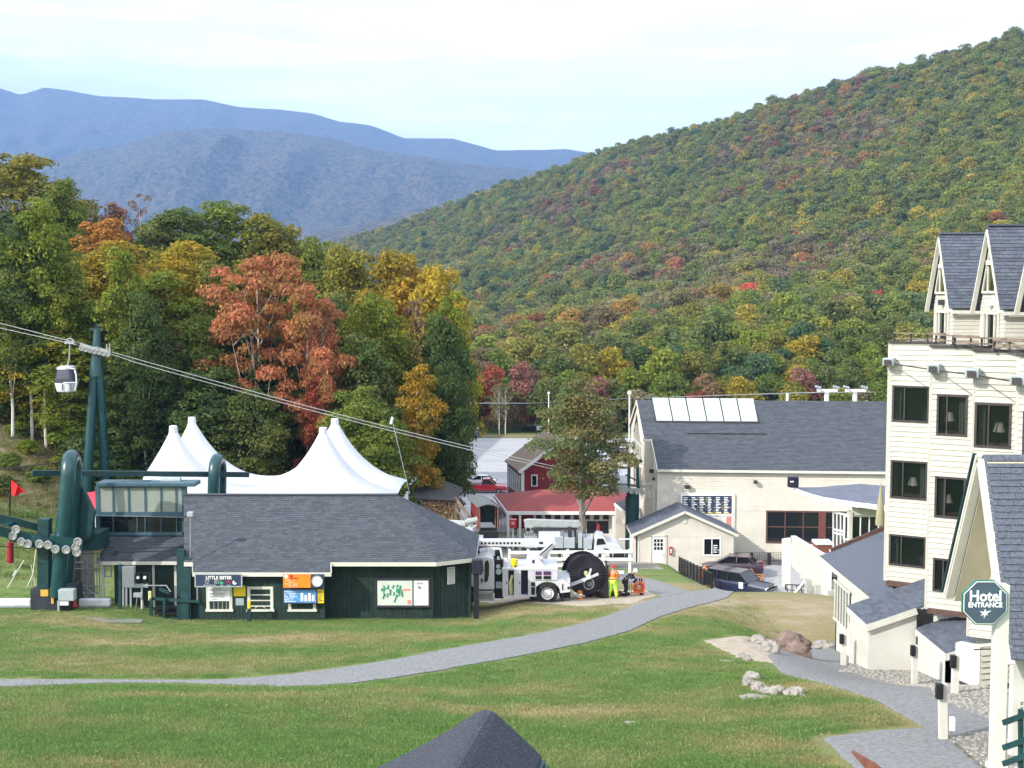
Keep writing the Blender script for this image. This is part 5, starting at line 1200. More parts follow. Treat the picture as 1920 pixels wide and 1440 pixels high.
# ---- dormers
for i, yc in enumerate((46.75, 42.0, 38.2)):
    hw = 1.12; x0 = 16.3; za, zev, zbt_ = 2.42 + (.03 * i), -0.30, ZT
    dm = thing('roof_dormer', ['steep shingled dormer farthest left on the hotel roof', 'steep shingled dormer in the middle of the hotel roof', 'steep shingled dormer cut by the right edge of the view'][i], 'dormer', (x0, yc, ZT), group='steep dormers on the hotel terrace')
    pk = Vector((x0 - .25, yc, za)); n_ = Vector((x0 - .25, yc - hw - .15, zev - .05)); f_ = Vector((x0 - .25, yc + hw + .15, zev - .05)); bk = Vector((4.6, 0, 0))
    m = shingles([n_, n_ + bk, pk + bk, pk], .135, .32, .018, 30 + i, lift=.02); m.prism([pk, pk + bk, f_ + bk, f_], (0, .05, -.08)); m.bar(pk + Vector((0, 0, .03)), pk + bk + Vector((0, 0, .03)), .2, .06)
    m.build('roof', SHING2, dm)
    m = MB(); d_ = Vector((.03, 0, -.14)); m.bar(n_ + d_, pk + d_, .07, .15, up=(1, 0, 0)); m.bar(pk + d_, f_ + d_, .07, .15, up=(1, 0, 0)); m.bar(n_ + d_, n_ + bk + d_, .06, .12); m.build('trim', TRIM, dm)
    # gable face, facing left (-x): local u runs towards the camera (-y)
    o = Vector((x0, yc, 0)); u = (0, -1, 0)
    g0 = (-.16, .25, .16, 1.28)
    sill_z = .22; 
    wall(o, u, [(-hw + .05, ZT), (hw - .05, ZT), (hw - .05, zev), (0, za - .12), (-hw + .05, zev)], [(-.62, ZT + .02, .62, zev - .20), (-.34, .22, .34, 1.16)], .14, .1, .018, None, CREAM, dm, build='gable_wall')
    m = MB(); fr = MB()
    def gp(y, z, off=.055): return Vector((x0 - off, yc - y, z))
    hwz = lambda z: (za - .3 - z) / (za - zev) * hw
    m.prism([gp(-hwz(.22), .24, .045), gp(hwz(.22), .24, .045), gp(hwz(1.14), 1.12, .045), gp(-hwz(1.14), 1.12, .045)], (.02, 0, 0)); m.prism([gp(-hwz(1.32), 1.32, .045), gp(hwz(1.32), 1.32, .045), gp(0, za - .36, .045)], (.02, 0, 0))
    for s_ in (-1, 1): fr.bar(gp(s_ * .33, .24), gp(s_ * .33, 1.12), .06); fr.bar(gp(s_ * hwz(.22), .22), gp(s_ * .03, za - .33), .07)
    fr.bar(gp(-hwz(.2), .22), gp(hwz(.2), .22), .08); fr.bar(gp(-hwz(1.22), 1.22), gp(hwz(1.22), 1.22), .16)
    f = fr.build('gable_window', TRIM, dm); m.build('pane', glass('olive_glass', (.035, .042, .012)), f)
    m = MB(); m.box(Vector((x0 - .0, yc, (ZT + zev - .2) / 2)), (.04, 1.22, zev - .22 - ZT)); fr = MB()
    for y in (-.62, -.34, .34, .62): fr.bar(gp(y, ZT), gp(y, zev - .2), .06)
    fr.bar(gp(-.62, zev - .2), gp(.62, zev - .2), .07); f = fr.build('door_frame', TRIM, dm); m.build('pane', GLASSD, f)
    m = MB(); m.box(Vector((x0 - .12, yc - .05, zev + .16)), (.22, .16, .2)); m.build('lamp', DARKFR if i == 0 else PRINT, dm, bevel=.02)
    # side wall towards the camera and recessed link
    wall((x0 + .02, yc - hw + .05, 0), (1, 0, 0), [(0, ZT), (.95, ZT), (.95, zev), (0, zev)], [], .14, .1, .018, None, CREAM, dm, build='side_wall')
    wall((x0 + .97, yc - hw + .05, 0), (.35, -1, 0), [(0, ZT), (3.2, ZT), (3.2, zev + .1), (0, zev + .1)], [], .14, .1, .018, None, CREAM, dm, build='link_wall')
    m = MB(); m.box((x0 + 1.25, yc - hw - .55, -.75), (.22, .3, .5)); m.build('side_vent', DARKFR, dm)
# ---- low roofs at the foot
A1, A2, A3, A4, A5 = W(1554, 1057, 53.6), W(1658, 1041, 54.4), W(1658, 1103, 47.7), W(1742, 1163, 43.5), W(1661, 1140, 46.2)
low = thing('hotel_wing', 'low white wing with blue-grey stepped shingle roofs at the foot of the hotel', 'building', (13.5, 46, -13))
def flatten(pts, z0=None):
    return pts
r1 = [A1, A5, Vector((14.55, 47.1, -10.92)), Vector((17.4, 52, -10.8)), W(1668, 1040, 54.6)]
def ngon_roof(pts, name, seed):
    # triangulate a slightly warped roof and cover every facet with shingle courses
    m = MB(); c = sum(pts, Vector()) / len(pts)
    for k in range(1, len(pts) - 1):
        q = shingles([pts[0], pts[k], pts[k + 1]], .13, .3, .012, seed + k, lift=.012); m.add(q.v, q.f)
    return m.build(name, SHING2, low)
zz = -11.45
A1.z = A5.z = zz; P1 = Vector((13.72, 53.6, zz)); P5 = Vector((13.82, 46.1, zz))
def up(x, y, k=.42): return zz + (x - 13.75) * k
roof1 = [P5, Vector((14.62, 46.1, up(14.62, 0))), Vector((14.62, 47.3, up(14.62, 0))), Vector((17.0, 50.5, up(17.0, 0))), Vector((17.0, 54.5, up(17, 0))), Vector((P1.x, 54.5, zz))]
m = shingles(roof1, .13, .3, .012, 40, lift=.012); m.build('roof', SHING2, low)
z2 = -11.62; x2 = 12.68
roof2 = [Vector((x2, 43.45, z2)), Vector((14.45, 43.45, z2 + 1.77 * .36)), Vector((16.0, 43.45, z2 + 3.32 * .36)), Vector((16.0, 46.15, z2 + 3.32 * .36)), Vector((x2, 46.15, z2))]
m = shingles(roof2, .13, .3, .012, 41, lift=.012); m.build('roof', SHING2, low)
z3 = -11.75; roof3 = [Vector((14.40, 40.3, z3)), Vector((16.4, 40.3, z3 + .72)), Vector((16.4, 43.43, z3 + .72)), Vector((14.40, 43.43, z3))]
m = shingles(roof3, .13, .3, .012, 42, lift=.012); m.build('roof', SHING2, low)
m = MB()
for a, b in (((P5.x, 46.2, zz), (P1.x, 54.5, zz)), ((x2, 43.45, z2), (x2, 46.1, z2)), ((14.40, 40.3, z3), (14.40, 43.4, z3))): m.bar(Vector(a) + Vector((.02, 0, -.12)), Vector(b) + Vector((.02, 0, -.12)), .06, .22)
m.bar((x2, 43.47, z2 - .12), (14.45, 43.47, z2 + .5), .06, .24); m.bar((x2 + .1, 43.6, z2 - .3), (14.4, 43.6, z2 + .3), .05, .2); m.bar((14.40, 40.32, z3 - .13), (16.4, 40.32, z3 + .58), .06, .24); m.build('fascia', TRIM, low)
m = MB(); m.bar((14.5, 47.2, -10.96), (16.1, 46.2, -10.96), .25, .16); m.build('flashing', BROWN, low); m = MB(); m.bar((14.72, 43.1, -11.0), (16.4, 42.1, -11.0), .25, .16); m.build('flashing', BROWN, low); m = MB(); m.bar((14.2, 54.4, zz + .25), (17, 54.4, up(17, 0) + .1), .1, .2); m.build('flashing', BROWN, low)
STUC = mat('white_stucco', (.52, .515, .47), .85, .04, 1.2, .15, 30, dirt=.15, dirtcol=(.45, .43, .38))
gz = lambda x, y: G(x, y) - .4
m = MB(); yb = 43.62; m.prism([(x2 + .12, yb, gz(12.7, 43.6)), (14.5, yb, gz(14.5, 43.6)), (14.5, yb, z2 + .35), (x2 + .12, yb, z2 - .1)], (0, .2, 0))
m.prism([(14.52, 43.5, gz(14.5, 43)), (14.52, 40.5, gz(14.5, 40.5)), (14.52, 40.5, z3 - .1), (14.52, 43.5, z3 - .1)], (.2, 0, 0)); m.prism([(14.52, 40.5, gz(14.5, 40.5)), (16.4, 40.5, gz(15, 40.5)), (16.4, 40.5, z3 + .5), (14.52, 40.5, z3 - .1)], (0, .2, 0)); m.build('stucco_wall', STUC, low)
wall((x2 + .12, 46.1, 0), (0, -1, 0), [(0, gz(12.8, 46)), (2.46, gz(12.8, 44)), (2.46, z2 - .1), (0, z2 - .1)], [], .16, .1, .02, None, CREAM, low, build='side_wall')
# glazed side of the wing
gx = 13.86; m = MB(); m.box((gx + .05, 51.2, -12.87), (.05, 2.1, 1.6)); fr = MB()
for k in range(6): fr.bar((gx - .02, 50.1 + k * .43, -13.7), (gx - .02, 50.1 + k * .43, -12.05), .045)
for z in (-13.7, -12.05): fr.bar((gx - .02, 50.0, z), (gx - .02, 52.4, z), .07)
f = fr.build('glazing_frame', TRIM, low); m.build('pane', glass('grey_glass', (.16, .18, .17), rough=.15), f)
m = MB(); m.prism([(gx + .1, 46.15, gz(gx, 46)), (gx + .1, 52.5, gz(gx, 52.5)), (gx + .1, 52.5, zz - .1), (gx + .1, 46.15, zz - .1)], (.15, 0, 0)); m.prism([(gx + .1, 52.5, gz(gx, 52.5)), (16.5, 52.5, gz(16, 52.5)), (16.5, 52.5, zz), (gx + .1, 52.5, zz - .1)], (0, -.15, 0))
m.build('stucco_wall', STUC, low)
m = MB(); m.bar((gx + .05, 49.9, -14.6), (gx + .05, 49.9, -13.3), .9, .05, up=(1, 0, 0)); m.build('service_door', WHITE, low)
# white stair bay with louvred side, near the sign
bay = thing('stair_bay', 'white boxed bay with louvred side standing between the wing and the sign post', 'building', W(1835, 1290, 37.5))
q1, q2, q3 = W(1790, 1275, 38.6), W(1836, 1291, 37.0), W(1858, 1289, 37.3); zt_ = -10.6; q1.z += .05
m = MB(); a, b = q1, q2; wb_ = Vector((0.9, 1.2, 0)); m.prism([a, b, Vector((b.x, b.y, zt_)), Vector((a.x, a.y, zt_ - .3))], (.25, .2, 0)); m.build('front_wall', STUC, bay)
m = MB(); d_ = (q3 - q2); d_.z = 0; k = 0; z = q2.z + .1; L2 = Vector((1.2, .35, 0))
while z < zt_ - .15:
    m.prism([Vector((q2.x + .03, q2.y, z)), Vector((q2.x + .03, q2.y, z)) + L2, Vector((q2.x + .03, q2.y + .04, z + .16)) + L2, Vector((q2.x + .03, q2.y + .04, z + .16))], (-.02, -.04, 0)); z += .185
m.build('louvre', TRIM, bay); m = MB(); m.prism([Vector((q2.x, q2.y + .06, q2.z + .05)), Vector((q2.x, q2.y + .06, q2.z + .05)) + L2, Vector((q2.x, q2.y + .06, zt_)) + L2, Vector((q2.x, q2.y + .06, zt_))], (0, .3, 0)); m.build('side_wall', CREAM2, bay)
m = MB(); m.prism([q1 + Vector((-.1, 0, 0)), q2 + Vector((-.02, -.04, 0)), q2 + L2, q1 + Vector((1.5, .6, 0))], (0, 0, -.08)); m.build('underside_shadow', DARKFR, bay)  # dark sheet stands in for the shadow beneath the overhanging bay
# ---- entrance portico: steep A-shaped gable facing left
port = thing('entrance_portico', 'steep A-shaped shingled entrance portico at the right edge behind the sign', 'building', (11, 27, -10))
pk = Vector((10.45, 27.25, -3.46)); nr = Vector((10.45, 25.45, -7.55)); fr_ = Vector((10.45, 29.05, -7.0)); bk = Vector((4.5, 0, 0))
nr2 = nr
m = shingles([nr, nr + bk, pk + bk, pk], .145, .34, .022, 50, lift=.03, separate=300, mat_=SHING2, parent=port); m.build('roof', SHING2, port)
m = MB(); m.prism([pk, pk + bk, fr_ + bk, fr_], (0, .06, -.1)); m.build('roof', SHING2, port)
m = MB(); o1 = Vector((-.03, 0, -.10)); m.bar(nr + o1, pk + o1, .10, .20, up=(1, 0, 0)); m.bar(pk + o1, fr_ + o1, .10, .20, up=(1, 0, 0)); o1 = Vector((-.10, 0, -.02)); m.bar(pk + o1, fr_ + o1, .07, .12, up=(1, 0, 0)); m.build('rake_board', TRIM, port)
m = MB(); o1 = Vector((-.15, .10, .02)); m.bar(pk + o1, fr_ + o1, .05, .08, up=(1, 0, 0)); m.build('green_edge', TEALD, port)
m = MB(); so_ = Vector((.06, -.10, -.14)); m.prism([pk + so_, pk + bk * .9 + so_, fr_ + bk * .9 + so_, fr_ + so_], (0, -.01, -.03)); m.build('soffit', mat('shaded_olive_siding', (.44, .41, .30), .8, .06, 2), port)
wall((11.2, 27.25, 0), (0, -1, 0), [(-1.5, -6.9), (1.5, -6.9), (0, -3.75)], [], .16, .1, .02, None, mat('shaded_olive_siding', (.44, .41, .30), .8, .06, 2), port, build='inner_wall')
m = MB(); m.bar((10.75, 26.5, -6.3), (10.75, 27.0, -4.9), .12, .12); m.bar((10.75, 25.9, -7.6), (10.75, 26.35, -6.5), .12, .12); m.build('brace', TRIM, port)
m = MB(); m.prism([(10.7, 25.9, -10.3), (14.8, 25.9, -10.3), (14.8, 25.9, -7.5), (10.7, 25.9, -7.5)], (0, .2, 0)); m.build('stucco_wall', STUC, port)
m = MB(); m.box((12.2, 25.86, -7.75), (2.4, .1, .32)); m.build('glass_strip', glass('green_glass', (.02, .05, .04)), port)
lt = thing('lattice_panel', 'white wooden lattice panel on the wall right of the sign post', 'lattice', (11.2, 25.8, -10)); m = MB()
for k in range(9):
    m.bar((10.82 + k * .11, 25.84, -9.5), (10.82 + k * .11, 25.84, -8.55), .03, .03); m.bar((10.80, 25.83, -9.5 + k * .118), (11.75, 25.83, -9.5 + k * .118), .03, .03)
m.build('slats', TRIM, lt)
gr_ = thing('green_railing', 'dark green handrails of the steps at the lower right corner', 'railing', P(1890, 1438))
m = MB()
for y0, y1 in ((1355, 1336), (1402, 1384), (1432, 1414)): m.bar(W(1882, y0, 22.6), W(1990, y1 - 20, 21.0), .06, .10)
m.bar(W(1914, 1330, 22.2), W(1914, 1440, 22.2), .08); m.build('rails', TEALD, gr_)
# ---- sign post
YP = 24.0; sp_ = W(1868, 1450, YP); sgn = thing('hotel_sign', 'navy octagonal Hotel ENTRANCE sign on a tall cream post', 'sign', (sp_.x, YP, G(sp_.x, YP)))
m = MB(); m.bar((sp_.x, YP, G(sp_.x, YP) - .4), (sp_.x, YP, W(0, 1095, YP).z), .25, .25); m.build('post', TRIM, sgn, bevel=.012)
m = MB(); m.bar((sp_.x, YP, W(0, 1432, YP).z - .1), (sp_.x, YP, W(0, 1432, YP).z), .33, .33); m.build('post_collar', TRIM, sgn)
c_ = W(1847, 1130, YP - .22)
def octa(r, c): return [c + Vector((math.cos(R(22.5 + 45 * k)) * r, 0, math.sin(R(22.5 + 45 * k)) * r)) for k in range(8)]
m = MB(); m.prism(octa(.475, c_), (0, .07, 0)); m.build('edge', mat('sign_edge_green', (.02, .14, .10), .4), sgn)
m = MB(); m.prism(octa(.455, c_ + Vector((0, -.008, 0))), (0, .008, 0)); m.build('white_rim', PRINT, sgn); m = MB(); m.prism(octa(.440, c_ + Vector((0, -.014, 0))), (0, .006, 0)); m.build('panel', mat('sign_slate', (.055, .085, .115), .45, .05), sgn)
tc_ = c_ + Vector((0, -.017, 0)); text('lettering', 'Hotel', .30, PRINT, tc_ + Vector((0, 0, .125)), X_, Z_, sgn, .004, bold=.007, sx=.92); text('lettering', 'ENTRANCE', .135, PRINT, tc_ + Vector((0, 0, -.045)), X_, Z_, sgn, .004, bold=.004, sx=.96)
m = MB(); lc = tc_ + Vector((0, -.002, -.27)); pts_ = []
for a_, r_ in ((10, .05), (35, .15), (62, .05), (90, .13), (118, .05), (150, .13), (180, .045), (215, .11), (240, .04), (262, .15), (285, .04), (310, .08), (340, .04)): pts_.append(lc + Vector((math.cos(R(a_)) * r_, 0, math.sin(R(a_)) * r_ * .7)) + Vector((0, 0, .06)))
m.prism(pts_, (0, .004, 0)); m.build('leaf_mark', PRINT, sgn)
m = MB(); m.tube([W(1826, 1218, YP), W(1858, 1217, YP)], .012, 5); m.build('hook', BLACK, sgn)
# ---- bollard lamps along the path
for px, py, h, lab in ((1581, 1249, 1.05, 'wooden path light nearest the glazed wing wall'), (1714, 1285, 1.25, 'wooden path light in front of the white stucco wall'), (1790, 1303, 1.25, 'wooden path light beside the louvred bay'), (1769, 1389, 1.35, 'leaning wooden path light nearest the camera')):
    p = P(px, py); t_ = thing('path_light', lab, 'path light', p, group='wooden path lights by the hotel'); k = p.y; zt_ = p.z + (W(0, py - (60 if py < 1260 else 75 if py < 1350 else 108), k).z - W(0, py, k).z)
    m = MB(); tp = Vector((p.x - (.06 if py > 1380 else 0), p.y, zt_)); m.bar(p - Vector((0, 0, .2)), tp, .17, .15); m.build('post', TRIM, t_); m = MB(); m.box(tp + Vector((-.10, -.1, -.15)), (.15, .16, .36)); m.build('lamp_box', BLACK, t_, bevel=.02)
    if py > 1380: m = MB(); m.box(p + Vector((.16, -.05, .42)), (.12, .12, .30)); m.build('meter_box', PRINT, t_); m = MB(); m.bar(p + Vector((.16, -.05, 0)), p + Vector((.16, -.05, .28)), .03); m.build('conduit', STEEL, t_)
# ---- foreground roof, rocks
fr_ = thing('foreground_shed', 'dark shingled ridge of a small roof poking up at the bottom of the view', 'shed', (-.4, 12.5, -8))
# curved profile across, ridge running towards the camera
pk = W(912, 1331, 13.6); prof = [(-2.1, -1.02), (-1.6, -.83), (-1.1, -.60), (-.75, -.42), (-.4, -.22), (-.22, -.095), (-.12, -.035), (-.05, -.008), (0, 0), (.06, -.012), (.12, -.055), (.32, -.24), (.62, -.53)]
m = MB(); secs = []
for k in range(22):
    y = 13.6 - k * .2; secs.append([Vector((pk.x + x * (1 - .010 * k) - .035 * k, y, pk.z + z)) for x, z in prof])
vs = [v for s in secs for v in s]; n_ = len(prof); fs = [(i * n_ + k, i * n_ + k + 1, (i + 1) * n_ + k + 1, (i + 1) * n_ + k) for i in range(len(secs) - 1) for k in range(n_ - 1)]
off = len(vs); vs += [v - Vector((0, 0, .05)) for v in vs]; fs += [tuple(i + off for i in reversed(f)) for f in fs]
fs += [(k, k + 1, k + 1 + off, k + off) for k in range(n_ - 1)]
for i in range(len(secs) - 1): fs += [(i * n_ + n_ - 1, (i + 1) * n_ + n_ - 1, (i + 1) * n_ + n_ - 1 + off, i * n_ + n_ - 1 + off), (i * n_, (i + 1) * n_, (i + 1) * n_ + off, i * n_ + off)]
GRIT = mat('grit_felt', (.018, .021, .032), .95, .35, 60, .5, 220, col2=(.060, .066, .086))
# coarse mineral speckle
nt = GRIT.node_tree; b_ = nt.nodes['Principled BSDF']; vo = nt.nodes.new('ShaderNodeTexNoise'); vo.inputs['Scale'].default_value = 95; vo.inputs['Detail'].default_value = 1; tcn = nt.nodes.new('ShaderNodeTexCoord'); nt.links.new(tcn.outputs['Object'], vo.inputs['Vector'])
rp_ = nt.nodes.new('ShaderNodeValToRGB'); rp_.color_ramp.elements[0].position = .62; rp_.color_ramp.elements[1].position = .72; rp_.color_ramp.elements[0].color = (0, 0, 0, 1); nt.links.new(vo.outputs['Fac'], rp_.inputs[0])
mxx = nt.nodes.new('ShaderNodeMix'); mxx.data_type = 'RGBA'; mxx.inputs['B'].default_value = (.26, .28, .33, 1); old = b_.inputs['Base Color'].links[0].from_socket
nt.links.new(rp_.outputs[0], mxx.inputs['Factor']); nt.links.new(old, mxx.inputs['A']); nt.links.new(mxx.outputs['Result'], b_.inputs['Base Color'])
m.add(vs, fs); m.build('roof', GRIT, fr_)
m = MB(); e = secs[0][-1]; e2 = secs[-1][-1]; m.bar(e + Vector((.02, 0, -.07)), e2 + Vector((.02, 0, -.07)), .05, .05); m.bar(e + Vector((.06, 0, -.12)), e2 + Vector((.06, 0, -.12)), .05, .04); m.bar(e + Vector((-.02, 0, -.16)), e2 + Vector((-.02, 0, -.16)), .10, .10); m.build('eave_board', TEALD, fr_)
m = MB(); zb_ = G(pk.x, 12) - .3; m.prism([(pk.x - 1.9, 13.2, zb_), (pk.x + .25, 13.2, zb_), (pk.x + .25, 13.2, pk.z - .60), (pk.x - .1, 13.2, pk.z - .45), (pk.x - 1.9, 13.2, pk.z - 1.2)], (-.3, -3.2, 0)); m.build('wall', DGREEN, fr_)
m = MB(); a_ = W(1608, 1421, 7.5); m.prism([a_, W(1612, 1416, 7.6), W(1656, 1442, 7.0), W(1650, 1470, 7.0)], (0, .15, -.02)); bd = m.build('wooden_board', mat('red_brown_board', (.16, .06, .035), .7, .2, 5)); tag(bd, 'corner of a red-brown board at the bottom edge right of the lawn', 'board')
def rock(name, px, py, w, h, d, m_, label, group=None, seed=1, sink=.25, rz=0, pw=None):
    p = P(px, py); bm = bmesh.new(); bmesh.ops.create_icosphere(bm, subdivisions=4, radius=1)
    for v in bm.verts:
        c = v.co.copy(); nn = mnoise.fractal(c * 1.1 + Vector((seed * 7.3, 0, 0)), 1, 2, 3); f = 1 + nn * .45
        f *= 1 - .18 * abs(mnoise.noise(c * 3 + Vector((seed, 3, 0))))
        v.co = Vector((c.x * w / 2 * f, c.y * d / 2 * f, max(c.z, -.4) * h * .62 * f))
    me = bpy.data.meshes.new(name); bm.to_mesh(me); bm.free(); me.materials.append(m_); me.polygons.foreach_set('use_smooth', [True] * len(me.polygons)); me.set_sharp_from_angle(angle=R(40))
    o = bpy.data.objects.new(name, me); COL.objects.link(o); o.location = p + Vector((0, 0, h * .12)); o.rotation_euler = (0, 0, rz); return tag(o, label, 'rock', group)
rock('boulder', 1475, 1222, 1.9, 1.0, 1.3, ROCKR, 'large reddish-brown boulder where the hotel path begins', seed=3)
rock('boulder', 1417, 1206, .95, .42, .8, ROCK, 'pointed grey rock left of the reddish boulder', seed=4)
rock('boulder', 1441, 1224, .75, .55, .6, ROCK, 'pale squarish rock in front of the reddish boulder', seed=5)
rock('boulder', 1541, 1216, 1.05, .45, .9, ROCK, 'flat tan rock right of the reddish boulder', seed=6)
for k, (px, py, w, h, s, lab) in enumerate(((1409, 1272, .55, .28, 7, 'uppermost small rock of the curved row on the lawn'), (1405, 1286, .50, .32, 8, 'pale rounded rock at the left bend of the curved row'), (1422, 1296, .50, .36, 9, 'grey rock second from the bend in the curved row'),
        (1440, 1301, .34, .24, 10, 'smallest white rock of the curved row'), (1457, 1302, .52, .38, 11, 'dark grey rock in the middle of the curved row'), (1474, 1303, .35, .24, 12, 'low pale rock before the right end of the curved row'), (1491, 1303, .58, .28, 13, 'long white rock at the right end of the curved row'),
        (1392, 1232, .5, .2, 14, 'flat rock at the lower edge of the dirt patch'), (1402, 1238, .36, .16, 15, 'little rock right of the flat one below the dirt patch'), (1362, 1241, .5, .06, 16, 'flat white stone in the lawn left of the dirt patch'), (1413, 1309, .9, .06, 17, 'long flat pale stone in the lawn under the curved row'),
        (1182, 1357, .42, .05, 18, 'flat pale stone in the foreground lawn'), (978, 1211, .35, .05, 19, 'little white stone lying on the path'), (1560, 1108, 1.4, .5, 21, 'sandy rock at the foot of the white deck wall'), (1525, 1108, 1.3, .4, 22, 'low sandy rock left of the deck wall foot'))):
    rock('rock', px, py, w, h, w * .8, ROCK, lab, seed=s, rz=k)
# gravel stones and lawn tufts (uncountable)
def scatter(name, pts_, scl, coll, tints=None):
    me = bpy.data.meshes.new(name); me.from_pydata(pts_, [], []); n = len(pts_)
    def at(nm, ty, v, key='value'):
        a = me.attributes.new(nm, ty, 'POINT'); a.data.foreach_set(key, np.array(v, dtype=np.int32 if ty == 'INT' else np.float32).ravel())
    at('siz', 'FLOAT', scl); at('rot', 'FLOAT', gr.uniform(0, 6.28, n)); at('idx', 'INT', gr.randint(0, 12, n))
    if tints is not None: at('tint', 'FLOAT_VECTOR', tints, 'vector'); at('tint2', 'FLOAT_VECTOR', np.array(tints) * .8, 'vector')
    o = bpy.data.objects.new(name, me); COL.objects.link(o); o['kind'] = 'stuff'; instancer(o, coll); return o
keep = []; blocked = []
for nm in ('path', 'footpath', 'hotel_path', 'lower_path', 'gravel_bed', 'dirt_patch'):
    for o in COL.objects:
        if o.name.split('.')[0] == nm:
            co = np.zeros(len(o.data.vertices) * 3, np.float32); o.data.vertices.foreach_get('co', co); blocked.append(co.reshape(-1, 3)[:, :2])
cell = set()
for B in blocked:
    for x, y in B: 
        for dx in (-1, 0, 1):
            for dy in (-1, 0, 1): cell.add((int(x / .22) + dx, int(y / .22) + dy))
tp, ts, tt = [], [], []
drymap = lambda x, y: min(1.0, sum(w * math.exp(-((x - cx) / rx) ** 2 - ((y - cy) / ry) ** 2) for cx, cy, rx, ry, w in DRY))
for _ in range(62000):
    y = 24 + 48 * gr.random_sample() ** 1.3; hwid = y * .44; x = gr.uniform(-hwid, hwid)
    if gr.random_sample() < (y - 50) / 22: continue
    if (int(x / .22), int(y / .22)) in cell or (x > 12.3 and y > 35): continue
    dr_ = drymap(x, y) * .9 + (mnoise.noise(Vector((x * .3, y * .5, 0))) + mnoise.noise(Vector((x * 1.1, y * 1.4, 5))) * .6) * .8
    if dr_ > .85 and gr.random_sample() < .6: continue
    k = min(1, max(0, dr_ + gr.uniform(-.2, .2))); j = gr.uniform(.8, 1.2)
    tp.append((x, y, G(x, y))); ts.append(gr.uniform(.6, 1.25)); tt.append([(0.165 + .22 * k) * j, (0.275 + .06 * k) * j, (0.075 + .08 * k) * j])
scatter('grass_tufts', tp, ts, gc, tt)
gs = bpy.data.collections.new('gravel_sources')
for i in range(4):
    bm = bmesh.new(); bmesh.ops.create_icosphere(bm, subdivisions=1, radius=.05)
    for v in bm.verts: v.co *= 1 + random.uniform(-.35, .35); v.co.z *= .6
    mm = bpy.data.meshes.new('pebble'); bm.to_mesh(mm); bm.free(); mm.materials.append(mat('pebble_stone', (.20, .185, .16), .9, .3, 8, col2=(.44, .42, .38))); gs.objects.link(bpy.data.objects.new('pebble_%d' % i, mm))
gp_, gsz = [], []
for o in COL.objects:
    if o.name.startswith('gravel_bed'):
        co = [v.co for v in o.data.vertices]; 
        for p_ in o.data.polygons:
            if p_.normal.z < .5: continue
            for _ in range(max(1, int(p_.area * 60))):
                a, b, c, d = [o.data.vertices[i].co for i in p_.vertices]; s, t = gr.random_sample(2); q = a.lerp(b, s).lerp(d.lerp(c, s), t); gp_.append((q.x, q.y, q.z)); gsz.append(gr.uniform(.4, 1.3))
scatter('gravel_stones', gp_, gsz, gs)
rk = [(P(1505 + gr.uniform(-60, 60), 1120 + gr.uniform(-12, 12))) for _ in range(30)]

# rough weeds on the left slope
wp, wsz, wt = [], [], []
for _ in range(9000):
    y = gr.uniform(63, 108); x = gr.uniform(-54, -14)
    if G(x, y) < base_z(y) + .6: continue
    wp.append((x, y, G(x, y))); wsz.append(gr.uniform(1.2, 3.8) * (1 if y > 80 else .6)); k = max(0, min(1, .45 + mnoise.noise(Vector((x * .25, y * .25, 2))) + (y - 90) * .012)); wt.append([.11 + .15 * k, .16 + .04 * k, .035 + .03 * k])
scatter('slope_weeds', wp, wsz, gc, wt)

# fallen leaves on lawn and paths
lc_ = bpy.data.collections.new('leaf_sources')
for i in range(3):
    m_ = bpy.data.meshes.new('fallen_leaf'); m_.from_pydata([(-.05, 0, .012), (0, -.035, .03), (.055, 0, .012), (0, .04, .02), (0, 0, .045)], [], [(0, 1, 4), (1, 2, 4), (2, 3, 4), (3, 0, 4)]); m_.materials.append(LEAF); lc_.objects.link(bpy.data.objects.new('leaf_%d' % i, m_))
fp, fs_, ft = [], [], []
while len(fp) < 1500:
    y = 24 + 44 * gr.random_sample(); x = gr.uniform(-y * .44, min(y * .40, 12.5))
    if mnoise.noise(Vector((x * .25, y * .3, 9))) + gr.uniform(-.35, .35) < .12: continue
    fp.append((x, y, G(x, y) + .055)); fs_.append(gr.uniform(.35, .8)); ft.append([(.38, .26, .12), (.36, .30, .17), (.42, .20, .09), (.42, .36, .18)][gr.randint(0, 4)])
scatter('fallen_leaves', fp, fs_, lc_, ft)
# =================================================================== PAVILION WITH CURVED ROOF, DECK, FENCES
pav = thing('glass_pavilion', 'glazed pavilion under a low curved grey roof beside the hotel', 'building', (22, 78, -19))
ft = [(1490, 915, 82), (1505, 921, 80.8), (1522, 927, 79.6), (1545, 933, 78.4), (1575, 938, 77.2), (1610, 943, 76), (1660, 949, 74.6), (1720, 955, 73)]
bt = [(1490, 913.5, 82.2), (1510, 914, 82.6), (1540, 913, 83.2), (1575, 910, 83.8), (1612, 907, 84.2), (1640, 909, 84.4), (1670, 911, 84.4), (1730, 915, 84)]
F_, B_ = [W(*q) for q in ft], [W(*q) for q in bt]
m = MB(); n_ = len(F_); vs = F_ + B_; m.add(vs + [v - Vector((0, 0, .08)) for v in vs], [(i, i + 1, n_ + i + 1, n_ + i) for i in range(n_ - 1)] + [(2 * n_ + i, 3 * n_ + i, 3 * n_ + i + 1, 2 * n_ + i + 1) for i in range(n_ - 1)]); m.build('roof', mat('membrane_roof', (.10, .11, .145), .6, .15, 1.5, dirt=.3, dirtcol=(.16, .17, .20)), pav, smooth=True)
m = MB()
for a, b in zip(F_, F_[1:]): m.prism([a + Vector((0, -.02, .02)), b + Vector((0, -.02, .02)), b + Vector((0, -.02, -.30)), a + Vector((0, -.02, -.26))], (0, .1, 0))
m.build('fascia', WHITE, pav)
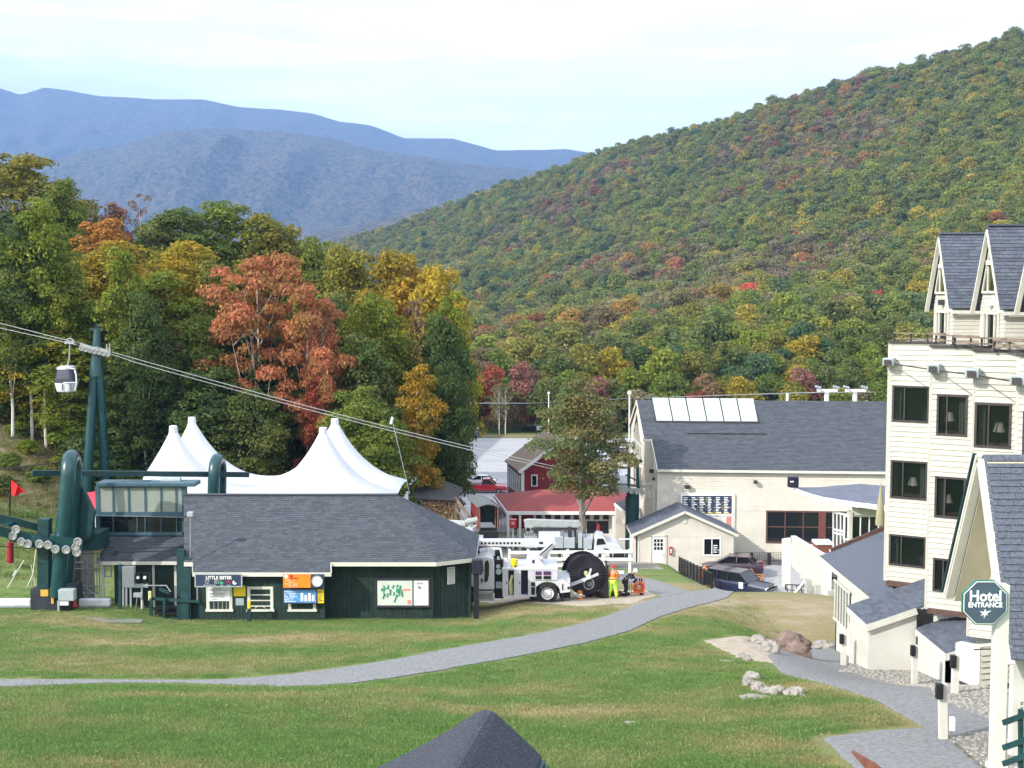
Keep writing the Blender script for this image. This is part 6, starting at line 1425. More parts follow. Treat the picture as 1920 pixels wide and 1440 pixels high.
# soffit stepping back to the glass
sof = [Vector((v.x + 1.2, v.y + 2.2, v.z - .55)) for v in F_]; m = MB(); m.add([v - Vector((0, 0, .28)) for v in F_] + sof, [(i, i + 1, n_ + i + 1, n_ + i) for i in range(n_ - 1)]); m.build('soffit', CREAM2, pav)
m = MB(); 
for px, py in ((1530, 938), (1618, 951)): m.bar(W(px, py, 77.5) + Vector((0, .3, 0)), W(px, py + 8, 77.5) + Vector((0, .3, 0)), .12); m.bar(W(px + 5, py, 77.5) + Vector((0, .3, 0)), W(px + 5, py + 8, 77.5) + Vector((0, .3, 0)), .12)
m.build('rafter_end', WHITE, pav)
# glazed door wall and window wall
a, b = W(1563, 1040, 80.2), W(1591, 1046, 77.2); ta, tb_ = W(1563, 960, 80.2), W(1591, 966, 77.2)
d_ = b - a; fr = MB(); pn = MB()
pn.prism([a, b, tb_, ta], (.05, .05, 0))
for k in range(5): p, q = a.lerp(b, k / 4), ta.lerp(tb_, k / 4); fr.bar(p, q, .12)
for f_ in (0, .52, .6, 1): p, q = a.lerp(ta, f_), b.lerp(tb_, f_); fr.bar(p, q, .12)
f = fr.build('door_frames', WHITE, pav); pn.build('pane', GLASSD, f)
m = MB(); PB(m, 1591, 960, 1599, 1052, 77.0, .6); PB(m, 1599, 1028, 1690, 1052, 77.05, .2); PB(m, 1599, 948, 1690, 966, 77.1, .2); m.build('wall', CREAM, pav)
f = window((0, 77.3, 0), (1, 0, 0), (W(1600, 0, 77.3).x - .0, W(0, 1012, 77.3).z, W(1690, 0, 77.3).x, W(0, 966, 77.3).z), pav, WHITE, GLASSD, .1, (.18, .36, .55, .75), (), .05)
m = MB(); m.bar(W(1597, 1016, 76.6), W(1690, 1018, 76.6), .12, .12); m.bar(W(1597, 1024, 76.6), W(1690, 1027, 76.6), .08, .08)
for k in range(5): m.bar(W(1600 + k * 18, 1016, 76.6), W(1600 + k * 18, 1030, 76.6), .07)
m.build('balcony_rail', WOOD, pav)
um = thing('patio_umbrella', 'closed cream umbrella hanging against the left edge of the hotel', 'umbrella', W(1650, 985, 55)); m = MB(); m.lathe(W(1650, 985, 55), [(.20, 0), (.22, .15), (.15, .9), (.06, 1.6), (.02, 1.9)], 12); m.build('canopy', mat('umbrella_cloth', (.30, .28, .17), .8, .06, 3), um, smooth=True); m = MB(); m.tube([W(1652, 1030, 55), W(1652, 985, 55)], .04, 6); m.build('pole', DARKFR, um)
spk = thing('loudspeaker', 'black loudspeaker at the tip of the curved pavilion roof', 'loudspeaker', W(1487, 914, 82)); m = MB(); m.box(W(1487, 903.5, 82), (.62, .5, .72), rz=.25); m.build('cabinet', mat('purple_black', (.016, .013, .03), .5), spk, bevel=.05); m = MB(); m.box(W(1485, 903, 81.7), (.22, .03, .08)); m.build('badge', PRINT, spk); m = MB(); m.bar(W(1488, 915, 82), W(1488, 909, 82), .08); m.build('bracket', BLACK, spk)
# ---- deck wall
dk = thing('deck_wall', 'white stucco parapet wall of the terrace running towards the camera', 'wall', (19.3, 80, -18.5))
t = [W(1484, 1006, 84), W(1549, 1046, 77)]; bt_ = [W(1484, 1062, 84), W(1549, 1122, 77)]; t[1].z = t[0].z; bt_[1].z = bt_[0].z - .5
m = MB(); m.prism([t[0], t[1], bt_[1], bt_[0]], (.25, 0, 0)); l0 = W(1467, 1011, 84.6); l1 = W(1467, 1100, 84.6); m.prism([l0, t[0] + Vector((0, .1, -.12)), Vector((t[0].x, t[0].y + .1, l1.z)), l1], (0, .2, 0)); m.build('wall', STUC, dk)
m = MB(); m.bar(t[0] + Vector((.12, 0, .03)), t[1] + Vector((.12, 0, .03)), .34, .07); m.bar(t[1] + Vector((.14, -.05, .05)), Vector((t[1].x + .14, t[1].y - .05, -20)), .34, .34); m.build('coping', WHITE, dk)
m = MB(); m.bar(t[1] + Vector((.2, 0, -1.3)), t[1] + Vector((4, -.4, -1.3)), .12, .14); m.bar(t[1] + Vector((.2, 0, -2.35)), t[1] + Vector((4, -.4, -2.35)), .12, .14); m.build('cross_rail', DARKFR, dk)
m = MB(); m.prism([t[1] + Vector((.3, .1, -.3)), t[1] + Vector((3.6, -.3, -.3)), t[1] + Vector((3.6, -.3, -4.4)), t[1] + Vector((.3, .1, -4.4))], (0, .2, 0)); m.build('rear_wall', STUC, dk)
dkf = MB(); dkf.prism([(20.15, 76.9, -17.15), (26, 76.2, -17.15), (27, 84.2, -17.15), (20.15, 84.2, -17.15)], (0, 0, -.2)); tag(dkf.build('deck', mat('deck_boards', (.30, .27, .24), .85, .1, 3)), 'raised terrace deck behind the white parapet wall', 'deck')
for i, (px, py, D) in enumerate(((1572, 1036, 79.5), (1561, 1043, 78.2), (1581, 1047, 77.6))):
    c_ = W(px, py, D); c_.z = -16.35; t_ = thing('round_table', ['farthest white round table on the terrace', 'white round table nearest the parapet wall', 'white round table nearest the stepped roofs'][i], 'table', c_, group='round tables on the terrace')
    m = MB(); m.lathe(c_, [(.05, -.06), (.60, -.05), (.60, 0), (.02, .01)], 20); m.build('table_top', WHITE, t_); m = MB(); m.lathe(c_, [(.28, -.80), (.26, -.76), (.05, -.7), (.05, -.05)], 12); m.build('pedestal', STEEL, t_)
br = thing('brick_planter', 'low red-brown brick planter behind the parapet wall', 'planter', W(1545, 1035, 82)); m = MB(); PB(m, 1531, 1022, 1562, 1042, 82.4, 1.0); m.build('wall', mat('brick_red', (.20, .07, .045), .9, .2, 8), br); m = MB(); PB(m, 1530, 1017, 1562, 1022, 82.3, 1.2); m.build('coping', WHITE, br)
# supports and stairs under the deck wall
st = thing('deck_stairs', 'dark metal stair and pale timber brace beneath the terrace wall', 'stairs', (18.6, 80.5, -20.4)); m = MB()
m.bar(W(1484, 1122, 80), W(1512, 1088, 82), .18, .2); m.bar(W(1512, 1088, 82), W(1500, 1080, 83), .1); m.build('brace', TRIM, st); m = MB()
for k in range(5): m.bar(W(1476 + k * 9, 1098, 83), W(1476 + k * 9, 1112, 83), .05)
m.bar(W(1473, 1096, 83), W(1518, 1098, 83), .06); m.bar(W(1473, 1096, 83), W(1473, 1106, 83), .08); m.bar(W(1473, 1106, 83), W(1518, 1108, 83), .04); m.build('metal_rail', BLACK, st)
for i, (px, D) in enumerate(((1515, 80), (1533, 78.3), (1556, 76.8))):
    c_ = W(px, 1100, D); m = MB(); m.box((c_.x + .3, c_.y, -19.6), (.9, .7, 2.6)); tag(m.build('concrete_pier', CONC), ['left', 'middle', 'right'][i] + ' concrete pier under the white terrace wall', 'pier')
# ---- fences
fe = thing('iron_fence', 'black iron picket fence running down beside the parked cars', 'fence', (11.8, 80, G(11.8, 80)))
pa, pb_ = Vector((12.35, 90.2, 0)), Vector((11.75, 71.6, 0)); N_ = 10
top = lambda f: W(1275, 1043, 90.2).z + (W(1339, 1073, 71.6).z - W(1275, 1043, 90.2).z) * f
for k in range(N_ + 1):
    f = k / N_; p = pa.lerp(pb_, f); m = MB(); m.bar((p.x, p.y, G(p.x - .7, p.y) - .4), (p.x, p.y, top(f)), .09); m.build('fence_post', BLACK, fe)
for k in range(N_):
    m = MB(); f0, f1 = k / N_, (k + 1) / N_; a, b = pa.lerp(pb_, f0), pa.lerp(pb_, f1); a.z, b.z = top(f0) - .08, top(f1) - .08; m.bar(a, b, .05); g0 = Vector((0, 0, -1.2)); m.bar(a + g0, b + g0, .05)
    for j in range(1, 8): q = a.lerp(b, j / 8); m.bar(q + g0, q, .020)
    m.build('picket_panel', BLACK, fe)
mf = thing('mesh_fence', 'tall wire mesh fence with dark posts along the back of the plaza', 'fence', (17, 94, -20.4)); y = 93.6
for px in (1380, 1408, 1441, 1470): x = (px - 960) / F_PX * 95; m = MB(); m.bar((x, y, -20.6), (x, y, W(0, 1036, y).z), .22 if px in (1408, 1441) else .12); m.build('fence_post', DARKFR, mf)
m = MB(); x0, x1 = (1374 - 960) / F_PX * 95, (1476 - 960) / F_PX * 95; z1_, z0_ = W(0, 1036, y).z, W(0, 1068, y).z
for k in range(24): x = x0 + (x1 - x0) * k / 23; m.bar((x, y, z0_), (x, y, z1_), .022)
for k in range(9): z = z0_ + (z1_ - z0_) * k / 8; m.bar((x0, y, z), (x1, y, z), .022 if k != 4 else .07)
m.build('mesh', DARKFR, mf, stuff=True)
# white plank fence
wf_ = thing('plank_fence', 'white three-rail plank fence behind the utility trucks', 'fence', P(1100, 1085)); yf = 77.0
for k, px in enumerate((955, 990, 1029, 1064, 1098, 1130, 1180)):
    x = (px - 960) / F_PX * (yf + 1.2); m = MB(); m.bar((x, yf, G(x, yf) - .3), (x, yf, W(0, 1030, yf).z), .16, .14); m.build('fence_post', WHITE, wf_)
for (px0, px1, y0, y1) in ((955, 1186, 1036, 1034), (1029, 1186, 1048, 1049), (955, 1140, 1060, 1060), (955, 1170, 1071, 1073)):
    m = MB(); m.bar(W(px0, y0, yf - .12), W(px1, y1, yf - .12), .05, .20); m.build('rail', WHITE, wf_)
m = MB(); m.tube([W(1185, 1010, 88), W(1185, 1085, 88)], .09, 8); m.tube([W(1160, 1011, 88), W(1187, 1011, 88)], .05, 6); tag(m.build('white_pole', WHITE), 'white pole at the left corner of the small hut', 'pole')

# =================================================================== RED-ROOFED PAVILION, BARN, SHED, TRAIN
ZG = -22.3
rp = thing('red_roof_pavilion', 'low pavilion with red hipped roof and white fascia', 'building', (0, 110, ZG))
YR = 108.0; e0, e1 = W(950, 959, YR), W(1176, 962, YR); e1.z = e0.z; rg0, rg1 = W(1012, 918, 113.5), W(1110, 921, 113.5); rg1.z = rg0.z; bl, br_ = W(926, 930, 117.5), W(1188, 934, 117.5); bl.z = br_.z = e0.z
m = MB(); v = [e0, e1, br_, bl, rg0, rg1]; m.add(v + [p - Vector((0, 0, .12)) for p in v], [(0, 1, 5, 4), (1, 2, 5), (2, 3, 4, 5), (3, 0, 4), (6, 10, 11, 7), (7, 11, 8), (8, 11, 10, 9), (9, 10, 6)]); m.build('roof', REDROOF, rp)
m = MB(); dz = Vector((0, 0, -.14)); m.bar(e0 + dz, e1 + dz, .08, .30); m.bar(bl + dz, e0 + dz, .08, .30); m.bar(e1 + dz, br_ + dz, .08, .3); m.build('fascia', WHITE, rp)
LG = mat('pale_green_grey_boards', (.36, .40, .37), .8, .1, 2)
m = MB(); xa, xb = e0.x + .9, e1.x - 1.3; m.box(((xa + xb) / 2, YR + 1.6, -20.7), (xb - xa, .15, 3.6)); vb = MB(); m.build('wall', LG, rp)
m = MB(); 
for k, px in enumerate((972, 1002, 1020, 1037, 1055, 1073, 1091, 1110, 1128, 1146, 1164)): x = (px - 960) / F_PX * 110; m.box((x, YR + 1.45, -20.6), (.22, .1, 3.4))
m.build('wall_post', WHITE, rp)
for i, px in enumerate((1011, 1028, 1046, 1064, 1082, 1101, 1119, 1137)):
    x = (px - 960) / F_PX * 110; f = MB(); f.box((x, YR + 1.5, W(0, 966, 110).z), (.62, .1, .72)); f_ = f.build('window', WHITE, rp); g = MB(); g.box((x, YR + 1.43, W(0, 966, 110).z), (.50, .05, .56)); g.build('pane', GLASSD, f_)
for x0, x1 in ((1100, 1118), (1120, 1141)):
    f = MB(); PB(f, x0 - 1.5, 975, x1 + 1.5, 1002, YR + 1.42, .05); f_ = f.build('window', WHITE, rp); g = MB(); PB(g, x0, 977, x1, 1000, YR + 1.38, .04); g.build('pane', GLASSD, f_)
m = MB(); PB(m, 962, 962, 1000, 990, YR + 1.3, .1); m.build('dark_opening', BARN, rp)
m = MB()
for k in range(10): a = bl.lerp(e0, k / 9) + Vector((.35, .1, 0)); m.bar((a.x, a.y, ZG - .3), (a.x, a.y, e0.z - .2), .34, .06, up=(1, 0, 0)); 
m.build('side_boards', LG, rp)
m = MB(); 
for k in range(14): PB(m, 1103 + k * 3.2, 1004, 1104.2 + k * 3.2, 1016, YR - .4, .04)
PB(m, 1100, 1002, 1150, 1004, YR - .42, .08); m.build('porch_railing', WHITE, rp)
for px, D in ((953, 107.9), (975, 108), (1150, 108), (1166, 108)): x = (px - 960) / F_PX * (D + 1.3); m = MB(); m.bar((x, D + .2, ZG - .3), (x, D + .2, e0.z - .2), .2); m.build('porch_post', WHITE, rp)
m = MB(); PB(m, 1120, 983, 1124, 1003, YR - .2, .3); m.build('red_pillar', RED, rp)
ml = thing('red_box', 'red box on a post at the left corner of the red-roofed pavilion', 'box', W(963, 1010, 106)); m = MB(); m.box(W(962, 981, 106), (.62, .55, .72)); m.build('case', RED, ml, bevel=.04); m = MB(); m.bar(W(962, 990, 106), W(962, 1030, 106), .16); m.build('post', WHITE, ml); m = MB(); m.box(W(962, 981, 105.7), (.3, .02, .3)); m.build('label_plate', mat('pink_plate', (.6, .3, .3), .6), ml)
# small grey-roofed lean-to at the right, next to the lodge tower
an = thing('annex', 'narrow cream annex with grey roof between the pavilion and the green lift tower', 'building', W(1170, 1040, 100)); m = MB(); a, b, c, d = W(1152, 943, 100), W(1182, 968, 97), W(1186, 942, 101), W(1172, 935, 103); m.prism([a, b, c, d], (0, 0, -.1)); m.build('roof', SHING, an)
m = MB(); PB(m, 1155, 950, 1183, 1045, 100.2, 1.5); m.build('wall', CREAM2, an); m = MB(); m.bar(a + Vector((0, 0, -.1)), b + Vector((0, 0, -.1)), .06, .22); m.build('fascia', WHITE, an); m = MB(); PB(m, 1167, 974, 1176, 983, 100.1, .05); m.build('notice', PRINT, an)
# barn
bn = thing('red_barn', 'dark red barn with brown roof and white trimmed gable', 'building', (2, 128, -24.8))
GA = Vector(W(1052, 826, 127)); gl = W(973, 886, 127); gr2 = Vector((2 * GA.x - gl.x, 127, gl.z)); bk = Vector((-1.55, 8.6, 0)); xw = .4
m = MB(); m.prism([gl, GA, GA + bk, gl + bk], (0, 0, .12)); m.prism([GA, gr2, gr2 + bk, GA + bk], (0, 0, .12)); m.build('roof', mat('brown_shingle', (.24, .175, .13), .9, .12, 2, .3, 30, stretch=(.4, 1, 3)), bn)
m = MB(); m.bar(gl + Vector((0, -.1, .0)), GA + Vector((0, -.1, .0)), .12, .34); m.bar(GA + Vector((0, -.1, 0)), gr2 + Vector((0, -.1, 0)), .12, .34); m.build('rake_board', WHITE, bn)
for q_ in ((gl.x + xw, 127.3, .3), (gr2.x - xw, 127.3, .3), (gl.x + xw + bk.x, 135.6, .2)): m = MB(); m.bar((q_[0], q_[1], -25), (q_[0], q_[1], gl.z), q_[2], .2); m.build('corner_board', WHITE, bn)
m = MB(); m.prism([(gl.x + xw, 127.4, -25.2), (gr2.x - xw, 127.4, -25.2), (gr2.x - xw, 127.4, gl.z + .2), (GA.x, 127.4, GA.z - .25), (gl.x + xw, 127.4, gl.z + .2)], (-1.5, 8.2, 0)); m.build('wall', BARN, bn)
for k in range(6):
    f0 = .06 + k * .155; p = Vector((gl.x + xw - .02, 127.4, 0)) + bk * f0 * .965; p.x -= .05; f = MB(); d_ = bk.normalized(); a = p + Vector((0, 0, gl.z - 2.6)); b = a + d_ * 1.05; z2_ = Vector((0, 0, 2.1)); f.prism([a, b, b + z2_, a + z2_], (-.06, 0, 0)); f_ = f.build('window', WHITE, bn); g = MB(); a += d_ * .18 + Vector((-.07, 0, .15)); b -= d_ * .18 - Vector((-.07, 0, .15)); z2_ = Vector((0, 0, 1.8)); g.prism([a, b, b + z2_, a + z2_], (-.03, 0, 0)); g.build('pane', GLASSD, f_)
for px0, px1, py0, py1 in ((996, 1008, 890, 912), (1080, 1095, 893, 915)): f = MB(); PB(f, px0, py0, px1, py1, 127.3, .08); f_ = f.build('window', WHITE, bn); g = MB(); PB(g, px0 + 2, py0 + 2, px1 - 2, py1 - 2, 127.26, .05); g.build('pane', GLASSD, f_)
# firewood shed
sh = thing('firewood_shed', 'open shed under a dark roof filled with split firewood', 'shed', W(830, 975, 100))
a, b, c, d = W(745, 931, 99), W(856, 936, 99), W(868, 914, 106), W(800, 888, 107.5)
m = MB(); m.prism([a, b, c, d], (0, 0, -.16)); m.prism([d, c, W(862, 925, 112), W(790, 905, 113)], (0, 0, -.16)); m.build('roof', mat('dark_felt_roof', (.055, .055, .058), .9, .25, 2, .3, 30), sh)
m = MB()
for px in (781, 855): x = (px - 960) / F_PX * 100.5; m.bar((x, 99.3, -21.5), (x, 99.3, a.z - .15), .25)
m.bar(W(856, 937, 99.2), W(888, 980, 97), .16, .2); m.bar(W(856, 955, 99.2), W(876, 986, 97.4), .12, .14); m.build('shed_frame', WOOD, sh)
m = MB(); m.box(((818 - 960) / F_PX * 101, 101.2, -19.0), (3.8, .3, 3.2)); m.build('rear_wall', BLACK, sh)
LOGM = mat('split_logs', (.24, .15, .085), .9, .3, 9, .3, 30, island=.55, col2=(.42, .28, .16))
logs = []; rr = random.Random(31); zb_ = W(0, 985, 99.5).z
for r_ in range(19):
    for c_ in range(21):
        x = W(785, 0, 99.5).x + c_ * .147 + (r_ % 2) * .07; z = zb_ + r_ * .118
        if z > a.z - .35: continue
        logs.append((x + rr.uniform(-.02, .02), z, rr.uniform(.05, .075), rr.uniform(0, 1)))
m = MB()
for (x, z, r, y) in logs: m.tube([(x, 99.3 + y * .15, z), (x, 100.2, z)], [r, r], 6)
m.build('firewood', LOGM, sh, stuff=True)
sh2 = thing('black_shed', 'small black shed with slanted green-grey roof under the dark tree', 'shed', W(810, 905, 118)); m = MB(); PB(m, 796, 878, 822, 912, 118, 3); m.build('wall', BLACK, sh2); m = MB(); m.prism([W(785, 884, 117.6), W(825, 866, 117.6), W(823, 862, 121), W(785, 878, 121)], (0, 0, .12)); m.build('roof', SHING2, sh2)
lpst = thing('lamp_post', 'thin dark lamp post with a crooked arm near the black shed', 'lamp post', W(837, 925, 118)); m = MB(); x = W(837, 0, 118).x; m.tube([(x, 118, G(x, 118)), (x, 118, W(0, 887, 118).z)], .09, 6); m.tube([(x, 118, W(0, 890, 118).z), (x - .8, 118, W(0, 888, 118).z), (x - 1.3, 118, W(0, 883, 118).z)], .05, 5); m.build('pole', BLACK, lpst); m = MB(); m.box((x, 118, W(0, 886, 118).z), (.35, .35, .3)); m.build('lamp_head', BLACK, lpst, bevel=.05)
# little train: caboose-like wagon seen from the end
tr_ = thing('train_wagon', 'red and black tourist train wagon with curved grey roof seen from its end', 'train', W(912, 1005, 95)); xc = W(915, 0, 96).x; zt = W(0, 951, 95).z; zb2 = W(0, 1002, 95).z; hw = .72
m = MB(); n = 9; ar = [(-hw - .12 + (2 * hw + .24) * k / (n - 1)) for k in range(n)]; secs = []
for y, dx in ((95, 0), (99.5, -.95)): secs.append([Vector((xc + x + dx, y, zt + .26 * (1 - (x / (hw + .12)) ** 2))) for x in ar] + [Vector((xc + x + dx, y, zt + .26 * (1 - (x / (hw + .12)) ** 2) - .08)) for x in reversed(ar)])
m.loft(secs); m.build('roof', mat('train_roof_grey', (.12, .13, .13), .6, .1, 3), tr_, smooth=True)
m = MB()
for dx in (-hw, hw): m.bar((xc + dx, 95.1, zb2), (xc + dx, 95.1, zt), .07); m.bar((xc + dx - .2, 96.2, zb2), (xc + dx - .2, 96.2, zt), .07)
m.build('roof_post', WOOD, tr_); m = MB(); m.prism([(xc - hw, 95.6, zb2 + .2), (xc - hw, 95.6, zt - .1), (xc - hw - .8, 99.3, zt - .1), (xc - hw - .8, 99.3, zb2 + .2)], (.08, 0, 0)); m.prism([(xc + hw, 96.2, zb2 + .2), (xc + hw, 96.2, zt - .1), (xc + hw - .6, 99.3, zt - .1), (xc + hw - .6, 99.3, zb2 + .2)], (.08, 0, 0)); m.build('side_wall', BARN, tr_)
m = MB(); m.box((xc - .2, 97.6, zt - .9), (1.2, .1, 1.5)); m.build('cab_wall', TEALD, tr_); m = MB(); m.box((xc - .2, 97.5, zt - .55), (.6, .06, .4)); m.build('cab_window', GLASSD, tr_)
m = MB(); m.box((xc, 95.4, zb2 - .25), (1.5, 1.6, 1.15)); m.build('tender', BLACK, tr_, bevel=.06); m = MB(); m.box((xc + .02, 94.6, zb2 - .85), (1.7, .12, .12)); m.build('bumper', BARN, tr_)
for dx in (-.6, .6): m = MB(); m.cyl((xc + dx - .08, 95.2, zb2 - .95), (xc + dx + .08, 95.2, zb2 - .95), .3, 12); m.build('wheel', BLACK, tr_)
# signs by the lot
for px0, py0, px1, py1, lab in ((883, 797, 900, 818, 'tall navy direction sign with white lines at the edge of the parking lot'), (1005, 797, 1016, 807, 'small navy sign beyond the parking lot under green trees')):
    D = 221; s = thing('road_sign', lab, 'sign', W((px0 + px1) / 2, py1 + 8, D)); pbox('panel', NAVY, s, px0, py0, px1, py1, D, .2); m = MB(); a, b = W(px0 + 2, py1 - 1, D), W(px1 - 1, py0 + 2, D); lines(m, a.x, a.z, b.x, b.z, D, 6, rn, .4); m.build('print', PRINT, s); m = MB(); PB(m, px1 - 1, py0 - 1, px1 + .5, py1 + 9, D + .2, .2); PB(m, px0, py1, px0 + 1.2, py1 + 9, D + .2, .2); m.build('post', BLACK, s)
# green lift tower against the lodge
lt = thing('lift_tower', 'teal lift tower with sheave wheels standing against the left gable of the lodge', 'lift tower', W(1196, 985, 95)); x = W(1193, 0, 95).x; m = MB(); m.tube([(x, 95, -21), (x, 95, W(0, 918, 95).z)], .50, 20); m.build('mast', TEAL, lt, smooth=True)
m = MB(); z0_, z1_ = W(0, 918, 95).z, W(0, 862, 95).z; m.bar((x - .35, 95, z0_), (x - .30, 95, z1_), .22, .22); m.bar((x + .40, 95, z0_), (x + .32, 95, z1_), .22, .22); m.bar((x - .75, 95, z1_), (x + .7, 95, z1_ - .1), .2, .25); m.bar((x - .3, 95, z1_ + .2), (x - .7, 95, z1_ + .3), .08); m.bar((x - .6, 95, (z0_ + z1_) / 2), (x + .5, 95, z0_ + .6), .1); m.build('lift_frame', TEAL, lt)
m = MB(); zz2 = W(0, 912, 95).z; m.bar((x - 1.6, 94.4, zz2 + .05), (x + .8, 94.4, zz2 - .25), .16, .26); m.bar((x - 1.2, 95.6, zz2 + .1), (x + 1.0, 95.6, zz2 - .1), .16, .22); m.build('sheave_beam', STEEL, lt)
for k in range(6): m = MB(); xx = x - 1.45 + k * .42; zz3 = zz2 - .12 - k * .05; m.cyl((xx, 94.25, zz3), (xx, 94.15, zz3), .19, 12); m.build('sheave_wheel', STEEL, lt)
m = MB(); m.tube([(x - .55, 94.9, -21), (x - .55, 94.9, z0_ - .5)], .04, 5); m.build('cable_duct', BLACK, lt)
# =================================================================== VEHICLES
PAINTS = {}
def paint(name, c): return mat('car_paint_' + name, c, .28, .05, 2, spec=.5, coat=.7)
CHROME = mat('chrome', (.55, .55, .56), .2, .05, 4, metal=.9); LENS = mat('lamp_lens', (.70, .72, .74), .15, .05, 4); TAIL = mat('tail_lens', (.35, .01, .01), .3, .05, 4)
def wheel(root, x, y, r, w, rim=True, side=1):
    m = MB(); m.lathe((0, 0, 0), [(r * .62, -w / 2), (r * .92, -w / 2), (r, -w * .35), (r, w * .35), (r * .92, w / 2), (r * .62, w / 2)], 22, caps=False)
    m.v = [(x + v[2], y + v[1], r + v[0]) if False else (x + v[1], y + v[2] , r + v[0]) for v in m.v]
    t = m.build('wheel', RUBBER, root, local=True, smooth=True)
    if rim:
        m = MB(); m.lathe((0, 0, 0), [(.01, -w * .38), (r * .60, -w * .40), (r * .64, -w * .46), (r * .64, w * .46), (r * .60, w * .40), (r * .25, w * .22), (.01, w * .22)], 18); m.v = [(x + v[1], y + v[2] * side, r + v[0]) for v in m.v]; rm = m.build('rim', STEEL if r < .45 else WHITE, t, local=True, smooth=True)
        m = MB()
        for k in range(8): a = k * math.pi / 4; cx, cz = math.cos(a) * r * .42, math.sin(a) * r * .42; m.box((x + cx, y + side * w * .42, r + cz), (r * .13, .02, r * .13))
        m.build('rim_holes', BLACK, t, local=True)
# local frame: x forward, y left, z up
def car(name, label, cat, col, L=4.6, Wd=1.8, H=1.45, kind='sedan', loc=(0, 0, 0), rz=0, group=None, detail=True):
    root = thing(name, label, cat, loc, rz, group); pt = paint(*col); r = .33 if kind != 'suv' else .38; h2 = Wd / 2
    P_ = {'sedan': [(-.5, .50, .86), (-.46, .36, 1.0), (-.28, .34, 1.02), (0, .33, 1.0), (.20, .33, .98), (.44, .34, .80), (.50, .40, .66)],
          'suv': [(-.5, .52, 1.0), (-.48, .40, 1.12), (-.2, .40, 1.14), (.05, .40, 1.14), (.20, .40, 1.12), (.46, .42, 1.02), (.50, .50, .90)],
          'pickup': [(-.5, .50, 1.02), (-.48, .42, 1.10), (-.2, .42, 1.12), (.05, .42, 1.12), (.20, .42, 1.10), (.46, .44, 1.00), (.50, .52, .88)]}[kind]
    secs = []
    for f, zl, zh in P_:
        w = h2 * (1 if abs(f) < .45 else .90); x = f * L; ch = .12
        secs.append([Vector(p) for p in ((x, -w, zl), (x, -w - .0, zh - ch * 1.8), (x, -w + ch * .5, zh - ch * .4), (x, -w + ch * 1.8, zh), (x, w - ch * 1.8, zh), (x, w - ch * .5, zh - ch * .4), (x, w, zh - ch * 1.8), (x, w, zl), (x, w - .2, zl - .12), (x, -w + .2, zl - .12))])
    MB().loft(secs).build('body', pt, root, smooth=True, local=True)
    G_ = {'sedan': [(-.40, .95, 0), (-.26, H, .2), (.05, H + .01, .2), (.24, .97, 0)], 'suv': [(-.48, 1.1, 0), (-.42, H, .14), (.08, H, .14), (.22, 1.12, 0)], 'pickup': [(-.08, 1.1, 0), (-.05, H, .14), (.10, H, .14), (.24, 1.1, 0)]}[kind]
    secs = [[Vector(p) for p in ((f * L, -h2 * .96 + .06 + i_, .95), (f * L, -h2 * .96 + .06 + i_, z), (f * L, h2 * .96 - .06 - i_, z), (f * L, h2 * .96 - .06 - i_, .95))] for f, z, i_ in G_]
    MB().loft(secs).build('cabin_glass', GLASSD, root, smooth=False, local=True, bevel=.03)
    m = MB(); (f1, z1, i1), (f2, z2, i2) = G_[1], G_[2]; w = h2 * .96 - .06 - i1; m.box(((f1 + f2) / 2 * L, 0, z1 + .015), ((f2 - f1) * L + .1, 2 * w + .04, .05))
    for s in (-1, 1):
        for (a, b) in ((0, 1), (3, 2)): fa, za, ia = G_[a]; fb, zb, ib = G_[b]; wa, wb = h2 * .96 - .05 - ia, h2 * .96 - .05 - ib; m.bar((fa * L, s * wa, za), (fb * L, s * wb, zb), .09, .06)
        for f in ((-.10, -.27) if kind == 'suv' else (-.08,) if kind == 'sedan' else ()): m.bar((f * L, s * (h2 * .96 - .04), 1.0), (f * L, s * (w + .02), z1), .09, .05)
    m.build('roof', pt, root, local=True, bevel=.02)
    if kind == 'pickup':
        m = MB(); m.box((-.29 * L, 0, 1.125), (.38 * L, Wd - .3, .02)); m.build('bed', BLACK, root, local=True)
    for sx in (-.32, .31):
        for s in (-1, 1): wheel(root, sx * L, s * (h2 - .10), r, .24, True, s)
    if detail:
        for s in (-1, 1):
            m = MB(); m.box((.487 * L, s * (h2 - .32), P_[-2][2] - .14), (.10, .38, .17)); m.build('headlight', LENS, root, local=True, bevel=.03)
            m = MB(); m.box((-.495 * L, s * (h2 - .22), .84), (.06, .22, .26)); m.build('tail_light', TAIL, root, local=True)
            m = MB(); m.box((.19 * L, s * (h2 + .12), 1.12), (.14, .22, .16)); m.build('mirror', pt, root, local=True, bevel=.03)
        m = MB(); m.box((.497 * L, 0, P_[-2][2] - .16), (.08, Wd - 1.12, .16)); m.build('grille', BLACK, root, local=True)
        m = MB(); m.box((.505 * L, 0, .56), (.14, Wd - .16, .16)); m.build('bumper', CHROME if kind != 'sedan' else pt, root, local=True, bevel=.03)
    return root
gp = lambda px, D, zoff=0: Vector((W(px, 1000, D).x, D, G(W(px, 1000, D).x, D) + zoff))
suv = car('parked_car', 'dark navy sport utility vehicle parked nearest the camera beside the iron fence', 'car', ('navy', (.010, .014, .045)), 4.9, 1.9, 1.72, 'suv', gp(1388, 84.5, .05), R(-38))
m = MB(); m.box((.6, -.97, .95), (.32, .03, .42)); m.build('door_sticker', PRINT, suv, local=True)
m = MB(); m.box((2.52, 0, .78), (.05, 1.2, .07)); m.build('chrome_strip', CHROME, suv, local=True)
car('parked_car', 'dark sedan parked behind the navy sport utility vehicle', 'car', ('plum', (.035, .018, .035)), 4.6, 1.8, 1.42, 'sedan', gp(1374, 90.5, .05), R(165))
